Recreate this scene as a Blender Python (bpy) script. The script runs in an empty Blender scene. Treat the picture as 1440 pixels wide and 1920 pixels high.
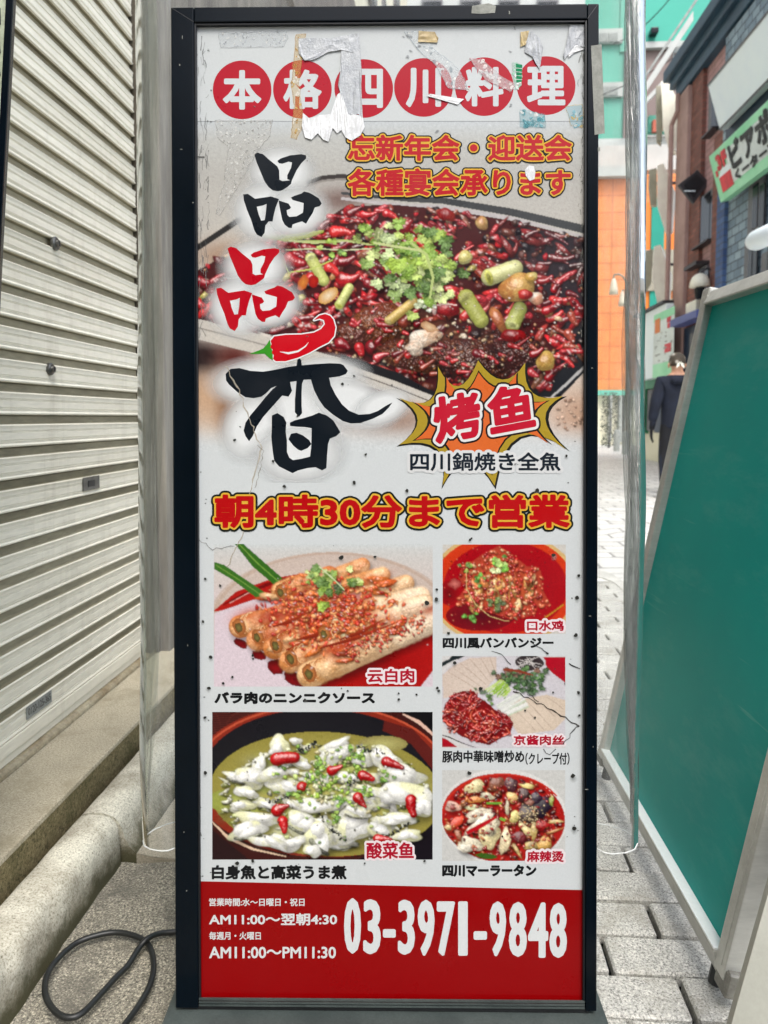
import bpy, bmesh, math, random
import numpy as np
from mathutils import Vector, Matrix, geometry

random.seed(11)
R = math.radians
sc = bpy.context.scene
COL = sc.collection

# ------------------------------------------------------------------ camera
F = 1442.0                       # focal length in photo pixels (1440 x 1920)
CAMH = 0.93
YAW, PITCH = R(3.97), R(4.0)
CYP = 783 + F * math.tan(PITCH)  # row of the principal point
cd = bpy.data.cameras.new('camera')
cam = bpy.data.objects.new('camera', cd)
COL.objects.link(cam)
cam.location = (0, 0, CAMH)
cam.rotation_euler = (R(90) - PITCH, 0, YAW)
cd.sensor_fit = 'VERTICAL'
cd.sensor_height = 24.0
cd.sensor_width = 18.0
cd.lens = 24.0 * F / 1920
cd.shift_y = -(960 - CYP) / 1920
cd.clip_start, cd.clip_end = 0.02, 400
cd.dof.use_dof = True
cd.dof.focus_distance = 1.16
cd.dof.aperture_fstop = 5.0
sc.camera = cam

# ------------------------------------------------------------------ daylight
SUN_EL, SUN_AZ = R(57), R(160)   # high, behind the camera
w = bpy.data.worlds.new('World')
sc.world = w
w.use_nodes = True
wn, wl = w.node_tree.nodes, w.node_tree.links
sky = wn.new('ShaderNodeTexSky')
sky.sky_type = 'NISHITA'
sky.sun_disc = False
sky.sun_elevation = SUN_EL
sky.sun_rotation = SUN_AZ
sky.air_density = 1.0
sky.dust_density = 3.0
hs = wn.new('ShaderNodeHueSaturation')
hs.inputs['Saturation'].default_value = 0.55
wl.new(sky.outputs[0], hs.inputs['Color'])
wl.new(hs.outputs[0], wn['Background'].inputs[0])
wn['Background'].inputs[1].default_value = 0.15
sd = bpy.data.lights.new('sun', 'SUN')
sd.energy = 1.0
sd.angle = R(25)
sd.color = (1, 0.97, 0.92)
sun = bpy.data.objects.new('sun', sd)
COL.objects.link(sun)
sdir = Vector((math.sin(SUN_AZ) * math.cos(SUN_EL), math.cos(SUN_AZ) * math.cos(SUN_EL), math.sin(SUN_EL)))
sun.rotation_euler = (-sdir).to_track_quat('-Z', 'Y').to_euler()
sun.location = (0, -3, 12)
sc.view_settings.view_transform = 'Standard'
sc.view_settings.look = 'None'
sc.view_settings.gamma = 1
sc.view_settings.exposure = 1.2
sc.cycles.transparent_max_bounces = 48
sc.cycles.max_bounces = 10

# ------------------------------------------------------------------ geometry helpers
fw = Vector((-math.sin(YAW) * math.cos(PITCH), math.cos(YAW) * math.cos(PITCH), -math.sin(PITCH)))
rt = Vector((math.cos(YAW), math.sin(YAW), 0))
up = rt.cross(fw)
C0 = Vector((0, 0, CAMH))


def ray(px, py):
    return fw + rt * ((px - 720) / F) - up * ((py - CYP) / F)


def hit(px, py, axis, val):
    d = ray(px, py)
    return C0 + d * ((val - C0[axis]) / d[axis])


def atx(px, py, v): return hit(px, py, 0, v)
def aty(px, py, v): return hit(px, py, 1, v)
def atz(px, py, v=0.0): return hit(px, py, 2, v)


def lin(c):
    c = c / 255.0
    return c / 12.92 if c <= 0.04045 else ((c + 0.055) / 1.055) ** 2.4


def S(r, g, b, k=1.0):
    return (min(lin(r) * k, .92), min(lin(g) * k, .92), min(lin(b) * k, .92))


def tag(o, label=None, cat=None, group=None, kind=None):
    if label: o['label'] = label
    if cat: o['category'] = cat
    if group: o['group'] = group
    if kind: o['kind'] = kind
    return o


def empty(name, loc=(0, 0, 0), label=None, cat=None, group=None):
    o = bpy.data.objects.new(name, None)
    COL.objects.link(o)
    o.location = loc
    o.empty_display_size = .1
    bpy.context.view_layer.update()
    return tag(o, label, cat, group)


def link(name, me, mat=None, parent=None, smooth=False):
    """mesh in world coordinates -> object (kept in place under its parent)"""
    o = bpy.data.objects.new(name, me)
    COL.objects.link(o)
    if mat is not None:
        for m in (mat if isinstance(mat, (list, tuple)) else [mat]):
            me.materials.append(m)
    if smooth:
        for p in me.polygons: p.use_smooth = True
    if parent is not None:
        o.parent = parent
        o.matrix_parent_inverse = MW[parent.name].inverted() if parent.name in MW else Matrix.Translation(-parent.location)
    return o


MW = {}     # world matrices of rotated parents / of parts


class MB:
    def __init__(s): s.v, s.f, s.mi = [], [], []

    def box(s, lo, hi, m=0, M=None):
        n = len(s.v)
        P = [Vector((x, y, z)) for z in (lo[2], hi[2]) for y in (lo[1], hi[1]) for x in (lo[0], hi[0])]
        if M is not None: P = [M @ p for p in P]
        s.v += P
        for q in ((0, 2, 3, 1), (4, 5, 7, 6), (0, 1, 5, 4), (2, 6, 7, 3), (0, 4, 6, 2), (1, 3, 7, 5)):
            s.f.append([n + i for i in q]); s.mi.append(m)
        return s

    def slab(s, pts, off, m=0):
        """polygon pts extruded by vector off"""
        n, k = len(s.v), len(pts)
        off = Vector(off)
        s.v += [Vector(p) for p in pts] + [Vector(p) + off for p in pts]
        s.f.append([n + i for i in range(k)]); s.mi.append(m)
        s.f.append([n + k + i for i in reversed(range(k))]); s.mi.append(m)
        for i in range(k):
            j = (i + 1) % k
            s.f.append([n + i, n + k + i, n + k + j, n + j]); s.mi.append(m)
        return s

    def tube(s, pts, r, seg=8, m=0, closed=False, cap=True):
        pts = [Vector(p) for p in pts]
        rr = r if isinstance(r, (list, tuple)) else [r] * len(pts)
        n0 = len(s.v)
        a = None
        for i, p in enumerate(pts):
            t = (pts[min(i + 1, len(pts) - 1)] - pts[max(i - 1, 0)]).normalized()
            if a is None:
                a = t.orthogonal().normalized()
            a = (a - t * a.dot(t)).normalized()
            b = t.cross(a)
            for k in range(seg):
                an = 2 * math.pi * k / seg
                s.v.append(p + (a * math.cos(an) + b * math.sin(an)) * rr[i])
        for i in range(len(pts) - 1):
            for k in range(seg):
                k2 = (k + 1) % seg
                s.f.append([n0 + i * seg + k, n0 + i * seg + k2, n0 + (i + 1) * seg + k2, n0 + (i + 1) * seg + k]); s.mi.append(m)
        if cap:
            s.f.append([n0 + k for k in reversed(range(seg))]); s.mi.append(m)
            e = n0 + (len(pts) - 1) * seg
            s.f.append([e + k for k in range(seg)]); s.mi.append(m)
        return s

    def prof(s, prof, ax, a0, a1, m=0, cap=True):
        """open/closed profile list of (u,z) swept along axis ax (0=x,1=y)"""
        n, k = len(s.v), len(prof)
        for a in (a0, a1):
            for u, z in prof:
                s.v.append(Vector((u, a, z)) if ax == 1 else Vector((a, u, z)))
        for i in range(k - 1):
            s.f.append([n + i, n + i + 1, n + k + i + 1, n + k + i]); s.mi.append(m)
        return s

    def mesh(s, name, bevel=0, seg=2):
        me = bpy.data.meshes.new(name)
        me.from_pydata([tuple(p) for p in s.v], [], s.f)
        me.polygons.foreach_set('material_index', s.mi)
        bm = bmesh.new(); bm.from_mesh(me)
        bmesh.ops.recalc_face_normals(bm, faces=bm.faces)
        if bevel:
            ed = [e for e in bm.edges if len(e.link_faces) == 2 and e.calc_face_angle(0) > R(30)]
            bmesh.ops.bevel(bm, geom=ed, offset=bevel, segments=seg, profile=.7, affect='EDGES', clamp_overlap=True)
        bm.to_mesh(me); bm.free()
        return me

    def build(s, name, mat, parent=None, bevel=0, smooth=False, seg=2):
        return link(name, s.mesh(name, bevel, seg), mat, parent, smooth)


# ------------------------------------------------------------------ materials
def nt(name):
    m = bpy.data.materials.new(name)
    m.use_nodes = True
    n = m.node_tree.nodes
    return m, n, m.node_tree.links, n['Principled BSDF']


def noise(n, l, scale, detail=4, rough=.6, vec=None, stretch=None, coord='Object'):
    tc = n.new('ShaderNodeTexCoord')
    src = tc.outputs[coord]
    if stretch:
        mp = n.new('ShaderNodeMapping')
        mp.inputs['Scale'].default_value = stretch
        l.new(src, mp.inputs[0]); src = mp.outputs[0]
    t = n.new('ShaderNodeTexNoise')
    t.inputs['Scale'].default_value = scale
    t.inputs['Detail'].default_value = detail
    t.inputs['Roughness'].default_value = rough
    l.new(src, t.inputs['Vector'])
    return t.outputs['Fac']


def ramp(n, l, fac, stops):
    r = n.new('ShaderNodeValToRGB')
    e = r.color_ramp.elements
    while len(e) < len(stops): e.new(.5)
    for i, (p, c) in enumerate(stops):
        e[i].position = p
        e[i].color = (*c, 1) if len(c) == 3 else c
    l.new(fac, r.inputs[0])
    return r.outputs[0]


def mixc(n, l, a, b, fac, mode='MIX'):
    m = n.new('ShaderNodeMix')
    m.data_type = 'RGBA'; m.blend_type = mode
    for sock, v in ((m.inputs[6], a), (m.inputs[7], b), (m.inputs[0], fac)):
        if hasattr(v, 'is_output'): l.new(v, sock)
        elif isinstance(v, (int, float)): sock.default_value = v
        else: sock.default_value = (*v, 1)
    return m.outputs[2]


def mk(name, a, b=None, rough=.6, s1=6, s2=120, fine=.25, bump=.0, bdist=.002, metal=0, stretch=None, spec=.5, coat=0, lo=.35, hi=.65):
    """two-tone noisy surface: a/b patches + fine grain"""
    m, n, l, p = nt(name)
    b = b or tuple(x * .75 for x in a)
    big = noise(n, l, s1, 5, .65, stretch=stretch)
    c = ramp(n, l, big, [(lo, a), (hi, b)])
    f = noise(n, l, s2, 3, .7, stretch=stretch)
    g = ramp(n, l, f, [(.3, (1 - fine,) * 3), (.7, (1 + fine * .6,) * 3)])
    c = mixc(n, l, c, g, 1.0, 'MULTIPLY')
    l.new(c, p.inputs['Base Color'])
    p.inputs['Roughness'].default_value = rough
    p.inputs['Metallic'].default_value = metal
    p.inputs['Specular IOR Level'].default_value = spec
    p.inputs['Coat Weight'].default_value = coat
    if bump:
        bp = n.new('ShaderNodeBump')
        bp.inputs['Strength'].default_value = bump
        bp.inputs['Distance'].default_value = bdist
        l.new(f, bp.inputs['Height'])
        l.new(bp.outputs[0], p.inputs['Normal'])
    return m


def granite(name, base, dark, lite, sc_=260, rough=.8, bump=.25, patch=None):
    m, n, l, p = nt(name)
    f = noise(n, l, sc_, 6, .8)
    c = ramp(n, l, f, [(.40, dark), (.48, base), (.53, base), (.60, lite)])
    big = noise(n, l, 3.0, 5, .6)
    g = ramp(n, l, big, [(.3, (.78,) * 3), (.7, (1.12,) * 3)])
    c = mixc(n, l, c, g, 1.0, 'MULTIPLY')
    if patch:
        mid = noise(n, l, 9, 6, .7)
        k = ramp(n, l, mid, [(.5, (0,) * 3), (.72, (1,) * 3)])
        c = mixc(n, l, c, patch, k)
    l.new(c, p.inputs['Base Color'])
    p.inputs['Roughness'].default_value = rough
    bp = n.new('ShaderNodeBump')
    bp.inputs['Strength'].default_value = bump
    bp.inputs['Distance'].default_value = .003
    l.new(f, bp.inputs['Height']); l.new(bp.outputs[0], p.inputs['Normal'])
    return m


def print_mat(name, rough=.3, fine=.14, alpha=False, coat=.0):
    m, n, l, p = nt(name)
    a = n.new('ShaderNodeVertexColor'); a.layer_name = 'Col'
    f = noise(n, l, 520, 3, .8)
    g = ramp(n, l, f, [(.3, (1 - fine,) * 3), (.7, (1 + fine,) * 3)])
    c = mixc(n, l, a.outputs[0], g, 1.0, 'MULTIPLY')
    l.new(c, p.inputs['Base Color'])
    r2 = noise(n, l, 14, 4, .6)
    rr = ramp(n, l, r2, [(.3, (rough * .7,) * 3), (.75, (rough * 1.5,) * 3)])
    l.new(rr, p.inputs['Roughness'])
    p.inputs['Specular IOR Level'].default_value = .2
    if alpha: l.new(a.outputs[1], p.inputs['Alpha'])
    return m


M = {}
M['print'] = print_mat('printed_film', .32, .05)
M['photo'] = print_mat('printed_photo', .32, .05)
M['soft'] = print_mat('printed_fade', .32, .04, alpha=True)
M['grime'] = print_mat('grime', .7, .3, alpha=True)
M['navy'] = mk('navy_aluminium', S(3, 12, 21), S(1, 8, 15), rough=.2, s1=5, s2=300, fine=.15, spec=.17, metal=.0)
M['navy2'] = mk('navy_lip', S(12, 16, 22), rough=.4)
M['base'] = mk('grey_plastic', S(70, 78, 76), S(52, 60, 59), rough=.55, s1=9, s2=300, fine=.2, bump=.1)
M['dark'] = mk('dark_rubber', S(28, 30, 32), S(18, 20, 22), rough=.5, s1=20)
M['cable'] = mk('cable_rubber', S(34, 36, 35), S(20, 22, 22), rough=.45, s1=30, s2=400)
M['tapefoil'] = mk('silver_tape', S(208, 212, 216, .72), S(178, 183, 190, .72), rough=.4, s1=70, s2=300, fine=.16, metal=.0, bump=.5, bdist=.002)
M['tapewhite'] = mk('peeled_paper', S(222, 224, 226), S(196, 198, 200), rough=.6, s1=40, s2=300, fine=.12)
M['tapetan'] = mk('old_tape', S(190, 170, 122), S(160, 140, 98), rough=.5, s1=40)
M['tapegrey'] = mk('masking_tape', S(138, 140, 132), S(112, 114, 106), rough=.6, s1=40, s2=300, fine=.2)

# ================================================================== GROUND
M['paver'] = granite('granite_paver', S(188, 187, 180, .95), S(108, 107, 101, .85), S(228, 226, 216, 1.0), 270, .85, .4, patch=S(160, 156, 144, .85))
M['joint'] = mk('joint_sand', S(52, 50, 44, .6), S(36, 35, 31, .6), rough=.95, s2=300)
M['agg'] = granite('exposed_aggregate', S(142, 137, 122, .82), S(68, 65, 57, .8), S(212, 204, 182, .9), 250, .9, .8, patch=S(104, 100, 90, .75))
M['conc'] = granite('smooth_concrete', S(178, 170, 150, .85), S(140, 132, 114, .8), S(200, 192, 172, .85), 300, .9, .15, patch=S(146, 138, 116, .8))
M['kerb'] = granite('kerb_concrete', S(196, 190, 170, .66), S(128, 122, 104, .62), S(226, 220, 200, .7), 260, .88, .35)


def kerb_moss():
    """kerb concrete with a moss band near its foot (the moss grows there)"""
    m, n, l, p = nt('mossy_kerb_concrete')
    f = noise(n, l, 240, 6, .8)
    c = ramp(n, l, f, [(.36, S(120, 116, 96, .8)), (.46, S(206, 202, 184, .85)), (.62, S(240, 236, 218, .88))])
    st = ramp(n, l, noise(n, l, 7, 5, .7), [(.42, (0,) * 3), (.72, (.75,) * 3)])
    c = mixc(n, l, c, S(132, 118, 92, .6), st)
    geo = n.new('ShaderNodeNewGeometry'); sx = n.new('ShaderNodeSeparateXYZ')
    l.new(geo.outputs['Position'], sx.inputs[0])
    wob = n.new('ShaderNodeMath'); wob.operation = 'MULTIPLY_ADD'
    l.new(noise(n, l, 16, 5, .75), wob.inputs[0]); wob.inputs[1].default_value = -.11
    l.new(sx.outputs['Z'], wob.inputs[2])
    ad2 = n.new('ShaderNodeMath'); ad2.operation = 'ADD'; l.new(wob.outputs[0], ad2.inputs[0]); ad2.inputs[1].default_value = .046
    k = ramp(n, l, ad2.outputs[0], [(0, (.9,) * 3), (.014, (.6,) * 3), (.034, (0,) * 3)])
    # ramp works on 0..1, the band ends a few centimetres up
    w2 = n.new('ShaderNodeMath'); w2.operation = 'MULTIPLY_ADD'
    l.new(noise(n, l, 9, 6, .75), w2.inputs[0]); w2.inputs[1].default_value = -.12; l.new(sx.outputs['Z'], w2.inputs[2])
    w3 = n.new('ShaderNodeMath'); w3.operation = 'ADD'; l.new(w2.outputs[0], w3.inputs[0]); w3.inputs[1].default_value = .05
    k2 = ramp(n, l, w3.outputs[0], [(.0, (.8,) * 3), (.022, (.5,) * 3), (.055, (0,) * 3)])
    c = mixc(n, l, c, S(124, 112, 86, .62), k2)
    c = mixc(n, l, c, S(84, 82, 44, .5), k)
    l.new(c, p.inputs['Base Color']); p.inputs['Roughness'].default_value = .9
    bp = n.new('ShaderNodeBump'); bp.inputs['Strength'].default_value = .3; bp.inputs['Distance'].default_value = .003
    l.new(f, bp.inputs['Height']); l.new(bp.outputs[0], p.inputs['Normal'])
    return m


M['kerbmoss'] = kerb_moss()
M['step'] = granite('step_concrete', S(190, 180, 156, .85), S(142, 132, 110, .8), S(214, 204, 180, .86), 240, .85, .2, patch=S(160, 150, 124, .8))
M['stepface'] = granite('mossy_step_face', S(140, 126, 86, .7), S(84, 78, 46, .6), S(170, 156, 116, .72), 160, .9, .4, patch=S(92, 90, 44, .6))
M['water'] = mk('wet_channel', S(96, 100, 98, .5), S(44, 46, 44, .5), rough=.12, s1=26, s2=200, fine=.3, spec=.7)
M['fan'] = granite('fan_paving', S(178, 178, 174, .62), S(120, 120, 118, .6), S(206, 206, 202, .62), 60, .8, .2)
M['whitestrip'] = mk('white_kerbstone', S(226, 224, 216, .8), S(204, 202, 194, .8), rough=.8)

KJ = atz(640 / 3, 1612).y          # distance of the kerb joint
# big ground sheet to the horizon
MB().slab([(-60, -20, -.03), (90, -20, -.03), (90, 160, -.03), (-60, 160, -.03)], (0, 0, -.1)).build('ground', M['joint']).__setitem__('kind', 'structure')
# exposed aggregate strip the sign stands on
bm = bmesh.new()
nx, ny = 26, 60
g = [[None] * (nx + 1) for _ in range(ny + 1)]
rg = random.Random(4)
for j in range(ny + 1):
    for i in range(nx + 1):
        x = -.70 + .66 * i / nx; y = -.6 + (KJ + .6) * j / ny
        z = .004 * math.sin(x * 9 + y * 4) + .003 * math.sin(y * 13 - x * 5) + rg.uniform(-.0022, .0022)
        g[j][i] = bm.verts.new((x, y, z - .004))
for j in range(ny):
    for i in range(nx): bm.faces.new((g[j][i], g[j][i + 1], g[j + 1][i + 1], g[j + 1][i]))
me = bpy.data.meshes.new('gutter_apron'); bm.to_mesh(me); bm.free()
tag(link('gutter_apron', me, M['agg'], smooth=True), kind='structure')
# smooth concrete strip beyond the joint, swept up to the kerb
pk = [(-.7505, -.03), (-.7505, .05), (-.749, .089), (-.742, .0955), (-.725, .0985), (-.705, .099), (-.690, .0965), (-.677, .0905), (-.667, .079), (-.660, .062), (-.654, .044), (-.645, .026), (-.630, .012), (-.6297, -.03)]
pf = [(-.6296, .0115), (-.60, .0055), (-.56, .0025), (-.3, .0015), (-.045, .001)]
mb = MB().prof(pf, 1, KJ + .006, 24)
mb.slab([(u, KJ + .006, z) for u, z in pf] + [(-.045, KJ + .006, -.03), (-.6296, KJ + .006, -.03)], (0, .004, 0))
tag(mb.build('concrete_strip', M['conc'], smooth=False), kind='structure')
# pavers, each a bevelled block
PX, PY = .213, .0985
y0 = atz(1150, 1749).y; x0 = atz(1254, 1790).x
mb = MB()
rg = random.Random(8)
j = -5
while y0 + j * PY < 4.4:
    for i in range(-8, 13):
        xa = x0 + (i + (0 if j % 2 == 0 else .5)) * PX
        if xa + PX < -.05: continue
        xl, xh = max(xa, -.045) + .0042, xa + PX - .0042
        if xh - xl < .02: continue
        dz = rg.uniform(-.0025, .0015)
        mb.box((xl, y0 + j * PY + .0042, -.028), (xh, y0 + (j + 1) * PY - .0042, dz))
    j += 1
YP = y0 + j * PY
tag(mb.build('street_paving', M['paver'], bevel=.004, seg=1), kind='structure')


def fan_mat():
    m, n, l, p = nt('grey_sett_paving')
    tc = n.new('ShaderNodeTexCoord')
    mp = n.new('ShaderNodeMapping'); l.new(tc.outputs['Object'], mp.inputs[0])
    wv = noise(n, l, .9, 2, .5)
    ad = n.new('ShaderNodeVectorMath'); ad.operation = 'ADD'
    cx = n.new('ShaderNodeCombineXYZ'); l.new(wv, cx.inputs[1])
    l.new(mp.outputs[0], ad.inputs[0]); l.new(cx.outputs[0], ad.inputs[1])
    br = n.new('ShaderNodeTexBrick')
    l.new(ad.outputs[0], br.inputs['Vector'])
    br.inputs['Color1'].default_value = (*S(222, 221, 216, 1.0), 1)
    br.inputs['Color2'].default_value = (*S(198, 197, 192, 1.0), 1)
    br.inputs['Mortar'].default_value = (*S(150, 149, 145, .9), 1)
    br.inputs['Scale'].default_value = 1
    br.inputs['Brick Width'].default_value = .34
    br.inputs['Row Height'].default_value = .2
    br.inputs['Mortar Size'].default_value = .012
    l.new(br.outputs[0], p.inputs['Base Color'])
    p.inputs['Roughness'].default_value = .6
    return m


mb = MB()
mb.slab([(-.04, YP + .004, -.002), (20, YP + .004, -.002), (20, 70, -.002), (-.04, 70, -.002)], (0, 0, -.02))
mb.slab([(2.72, -3, -.002), (20, -3, -.002), (20, YP + .003, -.002), (2.72, YP + .003, -.002)], (0, 0, -.02))
tag(mb.build('road', fan_mat()), kind='structure')
# pale curved kerbstone line across the paving
pa = [atz(x, y, .004) for x, y in ((1095, 1064), (1130, 1070), (1150, 1077), (1168, 1089), (1182, 1103), (1200, 1124))]
pb = [atz(x, y, .004) for x, y in ((1095, 1076), (1130, 1083), (1150, 1091), (1165, 1103), (1176, 1116), (1190, 1135))]
mb = MB()
for i in range(len(pa) - 1):
    mb.slab([pa[i], pa[i + 1], pb[i + 1], pb[i]], (0, 0, -.006))
tag(mb.build('white_kerbstone_line', M['whitestrip']), kind='structure')

# ------------------------------------------------------------------ kerb, channel
kp = [(-.658, -.02), (-.659, .015), (-.662, .05), (-.665, .072), (-.670, .085), (-.678, .0935), (-.690, .098), (-.705, .0995), (-.725, .099), (-.742, .096), (-.7495, .089), (-.7505, .05)]
from mathutils import noise as mnoise


def worn_kerb(pf_, ya, yb_, step=.012):
    """kerb block with a pitted, slightly uneven worn surface and chipped top edge"""
    bm = bmesh.new(); rows_ = []
    n_ = int((yb_ - ya) / step)
    # refine the profile
    P = []
    for (u0, z0), (u1, z1) in zip(pf_, pf_[1:]):
        m_ = max(1, int(math.hypot(u1 - u0, z1 - z0) / .008))
        P += [(u0 + (u1 - u0) * t / m_, z0 + (z1 - z0) * t / m_) for t in range(m_)]
    P.append(pf_[-1])
    for k in range(n_ + 1):
        y = ya + (yb_ - ya) * k / n_
        row = []
        for u, z in P:
            d1 = mnoise.noise(Vector((u * 18, y * 18, z * 18))) * .0022 + mnoise.noise(Vector((u * 60, y * 60, z * 60))) * .0010
            chip = max(0, mnoise.noise(Vector((u * 9 + 5, y * 14, z * 9))) - .28) * .013 * (1 if z > .07 and u > -.70 else 0)
            dd_ = d1 - chip
            row.append(bm.verts.new((u + dd_ * (1 if u > -.69 else .1), y, z + dd_ * (1 if z > .06 else .1))))
        rows_.append(row)
    for k in range(n_):
        for c_ in range(len(P) - 1): bm.faces.new((rows_[k][c_], rows_[k][c_ + 1], rows_[k + 1][c_ + 1], rows_[k + 1][c_]))
    for rw in (rows_[0], rows_[-1]):
        b_ = [bm.verts.new(v.co) for v in rw]; bm.faces.new(b_)
    bmesh.ops.recalc_face_normals(bm, faces=bm.faces)
    me = bpy.data.meshes.new('kerb'); bm.to_mesh(me); bm.free()
    for p_ in me.polygons: p_.use_smooth = len(p_.vertices) == 4
    return tag(link('kerb', me, M['kerbmoss']), kind='structure')


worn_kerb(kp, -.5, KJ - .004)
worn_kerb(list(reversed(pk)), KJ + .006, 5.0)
mb = MB().slab([(-.751, -1, .066), (-.7645, -1, .066), (-.7645, 24, .066), (-.751, 24, .066)], (0, 0, -.05))
mb.slab([(-.7505, KJ, .0665), (-.7405, KJ, .0665), (-.7405, 24, .0665), (-.7505, 24, .0665)], (0, 0, -.05))
tag(mb.build('drain_channel', M['water']), kind='structure')

# ================================================================== LEFT BUILDING
def slat_mat():
    m, n, l, p = nt('weathered_shutter_paint')
    big = noise(n, l, 3.5, 5, .65, stretch=(1, .15, 1))
    c = ramp(n, l, big, [(.35, S(240, 236, 220, 1.0)), (.65, S(222, 217, 199, .98))])
    f = ramp(n, l, noise(n, l, 150, 4, .75, stretch=(1, .1, 1)), [(.3, (.86,) * 3), (.7, (1.06,) * 3)])
    c = mixc(n, l, c, f, 1.0, 'MULTIPLY')
    run = ramp(n, l, noise(n, l, 11, 6, .75, stretch=(1, 1, .16)), [(.54, (0,) * 3), (.8, (.34,) * 3)])      # dried drip runs
    c = mixc(n, l, c, S(150, 136, 112, .8), run)
    blot = ramp(n, l, noise(n, l, 26, 6, .8), [(.69, (0,) * 3), (.77, (.5,) * 3)])
    c = mixc(n, l, c, S(96, 84, 66, .7), blot)
    l.new(c, p.inputs['Base Color']); p.inputs['Roughness'].default_value = .42
    return m


M['slat'] = slat_mat()
M['groove'] = mk('shutter_recess_olive', S(176, 168, 142, .85), S(142, 134, 106, .8), rough=.6, s1=5, s2=90, fine=.25, stretch=(1, .15, 1))  # recessed strips in a darker olive than the slat faces
M['guide'] = mk('guide_rail_steel', S(120, 112, 98, .7), S(86, 78, 66, .65), rough=.5, s1=5, metal=.3)
M['pillar'] = mk('stained_grey_pillar', S(150, 144, 132, .8), S(104, 98, 90, .75), rough=.75, s1=7, s2=60, fine=.3, stretch=(1, 1, .12), bump=.15)
M['steel'] = mk('worn_steel', S(120, 120, 116), S(74, 74, 72), rough=.35, s1=60, metal=.7)
M['wallup'] = mk('grey_wall', S(150, 142, 132, .65), S(122, 114, 106, .6), rough=.85, s1=2.5, bump=.1)

XS = -.95
shop = empty('shop_building', (XS, 2, 0), 'shuttered shop front with cream ribbed roller shutter and concrete doorstep', 'building')
YE = 2.40            # far end of the shutter
PIT = .0721
zb = .215
mb = MB()
zt = 3.3
k = 0
z = zb
prof = []
while z < zt:
    # one slat: flat ribbed face with fine grooves, then a recessed strip
    h = PIT
    pr = [(0, .0), (.0052, .0015), (.006, .0045), (.003, .0085), (.004, .0115), (.0024, .0125), (.004, .0137), (.0024, .0152), (.004, .0167), (.004, .0315), (.0024, .0327), (.004, .0340), (.0024, .0355), (.004, .0367), (.0045, .0430), (.0058, .047), (.0062, .0485), (.003, .0510), (-.004, .0525), (-.006, .0545), (-.006, .0694), (-.010, .0699), (-.010, .0708), (0, .0721)]
    for u, dz in pr[:-1]: prof.append((XS + u, z + dz))
    NP = len(pr) - 1
    z += PIT
n0 = len(prof)
mb.prof(prof, 1, -1.2, YE)
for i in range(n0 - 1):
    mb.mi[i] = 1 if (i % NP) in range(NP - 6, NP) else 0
me = mb.mesh('roller_shutter')
sh = link('roller_shutter', me, [M['slat'], M['groove']], shop)
# bottom rail
mb = MB().box((XS - .012, -1.2, .185), (XS + .008, YE, .2145)).box((XS - .01, -1.2, .165), (XS + .004, YE, .184))
mb.build('bottom_rail', M['slat'], shop, bevel=.002)
# guide rail and the dark slot beside it
mb = MB().box((XS - .03, YE + .004, .15), (XS + .018, YE + .05, 3.3)).box((XS - .03, YE + .05, .15), (XS + .03, YE + .07, 3.3))
mb.build('guide_rail', M['guide'], shop, bevel=.002)
# pillar beyond
mb = MB().box((XS - .3, YE + .0705, .1), (XS + .06, YE + .62, 3.4)).box((XS - .3, YE + .622, .1), (XS + .045, 9.0, 3.4))
mb.build('pillar', M['pillar'], shop, bevel=.006)
MB().box((XS - .4, -1.6, 3.401), (XS + .08, 9.0, 5.2)).build('upper_wall', M['wallup'], shop)
MB().box((XS - .4, -1.6, .1), (XS - .031, YE + .07, 3.4)).build('wall', M['wallup'], shop)
# door sill, threshold angle, step
mb = MB().prof([(XS - .03, .164), (XS + .012, .164), (XS + .02, .158), (XS + .022, .1515)], 1, -1.2, YE + .07)
mb.build('threshold_strip', mk('painted_sill', S(206, 198, 170, .7), S(150, 128, 92, .6), rough=.6, s1=8, s2=80, fine=.3), shop)
mb = MB().box((XS - .03, -1.3, .05), (-.7655, 9, .150))
st = mb.build('doorstep', M['step'], shop, bevel=.006)
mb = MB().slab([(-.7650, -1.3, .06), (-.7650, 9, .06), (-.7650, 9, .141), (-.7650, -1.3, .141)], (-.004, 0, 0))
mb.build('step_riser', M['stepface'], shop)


def lock(px, py, r, kind):
    p = atx(px, py, XS + .004)
    mb = MB()
    if kind == 'plate':
        a, b = atx(155, 896, XS + .006), atx(186, 915, XS + .006)
        o = MB().box((XS + .0035, min(a.y, b.y), min(a.z, b.z)), (XS + .008, max(a.y, b.y), max(a.z, b.z))).build('pull_plate', M['steel'], sh, bevel=.002)
        yy, zz = (a.y + b.y) / 2, (a.z + b.z) / 2
        MB().box((XS + .0081, yy - .022, zz - .009), (XS + .0095, yy + .016, zz + .008)).build('finger_recess', M['dark'], o)
        return
    mb.tube([(XS + .003, p.y, p.z), (XS + .010, p.y, p.z), (XS + .013, p.y, p.z)], [r, r, r * .8], 20)
    mb.tube([(XS + .0131, p.y, p.z), (XS + .018, p.y, p.z)], [r * .55, r * .5], 12)
    o = mb.build('shutter_lock', M['steel'], sh)
    MB().box((XS + .0181, p.y - .0015, p.z - r * .35), (XS + .0186, p.y + .0015, p.z + r * .35)).build('keyhole', M['dark'], o)


lock(101, 457, .017, 'lock')
lock(92, 692, .015, 'lock')
lock(0, 0, 0, 'plate')

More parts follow.
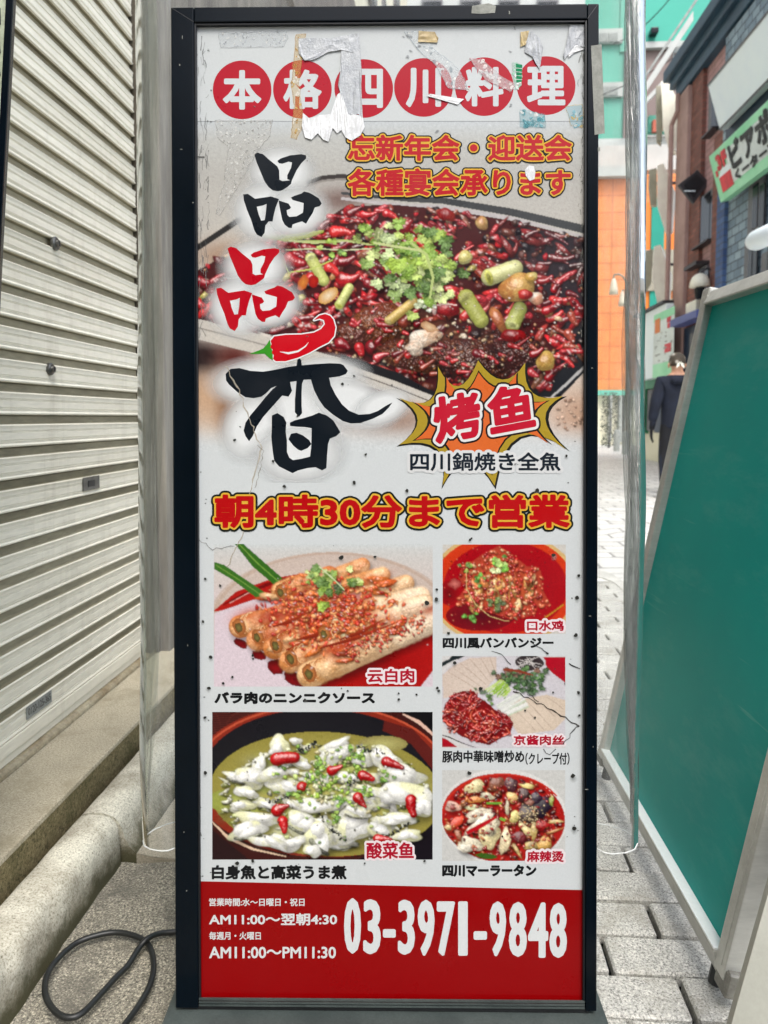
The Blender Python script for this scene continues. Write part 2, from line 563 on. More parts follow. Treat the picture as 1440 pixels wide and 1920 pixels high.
# ================================================================== STANDING SIGN
# pose: leans back 3.25 deg, turned 3.25 deg; front plane through the four frame corners
TL, TR = Vector((-.39254525, 1.17453039, 1.54347544)), Vector((.24710532, 1.21096901, 1.54552604))
BR, BL = Vector((.24427978, 1.1247337, .03213764)), Vector((-.39357252, 1.0884856, .03164138))
ex = ((BR - BL) + (TR - TL)).normalized()
ez = ((TL - BL) + (TR - BR)); ez = (ez - ex * ez.dot(ex)).normalized()
ey = ez.cross(ex)
SO = (BL + BR) / 2
SW, SH = .64, 1.515
SM = Matrix(((ex.x, ey.x, ez.x, SO.x), (ex.y, ey.y, ez.y, SO.y), (ex.z, ey.z, ez.z, SO.z), (0, 0, 0, 1)))
PD = .009            # the poster lies this far behind the frame front


def sl(px, py, y=PD):
    """photo pixel -> sign-local (x, z) on the plane local y"""
    d = ray(px, py)
    p0 = SO + ey * y
    t = (p0 - C0).dot(ey) / d.dot(ey)
    q = C0 + d * t - SO
    return q.dot(ex), q.dot(ez)


sign = empty('standing_sign', (0, 0, 0), 'tall black-framed restaurant sign on the pavement with food photos and red phone number band', 'sign')
sign.matrix_world = SM
bpy.context.view_layer.update()


def slink(name, me, mat, parent=None, smooth=False):
    o = bpy.data.objects.new(name, me)
    COL.objects.link(o)
    for m in (mat if isinstance(mat, (list, tuple)) else [mat]): me.materials.append(m)
    if smooth:
        for p in me.polygons: p.use_smooth = True
    o.parent = parent or sign
    return o


class Art:
    """flat printed artwork: coloured triangles, each print a few microns above what it overlaps"""
    def __init__(s, base=.0002, step=2e-6, clip=None):
        s.v, s.c, s.f, s.y = [], [], [], []
        s.bx = np.zeros((9000, 5)); s.n = 0
        s.base, s.step, s.clip = base, step, clip
        s.o, s.k = (0, 0), 1.0
        s.low = 0

    def at(s, ox, oy, k): s.o, s.k = (ox, oy), k; return s

    def T(s, p): return (s.o[0] + p[0] / s.k, s.o[1] + p[1] / s.k)

    def _clip(s, pts, cols):
        x0, y0, x1, y1 = s.clip
        for ax, val, sg in ((0, x0, 1), (0, x1, -1), (1, y0, 1), (1, y1, -1)):
            out, oc = [], []
            n = len(pts)
            for i in range(n):
                a, b = pts[i], pts[(i + 1) % n]
                ca, cb = cols[i], cols[(i + 1) % n]
                da, db = (a[ax] - val) * sg, (b[ax] - val) * sg
                if da >= 0: out.append(a); oc.append(ca)
                if (da >= 0) != (db >= 0):
                    t = da / (da - db)
                    out.append((a[0] + (b[0] - a[0]) * t, a[1] + (b[1] - a[1]) * t))
                    oc.append(tuple(u + (v - u) * t for u, v in zip(ca, cb)))
            pts, cols = out, oc
            if len(pts) < 3: return None, None
        return pts, cols

    def prim(s, polys, layer=None):
        """polys: list of (points, colours) in current coordinates, all in one layer"""
        done = []
        for pts, cols in polys:
            pts = [s.T(p) for p in pts]
            if not isinstance(cols, list): cols = [cols] * len(pts)
            cols = [c if len(c) == 4 else (*c, 1) for c in cols]
            if s.clip:
                pts, cols = s._clip(pts, cols)
                if pts is None: continue
            done.append((pts, cols))
        if not done: return
        xs = [p[0] for d in done for p in d[0]]; ys = [p[1] for d in done for p in d[0]]
        b = (min(xs), min(ys), max(xs), max(ys))
        B = s.bx[:s.n]
        if layer is None:
            hit_ = (B[:, 0] < b[2]) & (B[:, 2] > b[0]) & (B[:, 1] < b[3]) & (B[:, 3] > b[1])
            layer = max(int(B[hit_, 4].max()) + 1 if hit_.any() else 0, s.low)
        s.bx[s.n] = (*b, layer); s.n += 1
        y = PD - s.base - layer * s.step
        for pts, cols in done:
            n = len(s.v)
            for p, c in zip(pts, cols):
                x, z = sl(*p)
                s.v.append((x, y, z)); s.c.append(c)
            s.f.append(list(range(n, n + len(pts))))
        return layer

    def top(s): return int(s.bx[:s.n, 4].max()) + 1 if s.n else 0

    def build(s, name, mat, parent=None):
        me = bpy.data.meshes.new(name)
        me.from_pydata(s.v, [], s.f)
        a = me.color_attributes.new('Col', 'FLOAT_COLOR', 'POINT')
        a.data.foreach_set('color', np.array(s.c, dtype=np.float32).ravel())
        # all faces look out of the sign
        bm = bmesh.new(); bm.from_mesh(me)
        bm.normal_update()
        bmesh.ops.reverse_faces(bm, faces=[f for f in bm.faces if f.normal.y > 0])
        bm.to_mesh(me); bm.free()
        return slink(name, me, mat, parent)

    # ---- shapes
    def poly(s, pts, col):
        """any simple polygon"""
        tri = geometry.tessellate_polygon([[Vector((p[0], p[1], 0)) for p in pts]])
        s.prim([([pts[i] for i in t], col) for t in tri])

    def polyh(s, outer, holes, col):
        loops = [outer] + holes
        flat = [p for l_ in loops for p in l_]
        tri = geometry.tessellate_polygon([[Vector((p[0], p[1], 0)) for p in l_] for l_ in loops])
        s.prim([([flat[i] for i in t], col) for t in tri])

    def fan(s, c, pts, cc, cols):
        n = len(pts)
        if not isinstance(cols, list): cols = [cols] * n
        s.prim([([c, pts[i], pts[(i + 1) % n]], [cc, cols[i], cols[(i + 1) % n]]) for i in range(n)])

    def ell(s, x, y, rx, ry, rot=0, col=(1, 1, 1), edge=None, n=14, jit=0, off=(0, 0), rnd=random, a0=0, a1=360):
        ca, sa = math.cos(R(rot)), math.sin(R(rot))
        pts = []
        for i in range(n):
            a = R(a0) + (R(a1) - R(a0)) * i / n
            q = 1 + rnd.uniform(-jit, jit)
            u, v = rx * q * math.cos(a), ry * q * math.sin(a)
            pts.append((x + u * ca - v * sa, y + u * sa + v * ca))
        s.fan((x + off[0], y + off[1]), pts, col, edge if edge is not None else col)

    def ring(s, x, y, rx, ry, t, col, n=48, a0=0, a1=360, ty=None):
        ty = t if ty is None else ty
        P = []
        for i in range(n):
            q = []
            for k in (i, i + 1):
                a = R(a0 + (a1 - a0) * k / n)
                q.append((math.cos(a), math.sin(a)))
            P.append(([(x + rx * q[0][0], y + ry * q[0][1]), (x + rx * q[1][0], y + ry * q[1][1]),
                       (x + (rx - t) * q[1][0], y + (ry - ty) * q[1][1]), (x + (rx - t) * q[0][0], y + (ry - ty) * q[0][1])], col))
        s.prim(P)

    def rib(s, pts, wd, col, col2=None):
        """ribbon along pts; wd number or list; col edge-left, col2 edge-right"""
        wd = wd if isinstance(wd, list) else [wd] * len(pts)
        L, Rr = [], []
        for i, p in enumerate(pts):
            a, b = pts[max(i - 1, 0)], pts[min(i + 1, len(pts) - 1)]
            dx, dy = b[0] - a[0], b[1] - a[1]
            m = math.hypot(dx, dy) or 1
            nx_, ny_ = -dy / m * wd[i] / 2, dx / m * wd[i] / 2
            L.append((p[0] + nx_, p[1] + ny_)); Rr.append((p[0] - nx_, p[1] - ny_))
        c2 = col2 or col
        s.prim([([L[i], L[i + 1], Rr[i + 1], Rr[i]], [col, col, c2, c2]) for i in range(len(pts) - 1)])

    def capsules(s, segs, r, col, low):
        keep = s.low; s.low = low
        for (ax, ay), (bx_, by) in segs:
            a = math.atan2(by - ay, bx_ - ax)
            pts = []
            for k in range(6): pts.append((bx_ + r * math.cos(a - math.pi / 2 + math.pi * k / 5), by + r * math.sin(a - math.pi / 2 + math.pi * k / 5)))
            for k in range(6): pts.append((ax + r * math.cos(a + math.pi / 2 + math.pi * k / 5), ay + r * math.sin(a + math.pi / 2 + math.pi * k / 5)))
            s.prim([(pts, col)])
        s.low = keep


GLY = {}


def glyphs(txt):
    if txt in GLY: return GLY[txt]
    cu = bpy.data.curves.new('lettering_curve', 'FONT')
    cu.body = txt; cu.size = 1; cu.fill_mode = 'FRONT'; cu.resolution_u = 3
    o = bpy.data.objects.new('lettering_curve', cu)
    COL.objects.link(o)
    bpy.context.view_layer.update()
    me = bpy.data.meshes.new_from_object(o.evaluated_get(bpy.context.evaluated_depsgraph_get()))
    bm = bmesh.new(); bm.from_mesh(me)
    bmesh.ops.remove_doubles(bm, verts=bm.verts, dist=1e-5)
    V = [(v.co.x, v.co.y) for v in bm.verts]
    Fc = [[v.index for v in f.verts] for f in bm.faces]
    E = [(e.verts[0].index, e.verts[1].index) for e in bm.edges if len(e.link_faces) == 1]
    bm.free()
    bpy.data.objects.remove(o); bpy.data.curves.remove(cu); bpy.data.meshes.remove(me)
    GLY[txt] = (V, Fc, E)
    return GLY[txt]


def text(art, txt, bb, col, bold=0.0, outl=(), rot=0, skew=None):
    """lettering filling pixel box bb=(x0,y0,x1,y1); outl = [(extra radius, colour), ...] widest first"""
    V, Fc, E = glyphs(txt)
    xs, ys = [v[0] for v in V], [v[1] for v in V]
    x0, x1, y0_, y1_ = min(xs), max(xs), min(ys), max(ys)
    X0, Y0, X1, Y1 = bb[0] + bold, bb[1] + bold, bb[2] - bold, bb[3] - bold
    sx, sy = (X1 - X0) / (x1 - x0), (Y1 - Y0) / (y1_ - y0_)
    cx, cy = (X0 + X1) / 2, (Y0 + Y1) / 2
    P = []
    for x, y in V:
        u, v = X0 + (x - x0) * sx, Y1 - (y - y0_) * sy
        if skew: v += (u - cx) * skew
        if rot:
            a = R(rot)
            u, v = cx + (u - cx) * math.cos(a) - (v - cy) * math.sin(a), cy + (u - cx) * math.sin(a) + (v - cy) * math.cos(a)
        P.append((u, v))
    art.at(0, 0, 1)
    segs = [(P[a], P[b]) for a, b in E]
    for r, c in list(outl) + [(0, col)]:
        lay = art.prim([([P[i] for i in f], c) for f in Fc])
        if lay is None: continue
        if r + bold > 0: art.capsules(segs, r + bold, c, lay + 1)


K = .70     # print reflectance for a photographed value


def P_(r, g, b, k=1.0): return S(r, g, b, K * k)


# ---- printed photographs: painted at print resolution, then carried by the colours of a fine mesh -----
def fnoise(n, beta, seed, lo=0.0, hi=1e9):
    g_ = np.random.default_rng(seed)
    f = np.fft.fft2(g_.standard_normal((n, n)))
    fx = np.fft.fftfreq(n)[:, None] * n; fy = np.fft.fftfreq(n)[None, :] * n
    q = np.sqrt(fx ** 2 + fy ** 2); q[0, 0] = 1
    m_ = q ** (-beta) * (q >= lo) * (q <= hi)
    o_ = np.real(np.fft.ifft2(f * m_)); return (o_ - o_.mean()) / o_.std()


NZ = 512
N_CLOUD = fnoise(NZ, 1.5, 1, 6)            # broad mottling
N_FINE = fnoise(NZ, .7, 2, 40, 230)        # fine grain
N_BUMP = fnoise(NZ, 1.1, 3, 24, 160)
BGX = np.roll(N_BUMP, -1, 1) - np.roll(N_BUMP, 1, 1)
BGY = np.roll(N_BUMP, -1, 0) - np.roll(N_BUMP, 1, 0)
LV = np.array([-.28, -.62, .73]); LV = LV / np.linalg.norm(LV)
HV = LV + np.array([0, 0, 1.0]); HV = HV / np.linalg.norm(HV)


class Photo(Art):
    def __init__(s, clip, step=1.35, base=.00003):
        super().__init__(base, 2e-6, clip)
        s.step = step
        s.W = int((clip[2] - clip[0]) / step) + 1
        s.Hh = int((clip[3] - clip[1]) / step) + 1
        s.img = np.zeros((s.Hh, s.W, 3))
        s.q = random.Random(77)

    def C(s, p):
        x, y = s.T(p)
        return ((x - s.clip[0]) / s.step, (y - s.clip[1]) / s.step)

    def prim(s, polys, layer=None):
        for pts, cols in polys:
            if not isinstance(cols, list): cols = [cols] * len(pts)
            P = [s.C(p) for p in pts]
            for i in range(1, len(P) - 1):
                s._tri((P[0], P[i], P[i + 1]), (cols[0], cols[i], cols[i + 1]))

    def _tri(s, P, c):
        (x0, y0), (x1, y1), (x2, y2) = P
        xa, xb = max(0, int(min(x0, x1, x2))), min(s.W - 1, int(max(x0, x1, x2)) + 1)
        ya, yb = max(0, int(min(y0, y1, y2))), min(s.Hh - 1, int(max(y0, y1, y2)) + 1)
        den = (y1 - y2) * (x0 - x2) + (x2 - x1) * (y0 - y2)
        if xa > xb or ya > yb or abs(den) < 1e-9: return
        X, Y = np.meshgrid(np.arange(xa, xb + 1), np.arange(ya, yb + 1))
        a_ = ((y1 - y2) * (X - x2) + (x2 - x1) * (Y - y2)) / den
        b_ = ((y2 - y0) * (X - x2) + (x0 - x2) * (Y - y2)) / den
        g_ = 1 - a_ - b_
        m_ = (a_ >= -.001) & (b_ >= -.001) & (g_ >= -.001)
        if not m_.any(): return
        col = a_[..., None] * np.array(c[0][:3]) + b_[..., None] * np.array(c[1][:3]) + g_[..., None] * np.array(c[2][:3])
        sub = s.img[ya:yb + 1, xa:xb + 1]
        sub[m_] = col[m_]

    def _box(s, xa, ya, xb, yb):
        xa, ya, xb, yb = max(0, int(xa)), max(0, int(ya)), min(s.W, int(xb) + 2), min(s.Hh, int(yb) + 2)
        if xb <= xa or yb <= ya: return None
        X, Y = np.meshgrid(np.arange(xa, xb), np.arange(ya, yb))
        return (slice(ya, yb), slice(xa, xb)), X.astype(float), Y.astype(float)

    def _paint(s, sl_, X, Y, mask, nx, ny, nz, col, spec, pw, tex, bump, amb, col2=None):
        ox, oy = s.q.randrange(NZ), s.q.randrange(NZ)
        ix, iy = (X.astype(int) + ox) % NZ, (Y.astype(int) + oy) % NZ
        nx = nx + bump * BGX[iy, ix]; ny = ny + bump * BGY[iy, ix]
        ln = np.sqrt(nx * nx + ny * ny + nz * nz) + 1e-6
        nx, ny, nz = nx / ln, ny / ln, nz / ln
        lam = np.clip(nx * LV[0] + ny * LV[1] + nz * LV[2], 0, 1)
        sp = np.clip(nx * HV[0] + ny * HV[1] + nz * HV[2], 0, 1) ** pw * spec
        sh = amb + (1.28 - amb) * lam
        base = np.array(col)[None, None, :]
        if col2 is not None:
            t = np.clip(.5 + .5 * N_CLOUD[iy, ix], 0, 1)[..., None]
            base = base * (1 - t) + np.array(col2)[None, None, :] * t
        v = np.clip(1 + tex * N_CLOUD[iy, ix] + tex * .6 * N_FINE[iy, ix], .25, 2)
        out = base * (sh * v)[..., None] + sp[..., None] * np.array([.62, .60, .58])
        m_ = np.clip(mask, 0, 1)[..., None]
        s.img[sl_] = s.img[sl_] * (1 - m_) + np.clip(out, 0, .8) * m_

    def cap(s, p0, p1, w0, w1, col, spec=.45, pw=24, shadow=.5, tex=.16, bump=.12, irr=.06, bend=0.0, amb=.34, col2=None, alpha=1.0, soft=1.2):
        """plump rounded piece from p0 to p1, radii w0 -> w1"""
        (x0, y0), (x1, y1) = s.C(p0), s.C(p1)
        k = 1 / (s.k * s.step); w0, w1 = max(w0 * k, .6), max(w1 * k, .5)
        wm = max(w0, w1) * 1.5 + 3 + abs(bend) * math.hypot(x1 - x0, y1 - y0)
        bx = s._box(min(x0, x1) - wm, min(y0, y1) - wm, max(x0, x1) + wm, max(y0, y1) + wm)
        if bx is None: return
        sl_, X, Y = bx
        L_ = math.hypot(x1 - x0, y1 - y0) + 1e-6
        ax, ay = (x1 - x0) / L_, (y1 - y0) / L_
        t = np.clip(((X - x0) * ax + (Y - y0) * ay) / L_, 0, 1)
        bo = bend * L_ * 4 * t * (1 - t)
        dx, dy = X - (x0 + ax * L_ * t - ay * bo), Y - (y0 + ay * L_ * t + ax * bo)
        ph = s.q.uniform(0, 6.28)
        w_ = (w0 + (w1 - w0) * t) * (1 + irr * np.sin(t * 9 + ph) + irr * np.sin(t * 23 + 2 * ph))
        r_ = np.sqrt(dx * dx + dy * dy) / w_
        if shadow:
            rs = np.sqrt((dx - .25 * w_) ** 2 + (dy - .45 * w_ - .6) ** 2) / w_
            s.img[sl_] *= (1 - shadow * np.clip((1.4 - rs) / .7, 0, 1))[..., None]
        mask = np.clip((1 - r_) * w_ / soft + .5, 0, 1) * alpha
        nz = np.sqrt(np.clip(1 - np.minimum(r_, 1) ** 2, .02, 1))
        s._paint(sl_, X, Y, mask, dx / w_, dy / w_, nz, col, spec, pw, tex, bump, amb, col2)

    def dome(s, x, y, rx, ry, rot, col, spec=.4, pw=20, shadow=.5, tex=.16, bump=.15, irr=.14, amb=.34, col2=None, alpha=1.0, soft=1.2, flat=.0):
        cx, cy = s.C((x, y)); k = 1 / (s.k * s.step); rx, ry = max(rx * k, .7), max(ry * k, .6)
        m_ = max(rx, ry) * 1.55 + 3
        bx = s._box(cx - m_, cy - m_, cx + m_, cy + m_)
        if bx is None: return
        sl_, X, Y = bx
        ca, sa = math.cos(R(rot)), math.sin(R(rot))
        dx, dy = X - cx, Y - cy
        u, v = (dx * ca + dy * sa) / rx, (-dx * sa + dy * ca) / ry
        th = np.arctan2(v, u)
        f_ = 1 + irr * (np.sin(2 * th + s.q.uniform(0, 6.28)) * .6 + np.sin(3 * th + s.q.uniform(0, 6.28)) * .6 + np.sin(5 * th + s.q.uniform(0, 6.28)) * .35)
        r_ = np.sqrt(u * u + v * v) / f_
        if shadow:
            sy = .45 * min(ry, rx) + .6
            us, vs = ((dx - .2 * ry) * ca + (dy - sy) * sa) / rx, (-(dx - .2 * ry) * sa + (dy - sy) * ca) / ry
            s.img[sl_] *= (1 - shadow * np.clip((1.35 - np.sqrt(us * us + vs * vs)) / .6, 0, 1))[..., None]
        mask = np.clip((1 - r_) * min(rx, ry) / soft + .5, 0, 1) * alpha
        nz = np.sqrt(np.clip(1 - np.minimum(r_, 1) ** 2, .02, 1)) + flat
        nx = (u * ca - v * sa); ny = (u * sa + v * ca)
        s._paint(sl_, X, Y, mask, nx, ny, nz, col, spec, pw, tex, bump, amb, col2)

    def leaf(s, x, y, r0, rot, col, shadow=.45):
        cx, cy = s.C((x, y)); k = 1 / (s.k * s.step); r0 = max(r0 * k, 1.2)
        bx = s._box(cx - r0 * 1.5 - 3, cy - r0 * 1.5 - 3, cx + r0 * 1.5 + 3, cy + r0 * 1.5 + 3)
        if bx is None: return
        sl_, X, Y = bx
        dx, dy = X - cx, (Y - cy) * 1.15
        th = np.arctan2(dy, dx) - R(rot)
        lob = .50 + .42 * np.abs(np.cos(1.5 * th)) ** .8 + .09 * np.cos(9 * th + s.q.uniform(0, 6)) - .30 * np.exp(-((np.mod(th + 3.14159, 6.28318) - 3.14159) ** 2) * 3)
        r_ = np.sqrt(dx * dx + dy * dy) / (r0 * lob)
        if shadow:
            rs = np.sqrt((dx - 1) ** 2 + (dy - .25 * r0 - 1) ** 2) / (r0 * lob)
            s.img[sl_] *= (1 - shadow * np.clip((1.3 - rs) / .5, 0, 1))[..., None]
        mask = np.clip((1 - r_) * r0 * .6 + .5, 0, 1)
        vein = np.exp(-(np.abs(np.sin(1.5 * th)) * r_ * r0 * .5) ** 2) * .5
        nx, ny = .5 * np.cos(1.5 * th) * r_, .55 * np.sin(th) * r_ + s.q.uniform(-.25, .25)
        s._paint(sl_, X, Y, mask, nx, ny, np.full_like(X, .8), col, .12, 8, .2, .2, .4)
        s.img[sl_] += (mask * vein * .10)[..., None] * np.array([.8, 1, .5])

    def soft(s, x, y, rx, ry, rot, col, al=1.0):
        """soft blurred patch"""
        cx, cy = s.C((x, y)); k = 1 / (s.k * s.step); rx, ry = rx * k, ry * k
        m_ = max(rx, ry) * 2.2
        bx = s._box(cx - m_, cy - m_, cx + m_, cy + m_)
        if bx is None: return
        sl_, X, Y = bx
        ca, sa = math.cos(R(rot)), math.sin(R(rot)); dx, dy = X - cx, Y - cy
        g_ = np.exp(-((dx * ca + dy * sa) / rx) ** 2 - ((-dx * sa + dy * ca) / ry) ** 2)
        m2 = np.clip(g_ * al, 0, 1)[..., None]
        s.img[sl_] = s.img[sl_] * (1 - m2) + np.array(col)[None, None, :] * m2

    def blur(s, sg):
        n_ = max(1, int(sg * 3)); kx = np.exp(-np.arange(-n_, n_ + 1) ** 2 / (2 * sg * sg)); kx /= kx.sum()
        for axis in (0, 1):
            pad = [(0, 0)] * 3; pad[axis] = (n_, n_)
            q = np.pad(s.img, pad, mode='edge')
            o_ = np.zeros_like(s.img)
            for i, w_ in enumerate(kx):
                o_ += w_ * (q[i:i + s.Hh] if axis == 0 else q[:, i:i + s.W])
            s.img = o_

    def build(s, name, mat, parent=None, sg=.55, grain=.04):
        s.blur(sg)
        iy, ix = np.mgrid[0:s.Hh, 0:s.W]
        s.img = np.clip(s.img * (1 + grain * N_FINE[iy % NZ, ix % NZ][..., None]), 0.002, .8)
        px = np.minimum(s.clip[0] + ix * s.step, s.clip[2]); py = np.minimum(s.clip[1] + iy * s.step, s.clip[3])
        y_ = PD - s.base
        d = np.array(fw)[None, None] + ((px - 720) / F)[..., None] * np.array(rt) - ((py - CYP) / F)[..., None] * np.array(up)
        p0 = np.array(SO + ey * y_); c0 = np.array(C0); n_ = np.array(ey)
        t = ((p0 - c0) @ n_) / (d @ n_)
        q = c0 + d * t[..., None] - np.array(SO)
        V = np.stack([q @ np.array(ex), np.full(px.shape, y_), q @ np.array(ez)], -1).reshape(-1, 3)
        idx = np.arange(s.Hh * s.W).reshape(s.Hh, s.W)
        Fq = np.stack([idx[:-1, :-1], idx[1:, :-1], idx[1:, 1:], idx[:-1, 1:]], -1).reshape(-1, 4)
        me = bpy.data.meshes.new(name)
        me.vertices.add(len(V)); me.vertices.foreach_set('co', V.astype(np.float32).ravel())
        me.loops.add(Fq.size); me.loops.foreach_set('vertex_index', Fq.astype(np.int32).ravel())
        me.polygons.add(len(Fq)); me.polygons.foreach_set('loop_start', np.arange(0, Fq.size, 4, dtype=np.int32))
        me.update(calc_edges=True)
        a_ = me.color_attributes.new('Col', 'FLOAT_COLOR', 'POINT')
        a_.data.foreach_set('color', np.concatenate([s.img.reshape(-1, 3), np.ones((len(V), 1))], 1).astype(np.float32).ravel())
        return slink(name, me, mat, parent)



# ---- frame -------------------------------------------------------------
fo = (-SW / 2, SW / 2, 0, SH)
ixL, izT = sl(366, 48, PD); ixR, _ = sl(1099, 40, PD); _, izB = sl(720, 1873, PD)
D2 = .075
rails = []
tw = .0005
for nm, lo, hi in (('frame_rail', (-SW / 2, 0, 0), (ixL, D2, SH)), ('frame_rail', (ixR, 0, 0), (SW / 2, D2, SH)),
                   ('frame_rail', (ixL + tw, 0, izT), (ixR - tw, D2, SH)), ('frame_rail', (ixL + tw, .004, .0), (ixR - tw, D2, izB))):
    mb = MB().box(lo, hi)
    rails.append(slink(nm, mb.mesh(nm, .0022, 3), M['navy']))
# mitre lines at the two top corners and scratches on the frame
for sx_, xa, xb in ((-1, -SW / 2 + .002, ixL), (1, SW / 2 - .002, ixR)):
    mb = MB().slab([(xa, -.0004, SH - .002), (xb, -.0004, izT), (xb, -.0004, izT + .0012), (xa, -.0004, SH - .0008)], (0, .0006, 0))
    slink('mitre_joint', mb.mesh('mitre_joint'), M['navy2'], rails[2])
# inner lip and the ribbed channel under the poster
lip = .0032
mb = MB().box((ixL + .0001, .0025, izB), (ixL + lip, PD - .0002, izT)).box((ixR - lip, .0025, izB), (ixR - .0001, PD - .0002, izT)).box((ixL + lip, .0025, izT - lip), (ixR - lip, PD - .0002, izT - .0001))
slink('inner_lip', mb.mesh('inner_lip', .0006, 1), M['navy2'])
mb = MB()
for i in range(3): mb.box((ixL + .001, .0005, .003 + i * .0045), (ixR - .001, .0038, .0055 + i * .0045))
slink('channel_rib', mb.mesh('channel_rib'), M['base'], rails[3])
MBk = MB().box((-SW / 2 + .004, D2 - .002, .004), (SW / 2 - .004, D2 + .004, SH - .004))
slink('back_panel', MBk.mesh('back_panel', .001, 1), M['navy'])

# ---- poster sheet: white upper part with gradients ------------------------
px0, px1, pyt, pyb = 362, 1104, 36, 1884


def lerp(a, b, t): return tuple(x + (y - x) * t for x, y in zip(a, b))


def grid(art, x0, y0, x1, y1, nx, ny, fn):
    P = [[(x0 + (x1 - x0) * i / nx, y0 + (y1 - y0) * j / ny) for i in range(nx + 1)] for j in range(ny + 1)]
    Cc = [[fn(*P[j][i]) for i in range(nx + 1)] for j in range(ny + 1)]
    art.prim([([P[j][i], P[j][i + 1], P[j + 1][i + 1], P[j + 1][i]], [Cc[j][i], Cc[j][i + 1], Cc[j + 1][i + 1], Cc[j + 1][i]]) for j in range(ny) for i in range(nx)])


def key(x, ks):
    if x <= ks[0][0]: return ks[0][1]
    for (a, ca), (b, cb) in zip(ks, ks[1:]):
        if x <= b: return lerp(ca, cb, (x - a) / (b - a))
    return ks[-1][1]


WH = P_(212, 217, 218)
mb_ = Art(0, 0)
grid(mb_, px0, pyt, px1, pyb, 4, 20, lambda x, y: WH)
poster = mb_.build('poster', M['print'])

# ---- main dish photo ---------------------------------------------------------
H = Photo((362, 227, 1102, 848))


def inpoly(p, poly):
    x, y = p; c = False
    for (x1, y1), (x2, y2) in zip(poly, poly[1:] + poly[:1]):
        if (y1 > y) != (y2 > y) and x < (x2 - x1) * (y - y1) / (y2 - y1) + x1: c = not c
    return c


def herobg(x, y):
    top = key(y, [(228, (205, 211, 214)), (262, (196, 197, 193)), (330, (188, 186, 180)), (420, (196, 192, 184)), (520, (214, 208, 198)), (640, (224, 216, 206)), (760, (222, 208, 194)), (812, (222, 218, 214)), (842, (213, 218, 219))])
    # warm wooden table patches low on the left and right, dark blurred bowl
    def g(cx, cy, rx, ry): return math.exp(-((x - cx) / rx) ** 2 - ((y - cy) / ry) ** 2)
    c = top
    c = lerp(c, (206, 170, 138), min(1, 1.0 * g(380, 740, 60, 70)))
    c = lerp(c, (150, 112, 84), min(1, 1.0 * g(425, 770, 22, 55)))
    c = lerp(c, (196, 158, 132), min(1, .9 * g(1085, 780, 60, 55)))
    c = lerp(c, (44, 34, 34), min(1, 1.3 * g(370, 668, 50, 28)))
    c = lerp(c, (80, 22, 18), min(1, .9 * g(440, 668, 40, 24)))
    c = lerp(c, (60, 22, 20), min(1, 1.2 * g(680, 745, 46, 22)))
    c = lerp(c, (150, 120, 104), min(1, .8 * g(740, 790, 80, 34)))
    c = lerp(c, (120, 96, 90), min(1, .9 * g(640, 375, 50, 22)))
    c = lerp(c, (168, 136, 112), min(1, .9 * g(420, 480, 60, 30)))
    f = min(1, max(0, (y - 795) / 45))
    c = lerp(c, (213, 218, 219), f)
    return P_(*c)


grid(H, 362, 228, 1102, 848, 62, 52, herobg)
rnd = random.Random(3)
DK = P_(38, 20, 24)
# tray: back rims
H.rib([(362, 470), (410, 438), (455, 408)], 11, P_(44, 42, 42))
H.rib([(575, 343), (605, 333), (640, 330), (680, 334)], 8, P_(60, 54, 52))
H.rib([(575, 349), (605, 339), (640, 336), (680, 340)], 4, P_(150, 144, 138))
H.rib([(640, 362), (760, 374), (830, 376), (960, 398), (1104, 432)], [5, 8, 12, 14, 16], P_(70, 72, 74))
H.rib([(640, 372), (760, 386), (830, 388), (960, 410), (1104, 446)], [5, 7, 8, 7, 4], P_(196, 190, 190))
# food bed
bed = [(362, 512), (420, 480), (520, 440), (600, 418), (650, 386), (740, 384), (830, 392), (960, 414), (1104, 450), (1104, 640), (1050, 716), (1010, 742), (940, 742), (860, 735), (800, 738), (745, 704), (660, 678), (600, 662), (540, 636), (470, 618), (362, 596)]
H.poly(bed, P_(74, 26, 28))
H.poly([(980, 424), (1104, 452), (1104, 600), (1070, 640), (1030, 560), (960, 500), (930, 440)], P_(48, 40, 46))
H.poly([(1104, 590), (1104, 690), (1050, 745), (985, 745), (1040, 700), (1072, 640)], P_(26, 28, 34))
H.rib([(1030, 748), (1060, 722), (1104, 680)], [3, 5, 5], P_(190, 188, 186))
H.rib([(1064, 690), (1104, 640)], 2, P_(110, 110, 116))
# fish body: dark crust
H.fan((840, 640), [(640, 640), (650, 590), (720, 560), (800, 560), (860, 610), (940, 620), (1010, 640), (1040, 700), (960, 725), (860, 720), (780, 690), (690, 668)], P_(112, 62, 44), P_(52, 24, 24))
H.fan((700, 600), [(645, 600), (680, 570), (745, 575), (770, 605), (735, 640), (670, 640)], P_(140, 80, 48), P_(86, 40, 32))


def chili(a, x, y, L, w_, rot, col, bend=0.0, hl=True):
    """glossy chilli length"""
    ca, sa = math.cos(R(rot)), math.sin(R(rot))
    h = max(L / 2 - w_ * .4, 1)
    a.cap((x - h * ca, y - h * sa), (x + h * ca, y + h * sa), w_ * .55, w_ * random.Random(int(x * 7 + y)).uniform(.10, .34), col, spec=.8, pw=30, bend=bend * .6, bump=.08, tex=.14, irr=.04)


def speck(a, x, y, r, c, rnd=rnd):
    a.dome(x, y, r, r * rnd.uniform(.6, 1), rnd.uniform(0, 180), c, spec=.25, shadow=.3)


def chunk(a, x, y, L, w_, rot, c, v=.45, n=9, rnd=rnd):
    a.dome(x, y, L / 2, w_ / 2, rot, c, spec=.5, pw=24, tex=.10 + v * .2, bump=.12)


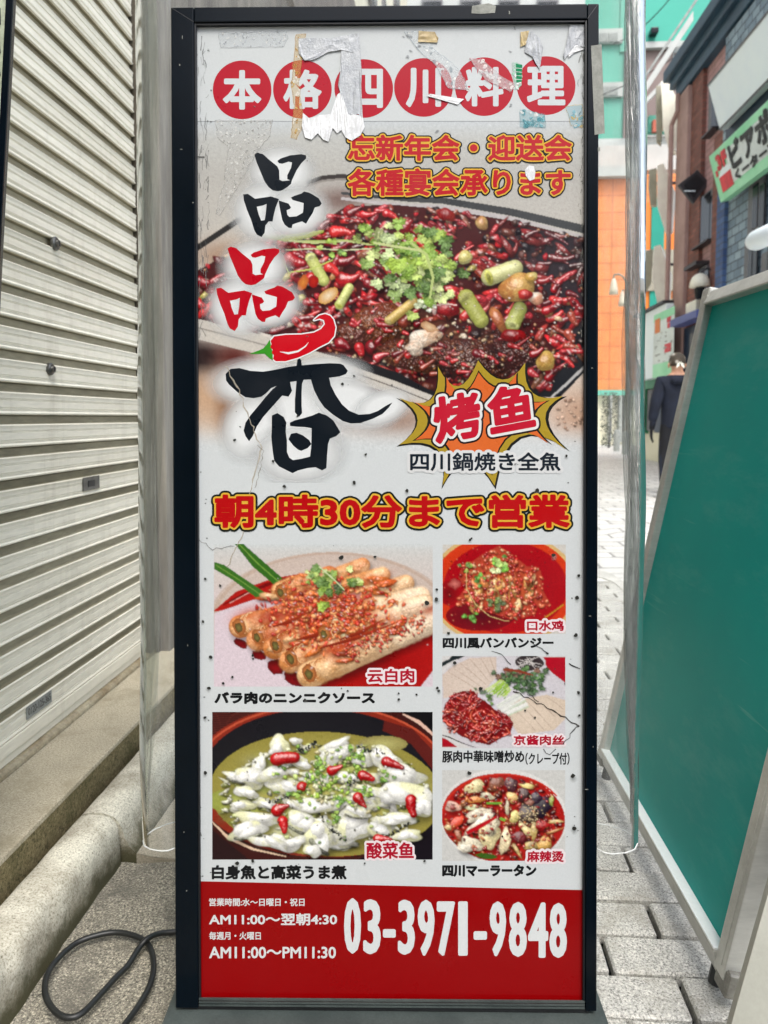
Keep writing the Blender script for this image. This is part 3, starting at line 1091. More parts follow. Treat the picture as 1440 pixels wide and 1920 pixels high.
def glint(a, x, y, s_, rnd=rnd):
    a.soft(x, y, s_ * rnd.uniform(.8, 1.8), s_ * rnd.uniform(.5, .9), rnd.uniform(-60, 60), P_(250, 236, 232), .8)


REDS = [(170, 24, 36), (200, 34, 42), (140, 18, 32), (216, 50, 50), (120, 18, 32), (190, 48, 58), (160, 66, 48)]
# random base texture: crumbs of crust, oil glints, chilli fragments
for i in range(900):
    x, y = rnd.uniform(362, 1100), rnd.uniform(385, 745)
    if not inpoly((x, y), bed): continue
    dark = x > 930 and y < 520
    r = rnd.random()
    if dark and r < .75: speck(H, x, y, rnd.uniform(4, 10), P_(*rnd.choice([(58, 48, 54), (70, 44, 48), (40, 34, 42), (88, 52, 46)])))
    elif r < .45: speck(H, x, y, rnd.uniform(4, 11), P_(*rnd.choice([(44, 16, 20), (60, 20, 22), (90, 34, 30), (104, 50, 38), (36, 18, 22)])))
    elif r < .8: speck(H, x, y, rnd.uniform(3, 8), P_(*rnd.choice(REDS)))
    else: speck(H, x, y, rnd.uniform(2, 4), P_(*rnd.choice([(200, 150, 110), (214, 180, 150), (170, 96, 60)])))
for i in range(420):
    x, y = rnd.uniform(362, 1100), rnd.uniform(385, 740)
    if not inpoly((x, y), bed): continue
    fish = 650 < x < 1000 and y > 610
    if fish and rnd.random() < .6: continue
    c = rnd.choice(REDS + [(206, 56, 56), (150, 96, 70), (96, 30, 34), (190, 70, 64)])
    if x > 940 and y < 520: c = tuple(v * .55 + 24 for v in c)
    elif y < 440: c = lerp(c, (176, 110, 116), .3)
    k_ = .75 if y < 430 else 1.0
    if rnd.random() < .6:
        chunk(H, x, y, rnd.uniform(18, 46) * k_, rnd.uniform(8, 15) * k_, rnd.uniform(-70, 60), P_(*c))
    else:
        chili(H, x, y, rnd.uniform(26, 52) * k_, rnd.uniform(8, 13) * k_, rnd.uniform(-70, 60), P_(*c), rnd.uniform(-.25, .25), False)
    if rnd.random() < .55:
        for _ in range(rnd.randint(1, 3)): glint(H, x + rnd.uniform(-9, 9), y + rnd.uniform(-6, 4), rnd.uniform(1.0, 2.4))
for i in range(44):
    x, y = rnd.uniform(380, 1080), rnd.uniform(400, 720)
    if inpoly((x, y), bed) and not (x > 940 and y < 520): chunk(H, x, y, rnd.uniform(12, 26), rnd.uniform(8, 15), rnd.uniform(0, 180), P_(*rnd.choice([(222, 190, 150), (206, 150, 96), (230, 214, 190), (190, 176, 96)])), .3)
for i in range(120):      # larger glossy chilli lengths on top
    x, y = rnd.uniform(380, 1090), rnd.uniform(405, 730)
    if not inpoly((x, y), bed) or (x > 930 and y < 520) or (700 < x < 950 and y > 600): continue
    c = rnd.choice([(190, 28, 40), (170, 20, 34), (206, 50, 50), (150, 24, 40), (186, 60, 66)])
    L_, w0_, ro_ = rnd.uniform(38, 64), rnd.uniform(10, 16), rnd.uniform(-60, 50)
    chili(H, x, y, L_, w0_, ro_, P_(*c), rnd.uniform(-.2, .2), False)
    for _ in range(3):
        t_ = rnd.uniform(-.4, .4)
        chunk(H, x + t_ * L_ * math.cos(R(ro_)) + rnd.uniform(-2, 2), y + t_ * L_ * math.sin(R(ro_)) - 1, L_ * .3, w0_ * .5, ro_, P_(*lerp(c, rnd.choice([(60, 10, 20), (226, 110, 110), (90, 16, 26)]), .5)), .4)
    for _ in range(rnd.randint(1, 3)): glint(H, x + rnd.uniform(-.3, .3) * L_, y + rnd.uniform(-5, 1), rnd.uniform(1.2, 2.6))
# speckled crust over the fish
for i in range(420):
    x, y = rnd.gauss(850, 110), rnd.gauss(660, 34)
    if not inpoly((x, y), bed) or y < 570: continue
    speck(H, x, y, rnd.uniform(1.5, 4), P_(*rnd.choice([(196, 170, 130), (70, 30, 24), (150, 96, 60), (40, 18, 20), (220, 200, 170), (160, 40, 36)])))
H.at(0, 0, 1)
# browned fish showing through the chillies
H.dome(712, 608, 66, 34, -18, P_(150, 84, 46), spec=.5, pw=16, tex=.35, bump=.5, irr=.16, amb=.34, col2=P_(96, 44, 30))
H.dome(660, 628, 34, 22, 10, P_(126, 64, 40), spec=.5, tex=.35, bump=.5, col2=P_(84, 36, 28))
H.dome(874, 672, 92, 34, 10, P_(112, 58, 40), spec=.55, pw=16, tex=.4, bump=.6, irr=.14, amb=.3, col2=P_(58, 26, 24))
H.dome(968, 655, 54, 34, 30, P_(104, 46, 38), spec=.5, tex=.4, bump=.6, col2=P_(52, 24, 24))
H.dome(760, 668, 60, 24, 18, P_(130, 74, 46), spec=.5, tex=.4, bump=.6, col2=P_(70, 32, 26))
for i in range(90):
    x, y = rnd.choice([(712, 608), (874, 672), (968, 655), (760, 668)]); x += rnd.gauss(0, 40); y += rnd.gauss(0, 16)
    if rnd.random() < .5: speck(H, x, y, rnd.uniform(1.4, 3), P_(*rnd.choice([(226, 200, 160), (60, 24, 20), (190, 130, 80)])))
    else: chili(H, x, y, rnd.uniform(14, 34), rnd.uniform(6, 10), rnd.uniform(-60, 50), P_(*rnd.choice(REDS)), 0, False)
# white fish meat
H.at(700, 360, 3.512)
H.dome(330, 965, 105, 62, -25, P_(238, 228, 212), spec=.3, tex=.1, bump=.3, irr=.2, amb=.55, col2=P_(214, 180, 150))
H.dome(275, 1030, 62, 42, -10, P_(232, 216, 196), spec=.3, tex=.12, bump=.3, irr=.2, amb=.5, col2=P_(196, 150, 120))
H.ell(370, 890, 60, 30, 20, P_(226, 200, 160), P_(190, 140, 100), 12, .2, rnd=rnd)
for i in range(60): speck(H, rnd.uniform(380, 860), rnd.uniform(940, 1180), rnd.uniform(5, 12), P_(*rnd.choice([(200, 180, 150), (60, 26, 22), (150, 100, 70)])))
# garnish pieces
def tube(a, x, y, L, w_, rot, c, cend, dark=.72):
    ca, sa = math.cos(R(rot)), math.sin(R(rot))
    h = L / 2 - w_ * .2
    a.cap((x - h * ca, y - h * sa), (x + h * ca, y + h * sa), w_ * .5, w_ * .48, c, spec=.3, pw=14, bump=.06, tex=.07, irr=.02, amb=.5)
    a.dome(x - h * ca * 1.08, y - h * sa * 1.08, w_ * .24, w_ * .46, rot, cend, spec=.1, shadow=.1, irr=.04, flat=1)
    a.dome(x - h * ca * 1.10, y - h * sa * 1.10, w_ * .12, w_ * .28, rot, tuple(k * .7 for k in cend), spec=.05, shadow=0, irr=.04, flat=1)


tube(H, 850, 530, 220, 110, -20, P_(206, 206, 146), P_(172, 172, 84))
tube(H, 660, 770, 220, 105, 57, P_(168, 172, 84), P_(186, 186, 110))
tube(H, 940, 820, 150, 100, -65, P_(176, 182, 96), P_(196, 200, 130))
tube(H, 190, 790, 190, 50, -38, P_(214, 184, 96), P_(226, 200, 130))
H.dome(950, 630, 120, 95, -30, P_(222, 178, 100), spec=.45, pw=18, tex=.1, bump=.08, irr=.1, amb=.45, col2=P_(176, 116, 60))
H.dome(1040, 560, 40, 34, 0, P_(226, 206, 130), spec=.45, pw=18, tex=.1, bump=.08, irr=.1, amb=.45, col2=P_(190, 150, 70))
H.dome(1070, 700, 50, 42, 30, P_(236, 222, 204), spec=.45, pw=18, tex=.1, bump=.08, irr=.1, amb=.45, col2=P_(206, 150, 120))
H.dome(1000, 675, 48, 36, 0, P_(206, 50, 44), spec=.45, pw=18, tex=.1, bump=.08, irr=.1, amb=.45, col2=P_(150, 24, 26))
H.dome(820, 840, 90, 38, 62, P_(208, 140, 80), spec=.45, pw=18, tex=.1, bump=.08, irr=.1, amb=.45, col2=P_(160, 84, 50))
H.dome(605, 430, 48, 44, 0, P_(226, 220, 160), spec=.45, pw=18, tex=.1, bump=.08, irr=.1, amb=.45, col2=P_(196, 186, 110))
H.dome(1135, 1115, 66, 60, -35, P_(220, 184, 100), spec=.45, pw=18, tex=.1, bump=.08, irr=.1, amb=.45, col2=P_(170, 124, 58))
H.dome(920, 945, 86, 42, 3, P_(176, 22, 28), spec=.45, pw=18, tex=.1, bump=.08, irr=.1, amb=.45, col2=P_(120, 10, 16))
H.dome(480, 770, 90, 50, 2, P_(190, 34, 40), spec=.45, pw=18, tex=.1, bump=.08, irr=.1, amb=.45, col2=P_(130, 20, 28))
H.dome(400, 775, 16, 34, 0, P_(240, 216, 206), spec=.45, pw=18, tex=.1, bump=.08, irr=.1, amb=.45, col2=P_(226, 170, 160))
H.rib([(400, 750), (470, 735), (550, 745)], [6, 16, 6], P_(240, 206, 196))
H.dome(480, 150, 60, 44, 20, P_(176, 50, 40), spec=.45, pw=18, tex=.1, bump=.08, irr=.1, amb=.45, col2=P_(130, 26, 30))
H.dome(715, 205, 40, 46, 0, P_(216, 180, 120), spec=.45, pw=18, tex=.1, bump=.08, irr=.1, amb=.45, col2=P_(170, 120, 70))
for p in ((230, 230, 90, 40, -20), (250, 260, 110, 40, 30), (60, 120, 100, 34, -5), (1190, 590, 70, 30, 40), (1320, 680, 100, 40, 20), (1320, 840, 110, 50, 60), (1300, 960, 110, 60, 60), (1080, 1050, 110, 48, -30), (1060, 1200, 90, 50, 30), (220, 830, 120, 60, -50), (60, 1080, 120, 50, -20), (690, 1070, 70, 50, 30)):
    chili(H, *p[:4], p[4], P_(*rnd.choice(REDS)), rnd.uniform(-.2, .2))
H.at(350, 260, 3.349)
for p in ((980, 590, 150, 70, 5), (690, 770, 150, 80, 20), (790, 890, 90, 80, 60), (1030, 870, 170, 90, -15), (920, 830, 110, 60, 40), (1160, 920, 100, 60, 30), (1010, 760, 130, 60, -20), (1060, 450, 120, 50, -30), (1150, 470, 120, 44, -10), (1290, 490, 120, 50, 30), (1390, 540, 120, 80, -50), (110, 900, 100, 60, 10), (90, 1040, 90, 60, 30), (660, 1010, 90, 46, 40), (870, 540, 110, 60, -40), (990, 1300, 110, 70, 30), (1090, 1330, 90, 60, 70), (1170, 1310, 60, 90, 0)):
    chili(H, *p[:4], p[4], P_(*rnd.choice(REDS[:4])), rnd.uniform(-.2, .2))
tube(H, 820, 820, 190, 70, 60, P_(196, 202, 116), P_(214, 216, 150))
tube(H, 990, 990, 150, 56, -60, P_(206, 212, 130), P_(190, 196, 90))
H.ell(890, 985, 72, 40, -35, P_(238, 222, 190), P_(216, 160, 80), 14, .06, rnd=rnd)
H.ell(795, 895, 34, 40, 0, P_(196, 40, 26), P_(150, 20, 20), 12, .08, rnd=rnd)
H.ell(730, 905, 30, 50, 20, P_(220, 140, 60), P_(190, 90, 40), 12, .15, rnd=rnd)
tube(H, 1350, 1080, 220, 56, -38, P_(206, 176, 96), P_(216, 200, 130))
H.rib([(480, 610), (620, 625), (760, 605), (860, 580)], [26, 44, 40, 16], P_(150, 160, 40), P_(190, 196, 90))
H.rib([(640, 640), (800, 650), (1000, 640), (1150, 665), (1300, 668), (1440, 680)], [12, 20, 14, 12, 12, 10], P_(206, 214, 150), P_(176, 190, 110))
H.rib([(620, 700), (800, 690), (1000, 700), (1160, 690), (1440, 690)], [6, 8, 8, 8, 6], P_(214, 220, 176))
H.rib([(600, 760), (640, 840), (780, 820), (920, 760)], [6, 8, 10, 8], P_(196, 210, 110))


def cilantro(a, x, y, s, n, rnd, pal, lob=.34):
    for i in range(n):
        a.leaf(x + rnd.gauss(0, s * .55), y + rnd.gauss(0, s * .45), s * rnd.uniform(.26, .5), rnd.uniform(0, 360), P_(*rnd.choice(pal)))


GR = [(156, 186, 70), (128, 164, 56), (180, 202, 104), (92, 128, 54), (142, 178, 72), (200, 214, 140)]
H.at(0, 0, 1)
cilantro(H, 724, 450, 36, 12, rnd, GR)
cilantro(H, 790, 470, 46, 22, rnd, GR)
cilantro(H, 735, 505, 40, 12, rnd, [(190, 208, 150), (150, 180, 96), (120, 158, 64), (70, 104, 50)])
cilantro(H, 800, 520, 50, 34, rnd, GR)
cilantro(H, 835, 500, 30, 10, rnd, GR)
cilantro(H, 628, 470, 22, 6, rnd, GR)
cilantro(H, 690, 424, 26, 5, rnd, GR[:3])
cilantro(H, 790, 572, 18, 5, rnd, [(226, 232, 214), (196, 206, 170)])
H.rib([(770, 455), (800, 478), (812, 520), (806, 560)], [5, 6, 5, 4], P_(190, 206, 130))
H.rib([(700, 455), (740, 462), (790, 470)], [4, 5, 4], P_(206, 216, 150))
for i in range(150):
    x, y = rnd.uniform(560, 1095), rnd.uniform(400, 735)
    if inpoly((x, y), bed): speck(H, x, y, rnd.uniform(.8, 2.0), P_(244, 226, 216))
# tray front rim
H.poly([(362, 596), (470, 622), (560, 650), (640, 672), (745, 712), (832, 748), (832, 766), (740, 738), (640, 712), (500, 668), (362, 634)], P_(206, 200, 190))
H.rib([(362, 612), (470, 640), (560, 664)], 3, P_(156, 150, 142))
H.poly([(640, 664), (745, 698), (800, 728), (836, 742), (832, 750), (745, 716), (640, 680)], P_(30, 30, 34))
H.rib([(640, 690), (745, 728), (815, 756)], 2.2, P_(100, 92, 86))
for i in range(34):
    speck(H, rnd.uniform(1045, 1098), rnd.uniform(745, 806), rnd.uniform(2, 4), P_(*rnd.choice([(150, 116, 96), (176, 140, 118), (210, 178, 156)])))
hero = H.build('dish_photo', M['photo'], poster)
hero['label'] = 'large photo of a grilled fish tray under red chillies and coriander'

# ---- soft white glow behind the brush characters -----------------------------
G = Art(.00030, 2e-6, clip=(362, 225, 1102, 905))
WG = P_(234, 237, 237)


def glow(a, x, y, rx, ry, rot=0, core=.42, al=.97):
    n = 30
    rx, ry = rx * 1.16, ry * 1.16
    ca, sa = math.cos(R(rot)), math.sin(R(rot))
    rings = []
    for q, al_ in ((core, al), (core + (1 - core) * .35, al * .72), (core + (1 - core) * .68, al * .28), (1, 0)):
        rings.append(([(x + rx * q * math.cos(2 * math.pi * i / n) * ca - ry * q * math.sin(2 * math.pi * i / n) * sa,
                        y + rx * q * math.cos(2 * math.pi * i / n) * sa + ry * q * math.sin(2 * math.pi * i / n) * ca) for i in range(n)], (*WG, al_)))
    pr = []
    for i in range(n):
        j = (i + 1) % n
        pr.append(([(x, y), rings[0][0][i], rings[0][0][j]], [(*WG, al), rings[0][1], rings[0][1]]))
        for k in (0, 1, 2):
            pr.append(([rings[k][0][i], rings[k + 1][0][i], rings[k + 1][0][j], rings[k][0][j]], [rings[k][1], rings[k + 1][1], rings[k + 1][1], rings[k][1]]))
    a.prim(pr)


for x, y, rx, ry, rt_ in ((528, 322, 66, 52, 0), (498, 398, 66, 62, 15), (556, 398, 62, 50, -10), (478, 500, 66, 54, 0), (448, 575, 62, 60, 15), (505, 572, 64, 46, -10),
                          (480, 716, 90, 46, -4), (600, 706, 90, 40, -4), (560, 800, 90, 110, 0), (470, 800, 56, 70, 30), (660, 756, 84, 50, 20), (716, 764, 60, 34, -20), (560, 852, 90, 56, 0)):
    glow(G, x, y, rx, ry, rt_)
G.build('white_glow', M['soft'], poster)

# ---- brush characters of the shop name ----------------------------------------
BLK = P_(16, 24, 32)
RED = P_(190, 0, 26)
pin = [[(425, 100), (445, 88), (480, 98), (515, 130), (570, 175), (581, 200), (583, 258), (600, 267), (650, 262), (632, 255), (632, 230), (655, 185), (662, 150), (640, 145), (600, 158), (580, 155), (570, 140), (590, 125), (650, 105), (720, 98), (750, 105), (750, 125), (720, 155), (690, 200), (661, 262), (655, 285), (630, 305), (600, 325), (570, 331), (540, 325), (515, 305), (490, 270), (465, 210), (440, 150)],
       [(578, 388), (605, 397), (640, 408), (655, 432), (648, 442), (628, 450), (632, 478), (645, 492), (690, 488), (730, 465), (733, 440), (735, 405), (700, 395), (665, 385), (655, 370), (680, 358), (720, 345), (738, 332), (765, 338), (790, 350), (830, 375), (848, 408), (835, 425), (805, 432), (790, 470), (770, 500), (750, 535), (725, 520), (690, 530), (665, 540), (660, 562), (640, 560), (615, 540), (600, 510), (590, 460), (582, 420)]]
pinL = ([(355, 350), (385, 347), (430, 378), (470, 372), (530, 363), (580, 380), (560, 430), (547, 480), (540, 520), (515, 520), (495, 545), (490, 590), (470, 618), (440, 602), (425, 575), (405, 510), (380, 450), (360, 390)],
        [(440, 428), (480, 420), (502, 410), (497, 470), (490, 512), (468, 515), (452, 475)])


def brush(col, dx, dy, name):
    a = Art(.00036, 2e-6).at(350, 260, 3.349)
    sh_ = lambda L: [(x + dx, y + dy) for x, y in L]
    for q in pin: a.poly(sh_(q), col)
    a.polyh(sh_(pinL[0]), [sh_(pinL[1])], col)
    return a.build('logo_character', M['print'], poster)


brush(BLK, 0, 0, '')
tag(brush(RED, -168, 590, ''), 'red brush-written logo character')
xiang = [(245, 440), (275, 408), (330, 402), (400, 420), (480, 425), (560, 412), (640, 395), (690, 388), (695, 352), (708, 340), (720, 352), (722, 385), (800, 378), (900, 372), (965, 375), (985, 384), (1012, 420), (1000, 440), (960, 455), (895, 463), (905, 510), (935, 570), (975, 630), (1020, 670), (1080, 695), (1150, 690), (1200, 672), (1250, 640), (1292, 618), (1270, 650), (1230, 690), (1170, 720), (1090, 748), (1030, 750), (980, 735), (920, 695), (865, 650), (830, 600), (800, 540), (780, 474), (735, 476), (725, 500), (722, 560), (722, 640), (725, 685), (705, 710), (680, 680), (680, 600), (690, 484), (650, 490), (655, 520), (662, 545), (640, 582), (600, 575), (560, 620), (520, 665), (480, 710), (440, 770), (415, 830), (392, 862), (370, 830), (358, 795), (370, 745), (400, 700), (450, 640), (500, 580), (540, 535), (565, 515), (530, 528), (500, 560), (470, 582), (420, 592), (370, 585), (320, 555), (265, 505), (248, 480)]
ri1 = [(535, 700), (570, 685), (610, 710), (626, 745), (622, 800), (630, 860), (630, 930), (645, 965), (668, 980), (720, 972), (775, 958), (782, 900), (784, 840), (785, 780), (740, 772), (690, 770), (650, 765), (648, 745), (680, 730), (740, 715), (790, 700), (830, 682), (880, 700), (920, 730), (945, 770), (965, 805), (940, 830), (900, 845), (888, 880), (882, 950), (878, 1030), (850, 1045), (810, 1025), (760, 1030), (700, 1045), (665, 1062), (620, 1040), (580, 1020), (550, 985), (540, 920), (532, 840), (535, 770)]
ri2 = [(640, 850), (655, 815), (690, 808), (730, 825), (770, 855), (783, 880), (760, 905), (720, 922), (700, 915), (670, 890)]
a = Art(.00036, 2e-6).at(350, 570, 3.349)
for q in (xiang, ri1, ri2): a.poly(q, BLK)
a.build('logo_character', M['print'], poster)
# chilli pepper emblem
a = Art(.00040, 2e-6).at(350, 260, 3.349)
body = [(800, 1140), (812, 1128), (835, 1110), (870, 1101), (900, 1112), (920, 1135), (935, 1185), (925, 1240), (890, 1280), (830, 1310), (770, 1345), (700, 1375), (620, 1398), (560, 1398), (542, 1382), (548, 1362), (535, 1345), (540, 1325), (525, 1310), (533, 1290), (527, 1270), (550, 1242), (620, 1232), (720, 1230), (800, 1218), (845, 1195), (868, 1165), (862, 1140), (835, 1130)]
stem = [(392, 1352), (440, 1335), (480, 1318), (505, 1290), (522, 1262), (530, 1300), (540, 1345), (542, 1392), (515, 1375), (490, 1350), (450, 1352)]
for poly_, c in ((body, WG),):
    a.capsules([(poly_[i], poly_[(i + 1) % len(poly_)]) for i in range(len(poly_))], 8, c, 0)
for q in body: pass
a.at(350, 260, 3.349)
a.poly(stem, P_(60, 150, 40)); a.poly(body, P_(206, 8, 28))
a.rib([(585, 1338), (640, 1348), (700, 1335), (745, 1305), (765, 1280)], [2, 14, 12, 8, 2], WG)
a.build('chilli_emblem', M['print'], poster)

# ---- red discs with the heading -------------------------------------------------
DR = P_(186, 14, 40)
for i, (ch, cx, cy) in enumerate(zip('本格四川料理', (454, 567, 682, 794, 908, 1024), (168.5, 167.5, 166, 164, 162.5, 160.5))):
    a = Art(.00006, 2e-6)
    a.ell(cx, cy, 55, 55, 0, DR, n=56)
    d = a.build('heading_disc', M['print'], poster)
    a = Art(.00008, 2e-6)
    wd = 36 if ch != '川' else 33
    text(a, ch, (cx - wd, cy - 37, cx + wd, cy + 37), P_(214, 220, 222), 2.6)
    a.build('heading_character', M['print'], d)

# ---- outlined lettering ----------------------------------------------------------
YEL = P_(226, 178, 60); BK2 = P_(22, 30, 26)
a = Art(.00036, 2e-6)
RC = P_(192, 30, 40)
text(a, '忘新年会・迎送会', (652, 253, 1072, 302), RC, 1.6, [(5.2, BK2), (2.6, YEL)])
text(a, '各種宴会承ります', (652, 316, 1070, 368), RC, 1.6, [(5.2, BK2), (2.6, YEL)])
a.build('party_lettering', M['print'], poster)
a = Art(.00036, 2e-6)
text(a, '朝4時30分まで営業', (402, 927, 1068, 990), P_(186, 8, 14), 2.5, [(7.2, BK2), (3.4, YEL)])
a.build('opening_time_lettering', M['print'], poster)

# ---- orange starburst -----------------------------------------------------------
a = Art(.00036, 2e-6).at(700, 660, 3.512)
tips = [(425, 95), (690, 55), (1000, 70), (1250, 290), (1268, 640), (798, 880), (455, 880), (170, 610), (165, 300)]
vals = [(560, 225), (850, 182), (1050, 270), (1132, 440), (960, 560), (620, 720), (420, 640), (292, 450), (375, 315)]


def burst(inset, wob=0):
    pts = []
    cx, cy = 705, 425
    for i in range(9):
        A, B, V = tips[i], tips[(i + 1) % 9], vals[i]
        c = (2 * V[0] - (A[0] + B[0]) / 2, 2 * V[1] - (A[1] + B[1]) / 2)
        for k in range(8):
            t = k / 8
            pts.append(((1 - t) ** 2 * A[0] + 2 * t * (1 - t) * c[0] + t * t * B[0], (1 - t) ** 2 * A[1] + 2 * t * (1 - t) * c[1] + t * t * B[1]))
    return [(cx + (x - cx) * inset, cy + (y - cy) * inset) for x, y in pts]


for ins, c, dx, dy in ((1.04, P_(26, 28, 26), 4, 6), (1.0, P_(176, 150, 46), 0, 0), (.84, P_(26, 28, 26), 0, 6), (.80, P_(222, 108, 48), 0, 6)):
    a.poly([(x + dx, y + dy) for x, y in burst(ins)], c)
text(a, '烤', (812, 738, 902, 826), P_(196, 20, 48), 3.6, [(8.5, P_(34, 22, 24)), (5.0, P_(232, 232, 230))], rot=-6, skew=-.08)
text(a, '鱼', (914, 722, 1002, 808), P_(196, 20, 48), 3.6, [(8.5, P_(34, 22, 24)), (5.0, P_(232, 232, 230))], rot=-6, skew=-.08)
a.build('starburst', M['print'], poster)
a = Art(.00056, 2e-6)
text(a, '四川鍋焼き全魚', (769, 848, 1051, 883), P_(24, 34, 44), .9, [(5.5, P_(222, 224, 224))])
a.build('caption_lettering', M['print'], poster)

# ---- the five dish photos ----------------------------------------------------------
DB = P_(20, 22, 24)


def caption(txt, bb, bold=1.0, parent=None):
    a = Art(.00008, 2e-6)
    text(a, txt, bb, DB, bold)
    return a.build('caption_lettering', M['print'], parent or poster)


def dish_label(parent, txt, bb, bold=.9, o=4.0):
    a = Art(.00008, 2e-6)
    text(a, txt, bb, P_(176, 14, 44), bold, [(o, P_(238, 226, 228))])
    a.build('dish_lettering', M['print'], parent)


# rolls in red sauce
r = random.Random(21)
a = Photo((401, 1020, 812, 1288)).at(380, 1000, 3.2)
grid(a, 60, 50, 1400, 930, 24, 18, lambda x, y: P_(*key(y, [(60, (210, 218, 220)), (110, (208, 206, 202)), (300, (214, 202, 196)), (500, (218, 202, 208)), (930, (220, 206, 214))])))
a.ell(780, 560, 760, 450, 0, P_(218, 202, 196), P_(204, 186, 174), 40)
a.ring(780, 560, 740, 445, 26, P_(196, 174, 158), 60, 180, 330, 12)
a.ell(820, 640, 640, 400, 0, P_(226, 212, 214), P_(220, 204, 206), 40)
a.fan((900, 800), [(580, 920), (1300, 930), (1400, 800), (1400, 540), (1150, 540), (900, 700), (640, 860)], P_(150, 8, 12), P_(176, 20, 18))
a.poly([(60, 470), (200, 350), (420, 270), (600, 240), (560, 300), (360, 380), (150, 460)], P_(176, 26, 20))
a.rib([(120, 430), (240, 370), (380, 310), (500, 270)], [6, 16, 22, 12], P_(120, 10, 12))
a.rib([(160, 420), (260, 365), (330, 330)], 5, P_(226, 160, 150))
a.poly([(70, 480), (300, 400), (440, 380), (600, 560), (560, 760), (640, 920), (70, 920)], P_(222, 206, 214))
for p in ((230, 660, 46, 26), (340, 730, 44, 30), (440, 800, 56, 44), (540, 870, 60, 36), (600, 905, 60, 26), (360, 690, 30, 16)):
    a.ell(*p, 30, P_(150, 14, 20), P_(110, 12, 20), 14, .15, rnd=r)
for q, c in (([(190, 60), (240, 60), (480, 270), (430, 310), (300, 200)], (54, 106, 30)), ([(70, 172), (130, 190), (380, 360), (330, 392), (180, 280), (70, 215)], (60, 112, 36))):
    a.poly(q, P_(*c))
a.rib([(215, 62), (330, 180), (455, 290)], 8, P_(110, 150, 60)); a.rib([(80, 190), (220, 280), (350, 370)], 7, P_(106, 146, 60))


def roll(x0, y0, x1, y1, wd, c=(222, 160, 96), core=(120, 120, 70)):
    n = 5
    pts = [(x0 + (x1 - x0) * i / n, y0 + (y1 - y0) * i / n) for i in range(n + 1)]
    a.rib(pts, wd, P_(*[v * .62 for v in c]), P_(*c))
    dx, dy = x1 - x0, y1 - y0; m = math.hypot(dx, dy)
    a.rib([(x - dy / m * wd * .18 * -1 * -1, y - wd * .2) for x, y in pts], [wd * .2, wd * .34, wd * .3, wd * .3, wd * .3, wd * .16], P_(238, 206, 160), P_(*c))
    ro = math.degrees(math.atan2(dy, dx))
    for k in range(4):
        q = .04 + .05 * k
        a.ring(x0 + dx * q, y0 + dy * q, wd * .3, wd * .52, 4, P_(190, 120, 60), 14)
    a.ell(x0, y0, wd * .34, wd * .52, ro, P_(206, 140, 76), P_(176, 112, 56), 16, .05, rnd=r)
    a.ell(x0 - 2, y0 + 4, wd * .2, wd * .34, ro, P_(*core), P_(150, 110, 60), 12, .12, rnd=r)


def wrap(x0, y0, x1, y1, w0, w1, cA, cB):
    """translucent rolled skin, wrinkled along its length"""
    n_ = 7
    a.cap((x0, y0), (x1, y1), w0 / 2, w1 / 2, P_(*lerp(cA, cB, .5)), spec=.25, pw=14, shadow=.6, tex=.1, bump=.16, irr=.03, amb=.55)
    for i_ in range(n_):
        t0, t1 = i_ / n_, min(1, (i_ + 1.25) / n_)
        c = lerp(cA, cB, (t0 + t1) / 2)
        b_ = r.uniform(-.05, .05) * w0
        a.cap((x0 + (x1 - x0) * t0, y0 + (y1 - y0) * t0 + b_), (x0 + (x1 - x0) * t1, y0 + (y1 - y0) * t1 + b_), (w0 + (w1 - w0) * t0) * .49, (w0 + (w1 - w0) * t1) * .49, P_(*c), spec=.3, pw=16, shadow=.0, tex=.12, bump=.2, irr=.03, amb=.58, alpha=.8, soft=5, col2=P_(*lerp(c, (250, 226, 190), .45)))


OA, OB, OC = (236, 150, 78), (242, 186, 128), (244, 212, 182)
wrap(800, 250, 960, 190, 84, 84, OA, (226, 150, 96)); wrap(880, 310, 1080, 250, 96, 92, OA, (228, 160, 104)); wrap(1000, 370, 1220, 300, 100, 96, OB, (226, 170, 120))
wrap(470, 350, 760, 250, 118, 110, (222, 150, 76), (214, 110, 60)); wrap(900, 470, 1310, 380, 120, 116, OB, OC)
wrap(225, 560, 640, 440, 132, 120, (226, 156, 84), (206, 96, 50)); wrap(325, 640, 700, 500, 124, 120, (222, 140, 74), (206, 90, 46))
wrap(735, 610, 1330, 430, 138, 124, (232, 160, 84), OC); wrap(430, 690, 820, 540, 128, 120, (224, 146, 76), (206, 96, 50)); wrap(525, 770, 980, 600, 132, 124, (224, 150, 84), (214, 116, 66))
wrap(645, 850, 1420, 510, 158, 130, (228, 160, 88), (240, 220, 196))
for i in range(26): a.soft(r.gauss(760, 200), r.gauss(490, 90), r.uniform(50, 120), r.uniform(24, 50), -18, P_(*r.choice([(190, 60, 26), (206, 90, 40), (170, 36, 20)])), .7)
for i in range(70):     # sauce soaked skins
    x, y = r.gauss(760, 230), r.gauss(500, 130)
    if y > 880 or (x - 760) ** 2 / 470 ** 2 + (y - 500) ** 2 / 300 ** 2 > 1: continue
    chunk(a, x, y, r.uniform(60, 150), r.uniform(24, 50), r.uniform(-30, 5), P_(*r.choice([(214, 116, 54), (226, 150, 92), (196, 80, 40), (236, 184, 130), (206, 96, 46)])), .3, 10, r)
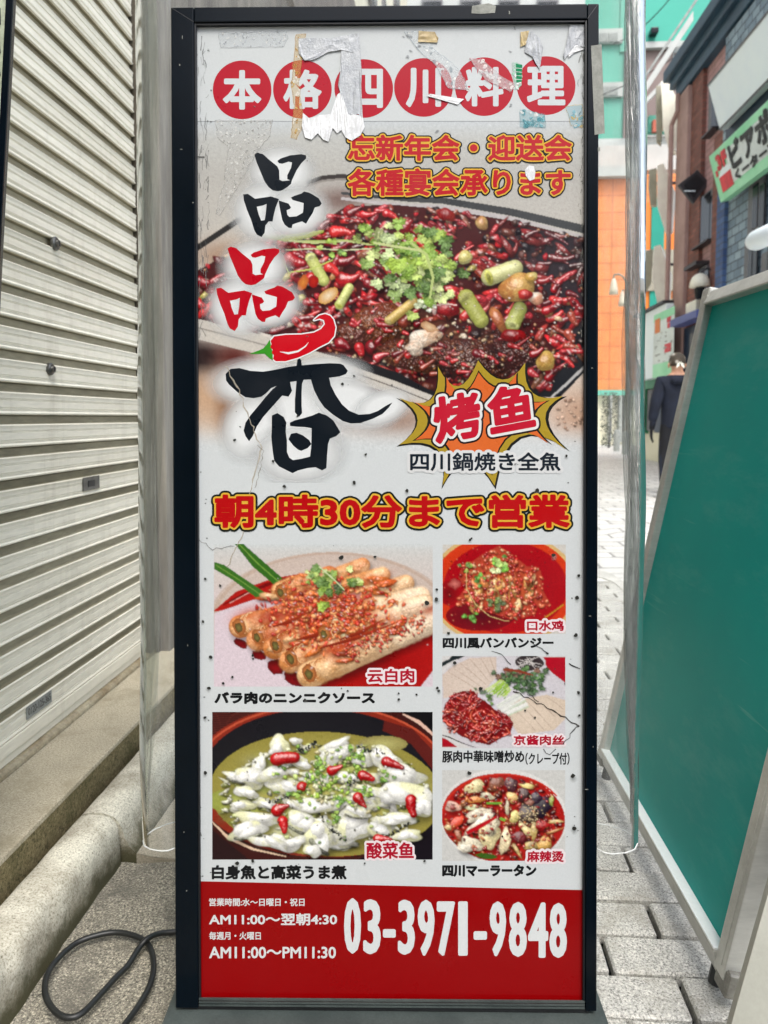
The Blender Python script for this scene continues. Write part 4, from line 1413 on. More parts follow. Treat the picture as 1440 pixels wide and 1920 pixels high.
for i in range(760):
    x, y = r.gauss(760, 205), r.gauss(470, 105)
    if y > 900 or (x - 770) ** 2 / 450 ** 2 + (y - 480) ** 2 / 260 ** 2 > 1: continue
    c = r.choice([(216, 76, 34), (232, 120, 60), (206, 54, 30), (236, 146, 84), (190, 40, 24), (226, 94, 44), (240, 164, 104), (176, 50, 28)])
    a.dome(x, y, r.uniform(7, 20), r.uniform(5, 12), r.uniform(0, 180), P_(*c), spec=.25, pw=14, shadow=.3, tex=.2, bump=.2, amb=.5)
for x0_, y0_, x1_, y1_ in ((560, 640, 780, 560), (700, 690, 1150, 540), (420, 560, 640, 470), (820, 640, 1080, 520), (500, 700, 600, 650)):
    a.rib([(x0_, y0_), ((x0_ + x1_) / 2, (y0_ + y1_) / 2 + 12), (x1_, y1_)], [8, 26, 6], P_(120, 30, 18), P_(170, 60, 30))
for i in range(160):
    x = r.uniform(860, 1330); y = 730 - (x - 860) * .44 + r.gauss(0, 30)
    chunk(a, x, y, r.uniform(10, 30), r.uniform(8, 16), r.uniform(0, 180), P_(*r.choice([(206, 50, 30), (226, 96, 50), (190, 30, 24), (236, 150, 100)])), .4, 7, r)
for x, y, q in ((220, 560, 62), (330, 620, 56), (440, 670, 60), (530, 750, 62), (640, 840, 66), (470, 350, 56), (730, 600, 56)):
    for k in range(7): a.ring(x + 14 + k * 9, y - 5 - k * 4, q * .55, q * .95, 3.5, P_(*r.choice([(190, 110, 56), (240, 200, 150), (170, 90, 44)])), 14, 100, 290)
    a.ell(x, y, q * .62, q * .86, -20, P_(222, 150, 84), P_(150, 80, 40), 16, .08, rnd=r)
    a.ell(x - 4, y + 6, q * .34, q * .5, -20, P_(128, 122, 66), P_(90, 64, 34), 12, .15, rnd=r)
    glint(a, x + 14, y - q * .5, 6, r)
for i in range(120): glint(a, r.gauss(760, 220), r.gauss(480, 110), r.uniform(2, 5), r)
cilantro(a, 740, 290, 110, 14, r, GR); cilantro(a, 900, 290, 70, 8, r, GR); cilantro(a, 640, 230, 60, 5, r, GR)
a.rib([(700, 200), (780, 270), (850, 340)], 8, P_(206, 220, 170))
d = a.build('dish_photo', M['photo'], poster)
dish_label(d, '云白肉', (689, 1254, 777, 1280))
d['label'] = 'photo of meat rolls in chilli garlic sauce'
caption('バラ肉のニンニクソース', (402, 1297, 703, 1320), 1.5)

# fish stew in a wooden bowl
r = random.Random(5)
a = Photo((398, 1335, 812, 1612)).at(380, 1320, 3.2)
a.poly([(40, 40), (1400, 40), (1400, 950), (40, 950)], P_(62, 22, 20))
for i in range(12): a.rib([(40, 60 + i * 14), (340, 50 + i * 10)], 5, P_(92, 36, 30))
a.poly([(1180, 40), (1400, 40), (1400, 200)], P_(16, 14, 18)); a.poly([(900, 950), (1400, 700), (1400, 950)], P_(22, 16, 24)); a.poly([(40, 740), (300, 950), (40, 950)], P_(40, 20, 22))
a.ell(710, 460, 780, 460, 2, P_(150, 44, 26), P_(140, 42, 26), 60)
a.ring(710, 455, 775, 455, 12, P_(196, 84, 56), 60, 170, 380)
a.rib([(60, 270), (160, 180), (330, 100), (520, 60)], 5, P_(226, 170, 150)); a.rib([(1200, 60), (1300, 110), (1400, 200)], [8, 22, 12], P_(230, 190, 170))
a.rib([(50, 700), (150, 800), (300, 870), (500, 915)], [6, 18, 14, 6], P_(232, 200, 170))
a.ell(715, 450, 720, 420, 2, P_(30, 32, 38), P_(24, 22, 28), 60)
a.poly([(1090, 100), (1260, 150), (1400, 300), (1400, 420), (1250, 240), (1080, 160)], P_(96, 30, 26))
a.ell(740, 540, 700, 372, 3, P_(196, 190, 110), P_(150, 140, 64), 60)
a.ell(160, 580, 130, 70, 0, P_(176, 186, 86), P_(150, 158, 70), 20); a.ell(300, 600, 100, 50, 0, P_(200, 206, 96), P_(170, 176, 80), 16)
a.ell(1080, 240, 150, 50, 0, P_(190, 186, 116), P_(150, 140, 80), 16)
for i in range(60):
    an = r.uniform(0, 6.28); q = math.sqrt(r.random())
    a.soft(730 + 600 * q * math.cos(an), 560 + 310 * q * math.sin(an), r.uniform(30, 90), r.uniform(16, 40), r.uniform(-40, 40), P_(*r.choice([(216, 220, 140), (120, 120, 60), (176, 190, 96), (90, 90, 50), (226, 226, 180), (150, 160, 70)])), .8)
for i in range(320):
    an = r.uniform(0, 6.28); q = math.sqrt(r.random())
    x, y = 730 + 640 * q * math.cos(an), 560 + 330 * q * math.sin(an)
    a.dome(x, y, r.uniform(10, 34), r.uniform(6, 16), r.uniform(-40, 40), P_(*r.choice([(216, 216, 190), (176, 182, 110), (130, 136, 66), (228, 226, 206), (110, 110, 60), (196, 204, 140)])), spec=.5, tex=.2, irr=.3)


def fish(x, y, rx, ry, rot, rim=0):
    """soft white fillet with folds"""
    ca, sa = math.cos(R(rot)), math.sin(R(rot))
    a.dome(x, y, rx, ry, rot, P_(242, 242, 234), spec=.35, pw=16, shadow=.55, tex=.07, bump=.05, irr=.2, amb=.62, col2=P_(222, 222, 180))
    for k in range(2):
        u, v = rx * r.uniform(-.5, .5), ry * r.uniform(-.35, .35)
        a.dome(x + u * ca - v * sa, y + u * sa + v * ca, rx * r.uniform(.4, .65), ry * r.uniform(.4, .6), rot + r.uniform(-25, 25), P_(246, 246, 240), spec=.4, pw=18, shadow=.22, tex=.05, bump=.05, irr=.2, amb=.64)
    if r.random() < .4:
        a.cap((x - rx * .7 * ca, y - rx * .7 * sa + ry * .6), (x + rx * .7 * ca, y + rx * .7 * sa + ry * .6), ry * .16, ry * .12, P_(120, 122, 104), spec=.3, shadow=.2, tex=.5, bend=.08)


for i in range(46):
    an = r.uniform(0, 6.28); q = math.sqrt(r.random())
    fish(740 + 600 * q * math.cos(an), 560 + 300 * q * math.sin(an), r.uniform(36, 90), r.uniform(16, 36), r.uniform(-40, 40))
for p in ((460, 250, 66, 56, -20), (560, 225, 34, 26, 0), (790, 250, 90, 34, -28), (790, 310, 112, 52, -20), (960, 330, 60, 50, 20), (1100, 330, 110, 60, 20), (340, 370, 40, 70, 20), (290, 440, 90, 60, 10), (480, 490, 100, 50, 5), (420, 420, 100, 40, -8), (860, 440, 80, 34, 0),
          (1190, 420, 140, 60, 8), (1200, 540, 190, 62, 6), (1310, 590, 80, 80, 60), (680, 610, 140, 44, 6), (340, 690, 130, 46, 6), (270, 760, 110, 54, -10), (590, 720, 100, 70, 20), (700, 800, 90, 100, 40), (890, 740, 120, 90, -10), (1060, 740, 70, 56, 20), (920, 650, 90, 40, 10), (1160, 690, 120, 40, 0), (540, 840, 90, 36, -20), (660, 880, 50, 40, 10), (1230, 790, 90, 36, -10), (400, 830, 110, 36, 12), (930, 560, 60, 40, 0), (260, 530, 70, 36, 20)):
    fish(*p)
for i in range(200):
    x, y = r.gauss(760, 130), r.gauss(470, 90)
    a.dome(x, y, r.uniform(9, 20), r.uniform(7, 13), r.uniform(0, 180), P_(*r.choice([(160, 196, 66), (130, 172, 54), (196, 216, 126), (206, 196, 150), (100, 140, 50), (220, 220, 180)])), spec=.35, shadow=.35)
for x, y in ((820, 580), (1080, 430), (560, 560), (990, 520), (950, 330), (800, 680), (700, 380), (900, 280)):
    cilantro(a, x, y, 46, 7, r, [(130, 176, 50), (160, 196, 80), (100, 150, 50)])
for x0, y0, x1, y1 in ((930, 240, 1080, 310), (700, 660, 850, 830), (1080, 800, 1240, 720), (580, 270, 680, 250), (870, 480, 960, 430), (380, 560, 520, 580)):
    for k in range(26):
        t = k / 25
        a.ell(x0 + (x1 - x0) * t + r.gauss(0, 6), y0 + (y1 - y0) * t + r.gauss(0, 9) + 14 * math.sin(t * 5), r.uniform(6, 14), r.uniform(4, 9), r.uniform(0, 180), P_(*r.choice([(40, 44, 40), (80, 84, 76), (150, 150, 136), (24, 26, 26), (206, 206, 190)])), n=7, jit=.3, rnd=r)
a.cap((445, 332), (552, 322), 40, 34, P_(190, 16, 24), spec=.7, pw=26, tex=.1, bump=.05, irr=.02, bend=-.04)
for p in ((1150, 365, 150, 62, 20), (805, 385, 110, 56, -25), (990, 440, 110, 60, 20), (600, 505, 60, 62, 60), (480, 625, 130, 76, -25), (485, 735, 110, 60, 80), (955, 590, 120, 62, 50), (1258, 620, 140, 66, 80), (1090, 812, 120, 50, 5)):
    chili(a, *p[:4], p[4], P_(188, 14, 22), r.uniform(-.1, .15))
for i in range(120):
    x, y = r.uniform(150, 1350), r.uniform(230, 860)
    if (x - 740) ** 2 / 640 ** 2 + (y - 550) ** 2 / 320 ** 2 < 1: speck(a, x, y, r.uniform(3, 7), P_(*r.choice([(244, 244, 238), (236, 236, 220), (70, 70, 50)])), r)
d = a.build('dish_photo', M['photo'], poster)
dish_label(d, '酸菜鱼', (687, 1579, 776, 1610))
d['label'] = 'photo of white fish stew in a wooden bowl'
caption('白身魚と高菜うま煮', (397, 1622, 650, 1649), 1.3)

# chicken in chilli oil
r = random.Random(9)
a = Photo((830, 1021, 1061, 1189)).at(810, 1000, 4.645)
a.poly([(80, 80), (1200, 80), (1200, 900), (80, 900)], P_(208, 204, 196))
a.ell(620, 480, 660, 500, 0, P_(226, 170, 60), P_(214, 180, 120), 50)
a.ell(620, 480, 625, 470, 0, P_(160, 8, 22), P_(214, 60, 24), 50)
a.ell(640, 470, 540, 400, 0, P_(146, 8, 24), P_(172, 12, 24), 40)
a.ell(420, 720, 300, 130, 0, P_(84, 10, 24), P_(130, 10, 24), 24)
a.ell(150, 520, 90, 110, 0, P_(110, 8, 16), P_(160, 12, 22), 18)
mass = [(580, 110), (660, 160), (700, 210), (770, 240), (830, 290), (900, 290), (950, 330), (960, 480), (1000, 560), (1040, 630), (920, 640), (900, 700), (820, 730), (700, 750), (600, 720), (480, 680), (370, 690), (300, 600), (230, 640), (220, 570), (290, 480), (230, 380), (270, 260), (360, 240), (430, 190)]
a.fan((600, 450), mass, P_(206, 96, 50), P_(176, 60, 44))
a.ell(200, 440, 60, 50, 0, P_(216, 120, 110), P_(150, 40, 40), 12, .2, rnd=r)
for i in range(34):
    x = r.uniform(280, 920); y = r.uniform(380, 680)
    if inpoly((x, y), mass): a.dome(x, y, r.uniform(18, 40), r.uniform(40, 90), r.uniform(-25, 25), P_(*r.choice([(236, 176, 100), (226, 140, 80), (240, 196, 140), (206, 96, 56)])), spec=.5, tex=.2)
for i in range(520):
    x, y = r.uniform(220, 1040), r.uniform(110, 740)
    if not inpoly((x, y), mass): continue
    c = r.choice([(190, 30, 30), (216, 76, 50), (220, 120, 80), (160, 20, 26), (226, 110, 70), (206, 50, 40), (236, 180, 130), (206, 84, 50)])
    a.dome(x, y, r.uniform(9, 24), r.uniform(7, 16), r.uniform(0, 180), P_(*c), spec=.6, pw=26, shadow=.4)
for i in range(90): speck(a, r.uniform(100, 1160), r.uniform(110, 870), r.uniform(3, 7), P_(*r.choice([(226, 90, 70), (240, 150, 110), (110, 6, 16)])), r)
cilantro(a, 310, 290, 60, 7, r, GR[:4]); cilantro(a, 590, 280, 90, 14, r, [(110, 176, 50), (70, 140, 46), (176, 210, 110), (220, 230, 170)]); cilantro(a, 425, 400, 60, 7, r, [(96, 170, 40), (70, 140, 40)])
cilantro(a, 540, 610, 80, 10, r, [(90, 110, 50), (110, 140, 60), (70, 90, 40)]); cilantro(a, 350, 710, 60, 7, r, [(110, 186, 50), (80, 150, 40)])
a.rib([(300, 300), (300, 480), (380, 620), (500, 720), (640, 765), (720, 765)], [8, 9, 8, 7, 6, 5], P_(206, 180, 120)); a.rib([(1145, 620), (1050, 690), (985, 735)], 12, P_(196, 140, 40))
d = a.build('dish_photo', M['photo'], poster)
dish_label(d, '口水鸡', (988, 1163, 1057, 1183), .8, 4.2)
d['label'] = 'photo of shredded chicken in red chilli oil'
caption('四川風バンバンジー', (830, 1195, 1038, 1216), 1.1)

# shredded pork with pancakes
r = random.Random(12)
a = Photo((829, 1230, 1061, 1404)).at(810, 1210, 4.645)
a.poly([(80, 80), (1200, 80), (1200, 920), (80, 920)], P_(214, 212, 210))
a.poly([(80, 190), (190, 130), (360, 85), (180, 85), (150, 120), (80, 150)], P_(30, 40, 42))
a.ell(640, 500, 620, 470, 8, P_(216, 212, 220), P_(206, 202, 206), 50)
a.poly([(960, 100), (1180, 100), (1180, 340), (1060, 250), (1000, 190)], P_(176, 10, 34)); a.poly([(1150, 330), (1180, 300), (1180, 400)], P_(40, 34, 36))
a.poly([(80, 800), (130, 820), (220, 885), (80, 885)], P_(170, 12, 32)); a.rib([(80, 780), (150, 800), (260, 850), (380, 890)], [6, 10, 8, 4], P_(50, 40, 40))
a.fan((400, 420), [(100, 460), (90, 260), (180, 180), (330, 110), (560, 100), (560, 280), (450, 400)], P_(222, 206, 192), P_(212, 194, 180))
a.fan((860, 640), [(700, 480), (1000, 430), (1170, 480), (1160, 640), (1060, 740), (760, 780), (660, 640)], P_(226, 208, 188), P_(214, 196, 176))
for x0, y0, x1, y1 in ((140, 230, 400, 390), (190, 200, 440, 370), (250, 160, 470, 340), (330, 120, 500, 320), (420, 105, 530, 300), (500, 100, 560, 280), (720, 560, 900, 740), (780, 520, 980, 740), (840, 500, 1040, 720), (920, 480, 1090, 640), (1000, 450, 1150, 560)):
    a.rib([(x0, y0), ((x0 + x1) / 2 + 6, (y0 + y1) / 2), (x1, y1)], [4, 7, 4], P_(176, 156, 140), P_(200, 182, 166))
a.ell(850, 150, 130, 74, 10, P_(36, 28, 32), P_(60, 50, 52), 24)
a.ring(850, 150, 140, 82, 12, P_(206, 204, 206), 30)
for i in range(16): a.rib([(r.uniform(740, 960), r.uniform(100, 200)), (r.uniform(740, 960), r.uniform(100, 210))], 5, P_(206, 200, 196))
for i in range(60):
    a.leaf(r.gauss(760, 90), r.gauss(270, 40), r.uniform(24, 46), r.uniform(0, 360), P_(*r.choice([(50, 94, 46), (40, 80, 40), (76, 120, 56), (106, 60, 46), (60, 104, 50)])))
cilantro(a, 850, 360, 90, 14, r, [(40, 80, 40), (56, 100, 50), (30, 66, 34)]); cilantro(a, 660, 270, 60, 8, r, [(50, 90, 44), (70, 110, 50)]); cilantro(a, 430, 390, 50, 5, r, [(46, 80, 40)]); cilantro(a, 500, 470, 50, 8, r, [(90, 130, 50), (70, 110, 44)])
a.rib([(620, 210), (740, 220), (880, 260)], [16, 26, 10], P_(140, 60, 40))
for i in range(24): a.rib([(460 + i * 8 + r.gauss(0, 6), 390 + i * 3 + r.gauss(0, 8)), (600 + i * 4, 290 + i * 4 + r.gauss(0, 8))], 9, P_(*r.choice([(190, 214, 110), (160, 196, 80), (206, 222, 150), (130, 170, 60)])))
for i in range(22): a.rib([(560 + i * 3, 520 + i * 5 + r.gauss(0, 6)), (760 + i * 4, 400 + i * 6 + r.gauss(0, 8))], 10, P_(*r.choice([(226, 228, 220), (206, 214, 200), (236, 236, 230), (190, 206, 176)])))
pile = [(110, 520), (180, 430), (260, 400), (370, 400), (400, 450), (470, 490), (560, 570), (660, 610), (710, 680), (680, 770), (600, 810), (500, 870), (380, 840), (250, 790), (130, 700), (88, 640)]
a.fan((380, 640), pile, P_(150, 20, 22), P_(120, 16, 20))
for i in range(330):
    x, y = r.uniform(80, 720), r.uniform(390, 880)
    if not inpoly((x, y), pile): continue
    chili(a, x, y, r.uniform(40, 90), r.uniform(14, 24), r.uniform(-80, 80), P_(*r.choice([(190, 24, 26), (160, 16, 24), (206, 56, 36), (120, 12, 20), (216, 90, 60)])), r.uniform(-.3, .3), r.random() < .4)
d = a.build('dish_photo', M['photo'], poster)
dish_label(d, '京酱肉丝', (963, 1378, 1058, 1397), .7, 3.6)
d['label'] = 'photo of shredded pork beside thin pancakes'
caption('豚肉中華味噌炒め', (829, 1407, 983, 1430), .7)
caption('（クレープ付）', (985, 1411, 1068, 1434), .5)

# hot pot bowl
r = random.Random(15)
a = Photo((829, 1444, 1061, 1615)).at(810, 1420, 4.645)
a.poly([(80, 90), (1200, 90), (1200, 930), (80, 930)], P_(206, 206, 202))
a.ell(625, 520, 556, 420, 4, P_(190, 190, 188), P_(226, 224, 220), 50)
a.ell(620, 530, 540, 388, 5, P_(160, 24, 24), P_(176, 30, 26), 50)
a.ring(620, 530, 542, 390, 14, P_(206, 50, 34), 60, 180, 330)


def ib(x, y): return (x - 620) ** 2 / 510 ** 2 + (y - 530) ** 2 / 360 ** 2 < 1


for i in range(420):
    x, y = r.uniform(90, 1160), r.uniform(150, 900)
    if ib(x, y): a.dome(x, y, r.uniform(14, 34), r.uniform(9, 20), r.uniform(0, 180), P_(*r.choice([(150, 20, 24), (120, 16, 22), (186, 40, 30), (90, 20, 24), (206, 120, 70), (206, 60, 40), (150, 80, 40)])), spec=.7, pw=26)
for p, c in (((370, 258, 90, 52, -12), (226, 214, 160)), ((560, 230, 66, 60, 0), (130, 76, 56)), ((690, 240, 60, 62, 20), (90, 40, 50)), ((480, 340, 70, 26, 10), (226, 216, 180)), ((380, 370, 70, 30, 0), (206, 130, 60)), ((700, 350, 50, 44, 0), (214, 176, 110)), ((655, 440, 18, 60, 0), (230, 216, 180)), ((360, 440, 70, 24, 0), (216, 220, 170)),
             ((180, 430, 60, 50, 0), (216, 170, 150)), ((180, 440, 26, 22, 0), (150, 60, 50)), ((280, 400, 30, 30, 0), (150, 100, 70)), ((400, 500, 120, 46, -25), (226, 212, 186)), ((420, 570, 150, 40, -34), (236, 222, 200)), ((200, 580, 90, 40, -40), (216, 70, 40)), ((940, 430, 90, 100, 20), (44, 28, 50)), ((900, 360, 60, 50, 0), (60, 30, 60)), ((830, 500, 100, 80, 0), (60, 36, 34)), ((800, 330, 60, 60, 0), (80, 40, 40)), ((850, 395, 36, 26, 0), (150, 96, 80)),
             ((500, 690, 80, 120, 12), (236, 220, 166)), ((520, 600, 66, 80, 0), (232, 220, 186)), ((635, 730, 46, 110, 4), (230, 212, 170)), ((330, 760, 96, 72, 14), (236, 226, 196)), ((290, 790, 60, 40, 0), (240, 232, 210)), ((720, 520, 44, 50, 30), (210, 196, 120)), ((820, 630, 70, 34, 40), (222, 200, 140)), ((890, 640, 30, 80, 0), (216, 186, 110)), ((960, 590, 60, 46, 0), (206, 20, 24)), ((1080, 560, 70, 14, 0), (222, 196, 130)), ((1070, 640, 70, 10, -20), (206, 150, 90)),
             ((760, 700, 70, 50, 0), (120, 24, 34)), ((870, 770, 66, 40, 0), (206, 180, 110)), ((980, 750, 70, 50, -20), (190, 150, 80)), ((740, 810, 16, 60, -30), (222, 190, 120)), ((230, 680, 20, 60, -20), (176, 110, 80)), ((830, 250, 60, 22, 15), (226, 206, 130)), ((1040, 380, 20, 40, 0), (176, 190, 90)), ((140, 610, 30, 24, 0), (226, 196, 140))):
    a.dome(*p, P_(*c), spec=.3, pw=14, tex=.2, bump=.12, irr=.2, amb=.34, flat=.9)
for i in range(170):
    x, y = r.uniform(90, 1160), r.uniform(150, 900)
    if ib(x, y): a.dome(x, y, r.uniform(8, 26), r.uniform(6, 13), r.uniform(0, 180), P_(*r.choice([(150, 16, 22), (120, 14, 20), (186, 40, 30), (206, 120, 60), (176, 24, 26)])), spec=.7, pw=26, shadow=.3)
a.rib([(300, 660), (420, 600), (560, 520)], [30, 40, 20], P_(190, 16, 30)); a.rib([(475, 400), (605, 400)], 22, P_(110, 170, 60)); a.rib([(590, 530), (640, 550)], 24, P_(120, 176, 60)); a.ell(470, 860, 90, 26, 6, P_(60, 96, 30), n=12, jit=.15, rnd=r)
for i in range(90): speck(a, r.gauss(840, 55), r.gauss(500, 50), r.uniform(4, 8), P_(230, 206, 160), r)
for i in range(70):
    x, y = r.uniform(120, 1120), r.uniform(170, 880)
    if ib(x, y): speck(a, x, y, r.uniform(3, 7), P_(236, 190, 160), r)
d = a.build('dish_photo', M['photo'], poster)
dish_label(d, '麻辣烫', (988, 1595, 1057, 1616), .8, 4.4)
d['label'] = 'photo of a red hot pot bowl with mushrooms and tofu'
caption('四川マーラータン', (829, 1621, 1006, 1644), 1.4)

# ---- red footer -------------------------------------------------------------------
a = Art(.00002, 2e-6)
FR = P_(150, 0, 4)
a.prim([([(px0, 1652), (px1, 1669), (px1, pyb + 4), (px0, pyb + 4)], FR)])
foot = a.build('footer_band', M['print'], poster)
WT = P_(222, 226, 226)
a = Art(.00006, 2e-6)
text(a, '営業時間:水～日曜日・祝日', (392, 1684, 571, 1699), WT, .35)
text(a, 'AM11:00～翌朝4:30', (392, 1712, 632, 1735), WT, .7)
text(a, '毎週月・火曜日', (392, 1747, 489, 1762), WT, .35)
text(a, 'AM11:00～PM11:30', (392, 1775, 630, 1797), WT, .7)
a.build('opening_hours', M['print'], foot)
a = Art(.00006, 2e-6)
for ch, xa, xb, ya, yb_ in (('0', 645, 677, 1684, 1788), ('3', 681, 714, 1686, 1789), ('-', 718, 742, 1742, 1758), ('3', 746, 778, 1687, 1790), ('9', 783, 815, 1687, 1792), ('7', 819, 853, 1690, 1792), ('1', 859, 877, 1690, 1792),
                         ('-', 888, 913, 1746, 1762), ('9', 918, 949, 1690, 1793), ('8', 954, 988, 1691, 1794), ('4', 990, 1028, 1692, 1796), ('8', 1030, 1063, 1693, 1796)):
    text(a, ch, (xa, ya, xb, yb_), WT, 3.2)
a.build('phone_number', M['print'], foot)

# ---- wear: pin holes with smudges, scratches, adhesive, torn tape -------------------
r = random.Random(31)
a = Art(.00075, 2e-6)
HO = (*S(24, 24, 22), 1)
spots = [(686, 852, 4), (664, 905, 5), (440, 825, 4), (512, 865, 4), (664, 705, 3), (735, 722, 2), (1062, 855, 4), (884, 1009, 3), (1007, 920, 6), (763, 920, 5), (533, 912, 5), (877, 868, 3), (385, 1085, 4), (381, 1165, 4), (395, 1232, 5), (392, 1290, 5), (474, 1229, 4), (475, 1235, 3), (419, 1281, 4), (436, 1269, 4), (413, 1098, 4), (640, 1045, 6), (703, 1044, 5), (800, 1130, 7), (818, 1124, 6), (819, 1105, 4), (881, 1012, 4), (1038, 1041, 6), (1085, 1079, 5), (1082, 1120, 6), (1080, 1191, 6), (841, 1187, 4), (1072, 1121, 2), (818, 1125, 4), (1026, 1225, 3), (853, 1243, 5), (901, 1291, 6), (1037, 1298, 3), (984, 1332, 3), (1003, 1345, 3), (822, 1295, 4), (1085, 1298, 5), (1086, 1341, 4), (384, 1345, 5), (385, 1449, 5), (684, 1618, 3), (796, 1614, 4), (880, 1449, 6), (1074, 1455, 7), (1076, 1553, 7), (444, 1618, 6), (474, 1613, 5), (748, 1300, 3), (781, 1302, 3), (748, 1311, 4), (820, 1290, 4), (572, 1312, 4), (652, 1295, 3), (642, 720, 4), (558, 780, 3), (700, 575, 3), (966, 870, 2), (450, 800, 2), (640, 1290, 2), (942, 1568, 3), (930, 1497, 3)]
for x, y, q in spots:
    q *= .66
    a.ell(x + r.uniform(-1, 1), y + q * .8, q * 1.7, q * 2.0, 0, (*S(120, 124, 122), .5), (*S(140, 144, 142), 0), 10, .2, rnd=r)
    a.ell(x, y, q, q * r.uniform(.7, 1.1), r.uniform(0, 180), HO, (*S(50, 50, 46), .95), 8, .3, rnd=r)
for i in range(46):
    x = r.choice([r.uniform(368, 398), r.uniform(368, 398), r.uniform(1062, 1090), r.uniform(400, 1060)]); y = r.uniform(60, 1650)
    a.ell(x, y, r.uniform(1, 2.4), r.uniform(.8, 2), 0, (*S(60, 62, 60), .9), (*S(110, 112, 110), .3), 6, .3, rnd=r)


def scratch(pts, wd, c=(60, 60, 58), al=.75, jit=1.2):
    q = []
    for (xa, ya), (xb, yb_) in zip(pts, pts[1:]):
        m = max(2, int(math.hypot(xb - xa, yb_ - ya) / 7))
        for k in range(m):
            t = k / m
            q.append((xa + (xb - xa) * t + r.gauss(0, jit), ya + (yb_ - ya) * t + r.gauss(0, jit)))
    q.append(pts[-1])
    a.rib(q, [wd * r.uniform(.4, 1.3) for _ in q], (*S(*c), al))


scratch([(425, 684), (460, 760), (480, 815), (490, 840), (484, 865), (475, 900), (470, 925), (455, 1000), (425, 1063)], 2.6, (176, 168, 152), .55)
scratch([(484, 835), (494, 845), (488, 880), (478, 915)], 1.6, (140, 134, 120), .5)
scratch([(1066, 1244), (1088, 1254)], 2.6, (40, 40, 38), .9); scratch([(962, 1296), (1020, 1323), (1086, 1362)], 2.4, (56, 50, 46), .9); scratch([(1000, 1206), (1026, 1224)], 2.2, (70, 72, 72), .8)
scratch([(921, 1221), (940, 1228), (958, 1246)], 2.2, (80, 80, 80), .8); scratch([(990, 1300), (1010, 1316)], 1.5, (60, 54, 50), .8)
scratch([(1056, 1396), (1075, 1370), (1084, 1362)], 2.2, (60, 60, 60), .7); scratch([(1018, 1404), (1030, 1416), (1042, 1404)], 1.8, (90, 90, 90), .7)
scratch([(372, 1010), (400, 1030), (440, 1024)], 1.6, (130, 130, 128), .6); scratch([(366, 295), (384, 295)], 3, (60, 60, 60), .7)
# dirt runs along the left and right edges of the poster
for x in (370, 377, 383, 389):
    for k in range(20):
        y = r.uniform(60, 620); scratch([(x + r.uniform(-4, 4), y), (x + r.uniform(-4, 4), y + r.uniform(6, 34))], r.uniform(.8, 2), (112, 114, 112), r.uniform(.3, .65), .8)
for k in range(70):
    y = r.uniform(60, 640); x = 1093 + r.gauss(0, 4); scratch([(x, y), (x + r.gauss(0, 2), y + r.uniform(3, 16))], r.uniform(.8, 2.4), (116, 116, 110), r.uniform(.3, .7), .8)
for k in range(26):
    y = r.uniform(1480, 1640); x = 370 + r.gauss(0, 3); scratch([(x, y), (x + r.gauss(0, 2), y + r.uniform(3, 10))], 2, (90, 90, 88), .6, .6)


def residue(pts, c, al, n, sz=(1.2, 3.2), dark=(90, 94, 94)):
    xs, ys = [p[0] for p in pts], [p[1] for p in pts]
    a.poly(pts, (*S(*c), al * .55))
    for i in range(n):
        x, y = r.uniform(min(xs), max(xs)), r.uniform(min(ys), max(ys))
        if inpoly((x, y), pts): a.ell(x, y, r.uniform(*sz), r.uniform(*sz), r.uniform(0, 180), (*S(*r.choice([c, dark, (230, 230, 226)])), al), n=6, jit=.35, rnd=r)
    for p, q in zip(pts, pts[1:] + pts[:1]): scratch([p, q], 1.2, dark, al * .9, 1.0)


residue([(410, 62), (535, 58), (540, 70), (532, 88), (414, 90)], (190, 196, 200), .4, 70, (1, 2.4), (150, 154, 156))
residue([(403, 226), (512, 226), (506, 256), (478, 290), (450, 345), (412, 405), (404, 400), (420, 340), (428, 276), (408, 258)], (198, 198, 194), .42, 420, (1.0, 2.6), (160, 160, 156))
residue([(556, 65), (574, 64), (566, 110), (560, 160), (570, 230), (556, 262), (545, 258), (552, 200), (546, 160)], (206, 176, 110), .55, 60, (1.5, 3.5), (180, 140, 70))
residue([(758, 60), (800, 58), (812, 90), (860, 130), (880, 170), (840, 165), (815, 120), (790, 100)], (214, 220, 222), .6, 120, (1.5, 4), (150, 160, 166))
residue([(880, 110), (905, 112), (935, 140), (968, 160), (958, 172), (910, 150)], (216, 210, 210), .7, 110, (1.5, 4), (176, 140, 146))
residue([(960, 118), (978, 122), (978, 160), (966, 168)], (206, 216, 214), .9, 30, (1.5, 4), (150, 190, 170))
a.prim([([(967, 120), (979, 122), (978, 154), (968, 156)], (*P_(0, 140, 90), .95))])
for k in range(4): a.rib([(967, 128 + 7 * k), (979, 129 + 7 * k)], 1, (*S(206, 220, 214), .8))
residue([(1060, 200), (1092, 196), (1092, 240), (1070, 236)], (120, 176, 190), .5, 26, (2, 5), (206, 176, 110))
residue([(975, 206), (1020, 214), (1022, 240), (975, 238)], (110, 170, 180), .5, 40, (2, 5), (80, 140, 150))
for x, y in ((757, 70), (764, 68), (770, 70), (764, 108), (770, 96), (957, 98), (958, 196), (957, 200), (965, 54), (785, 88), (820, 246)):
    a.ell(x, y, r.uniform(2, 5), r.uniform(2, 4), r.uniform(0, 180), (*S(80, 84, 88), .6), (*S(120, 124, 128), .2), 7, .4, rnd=r)
# all the flat wear marks above go into one mesh
a.build('grime', M['grime'], poster)

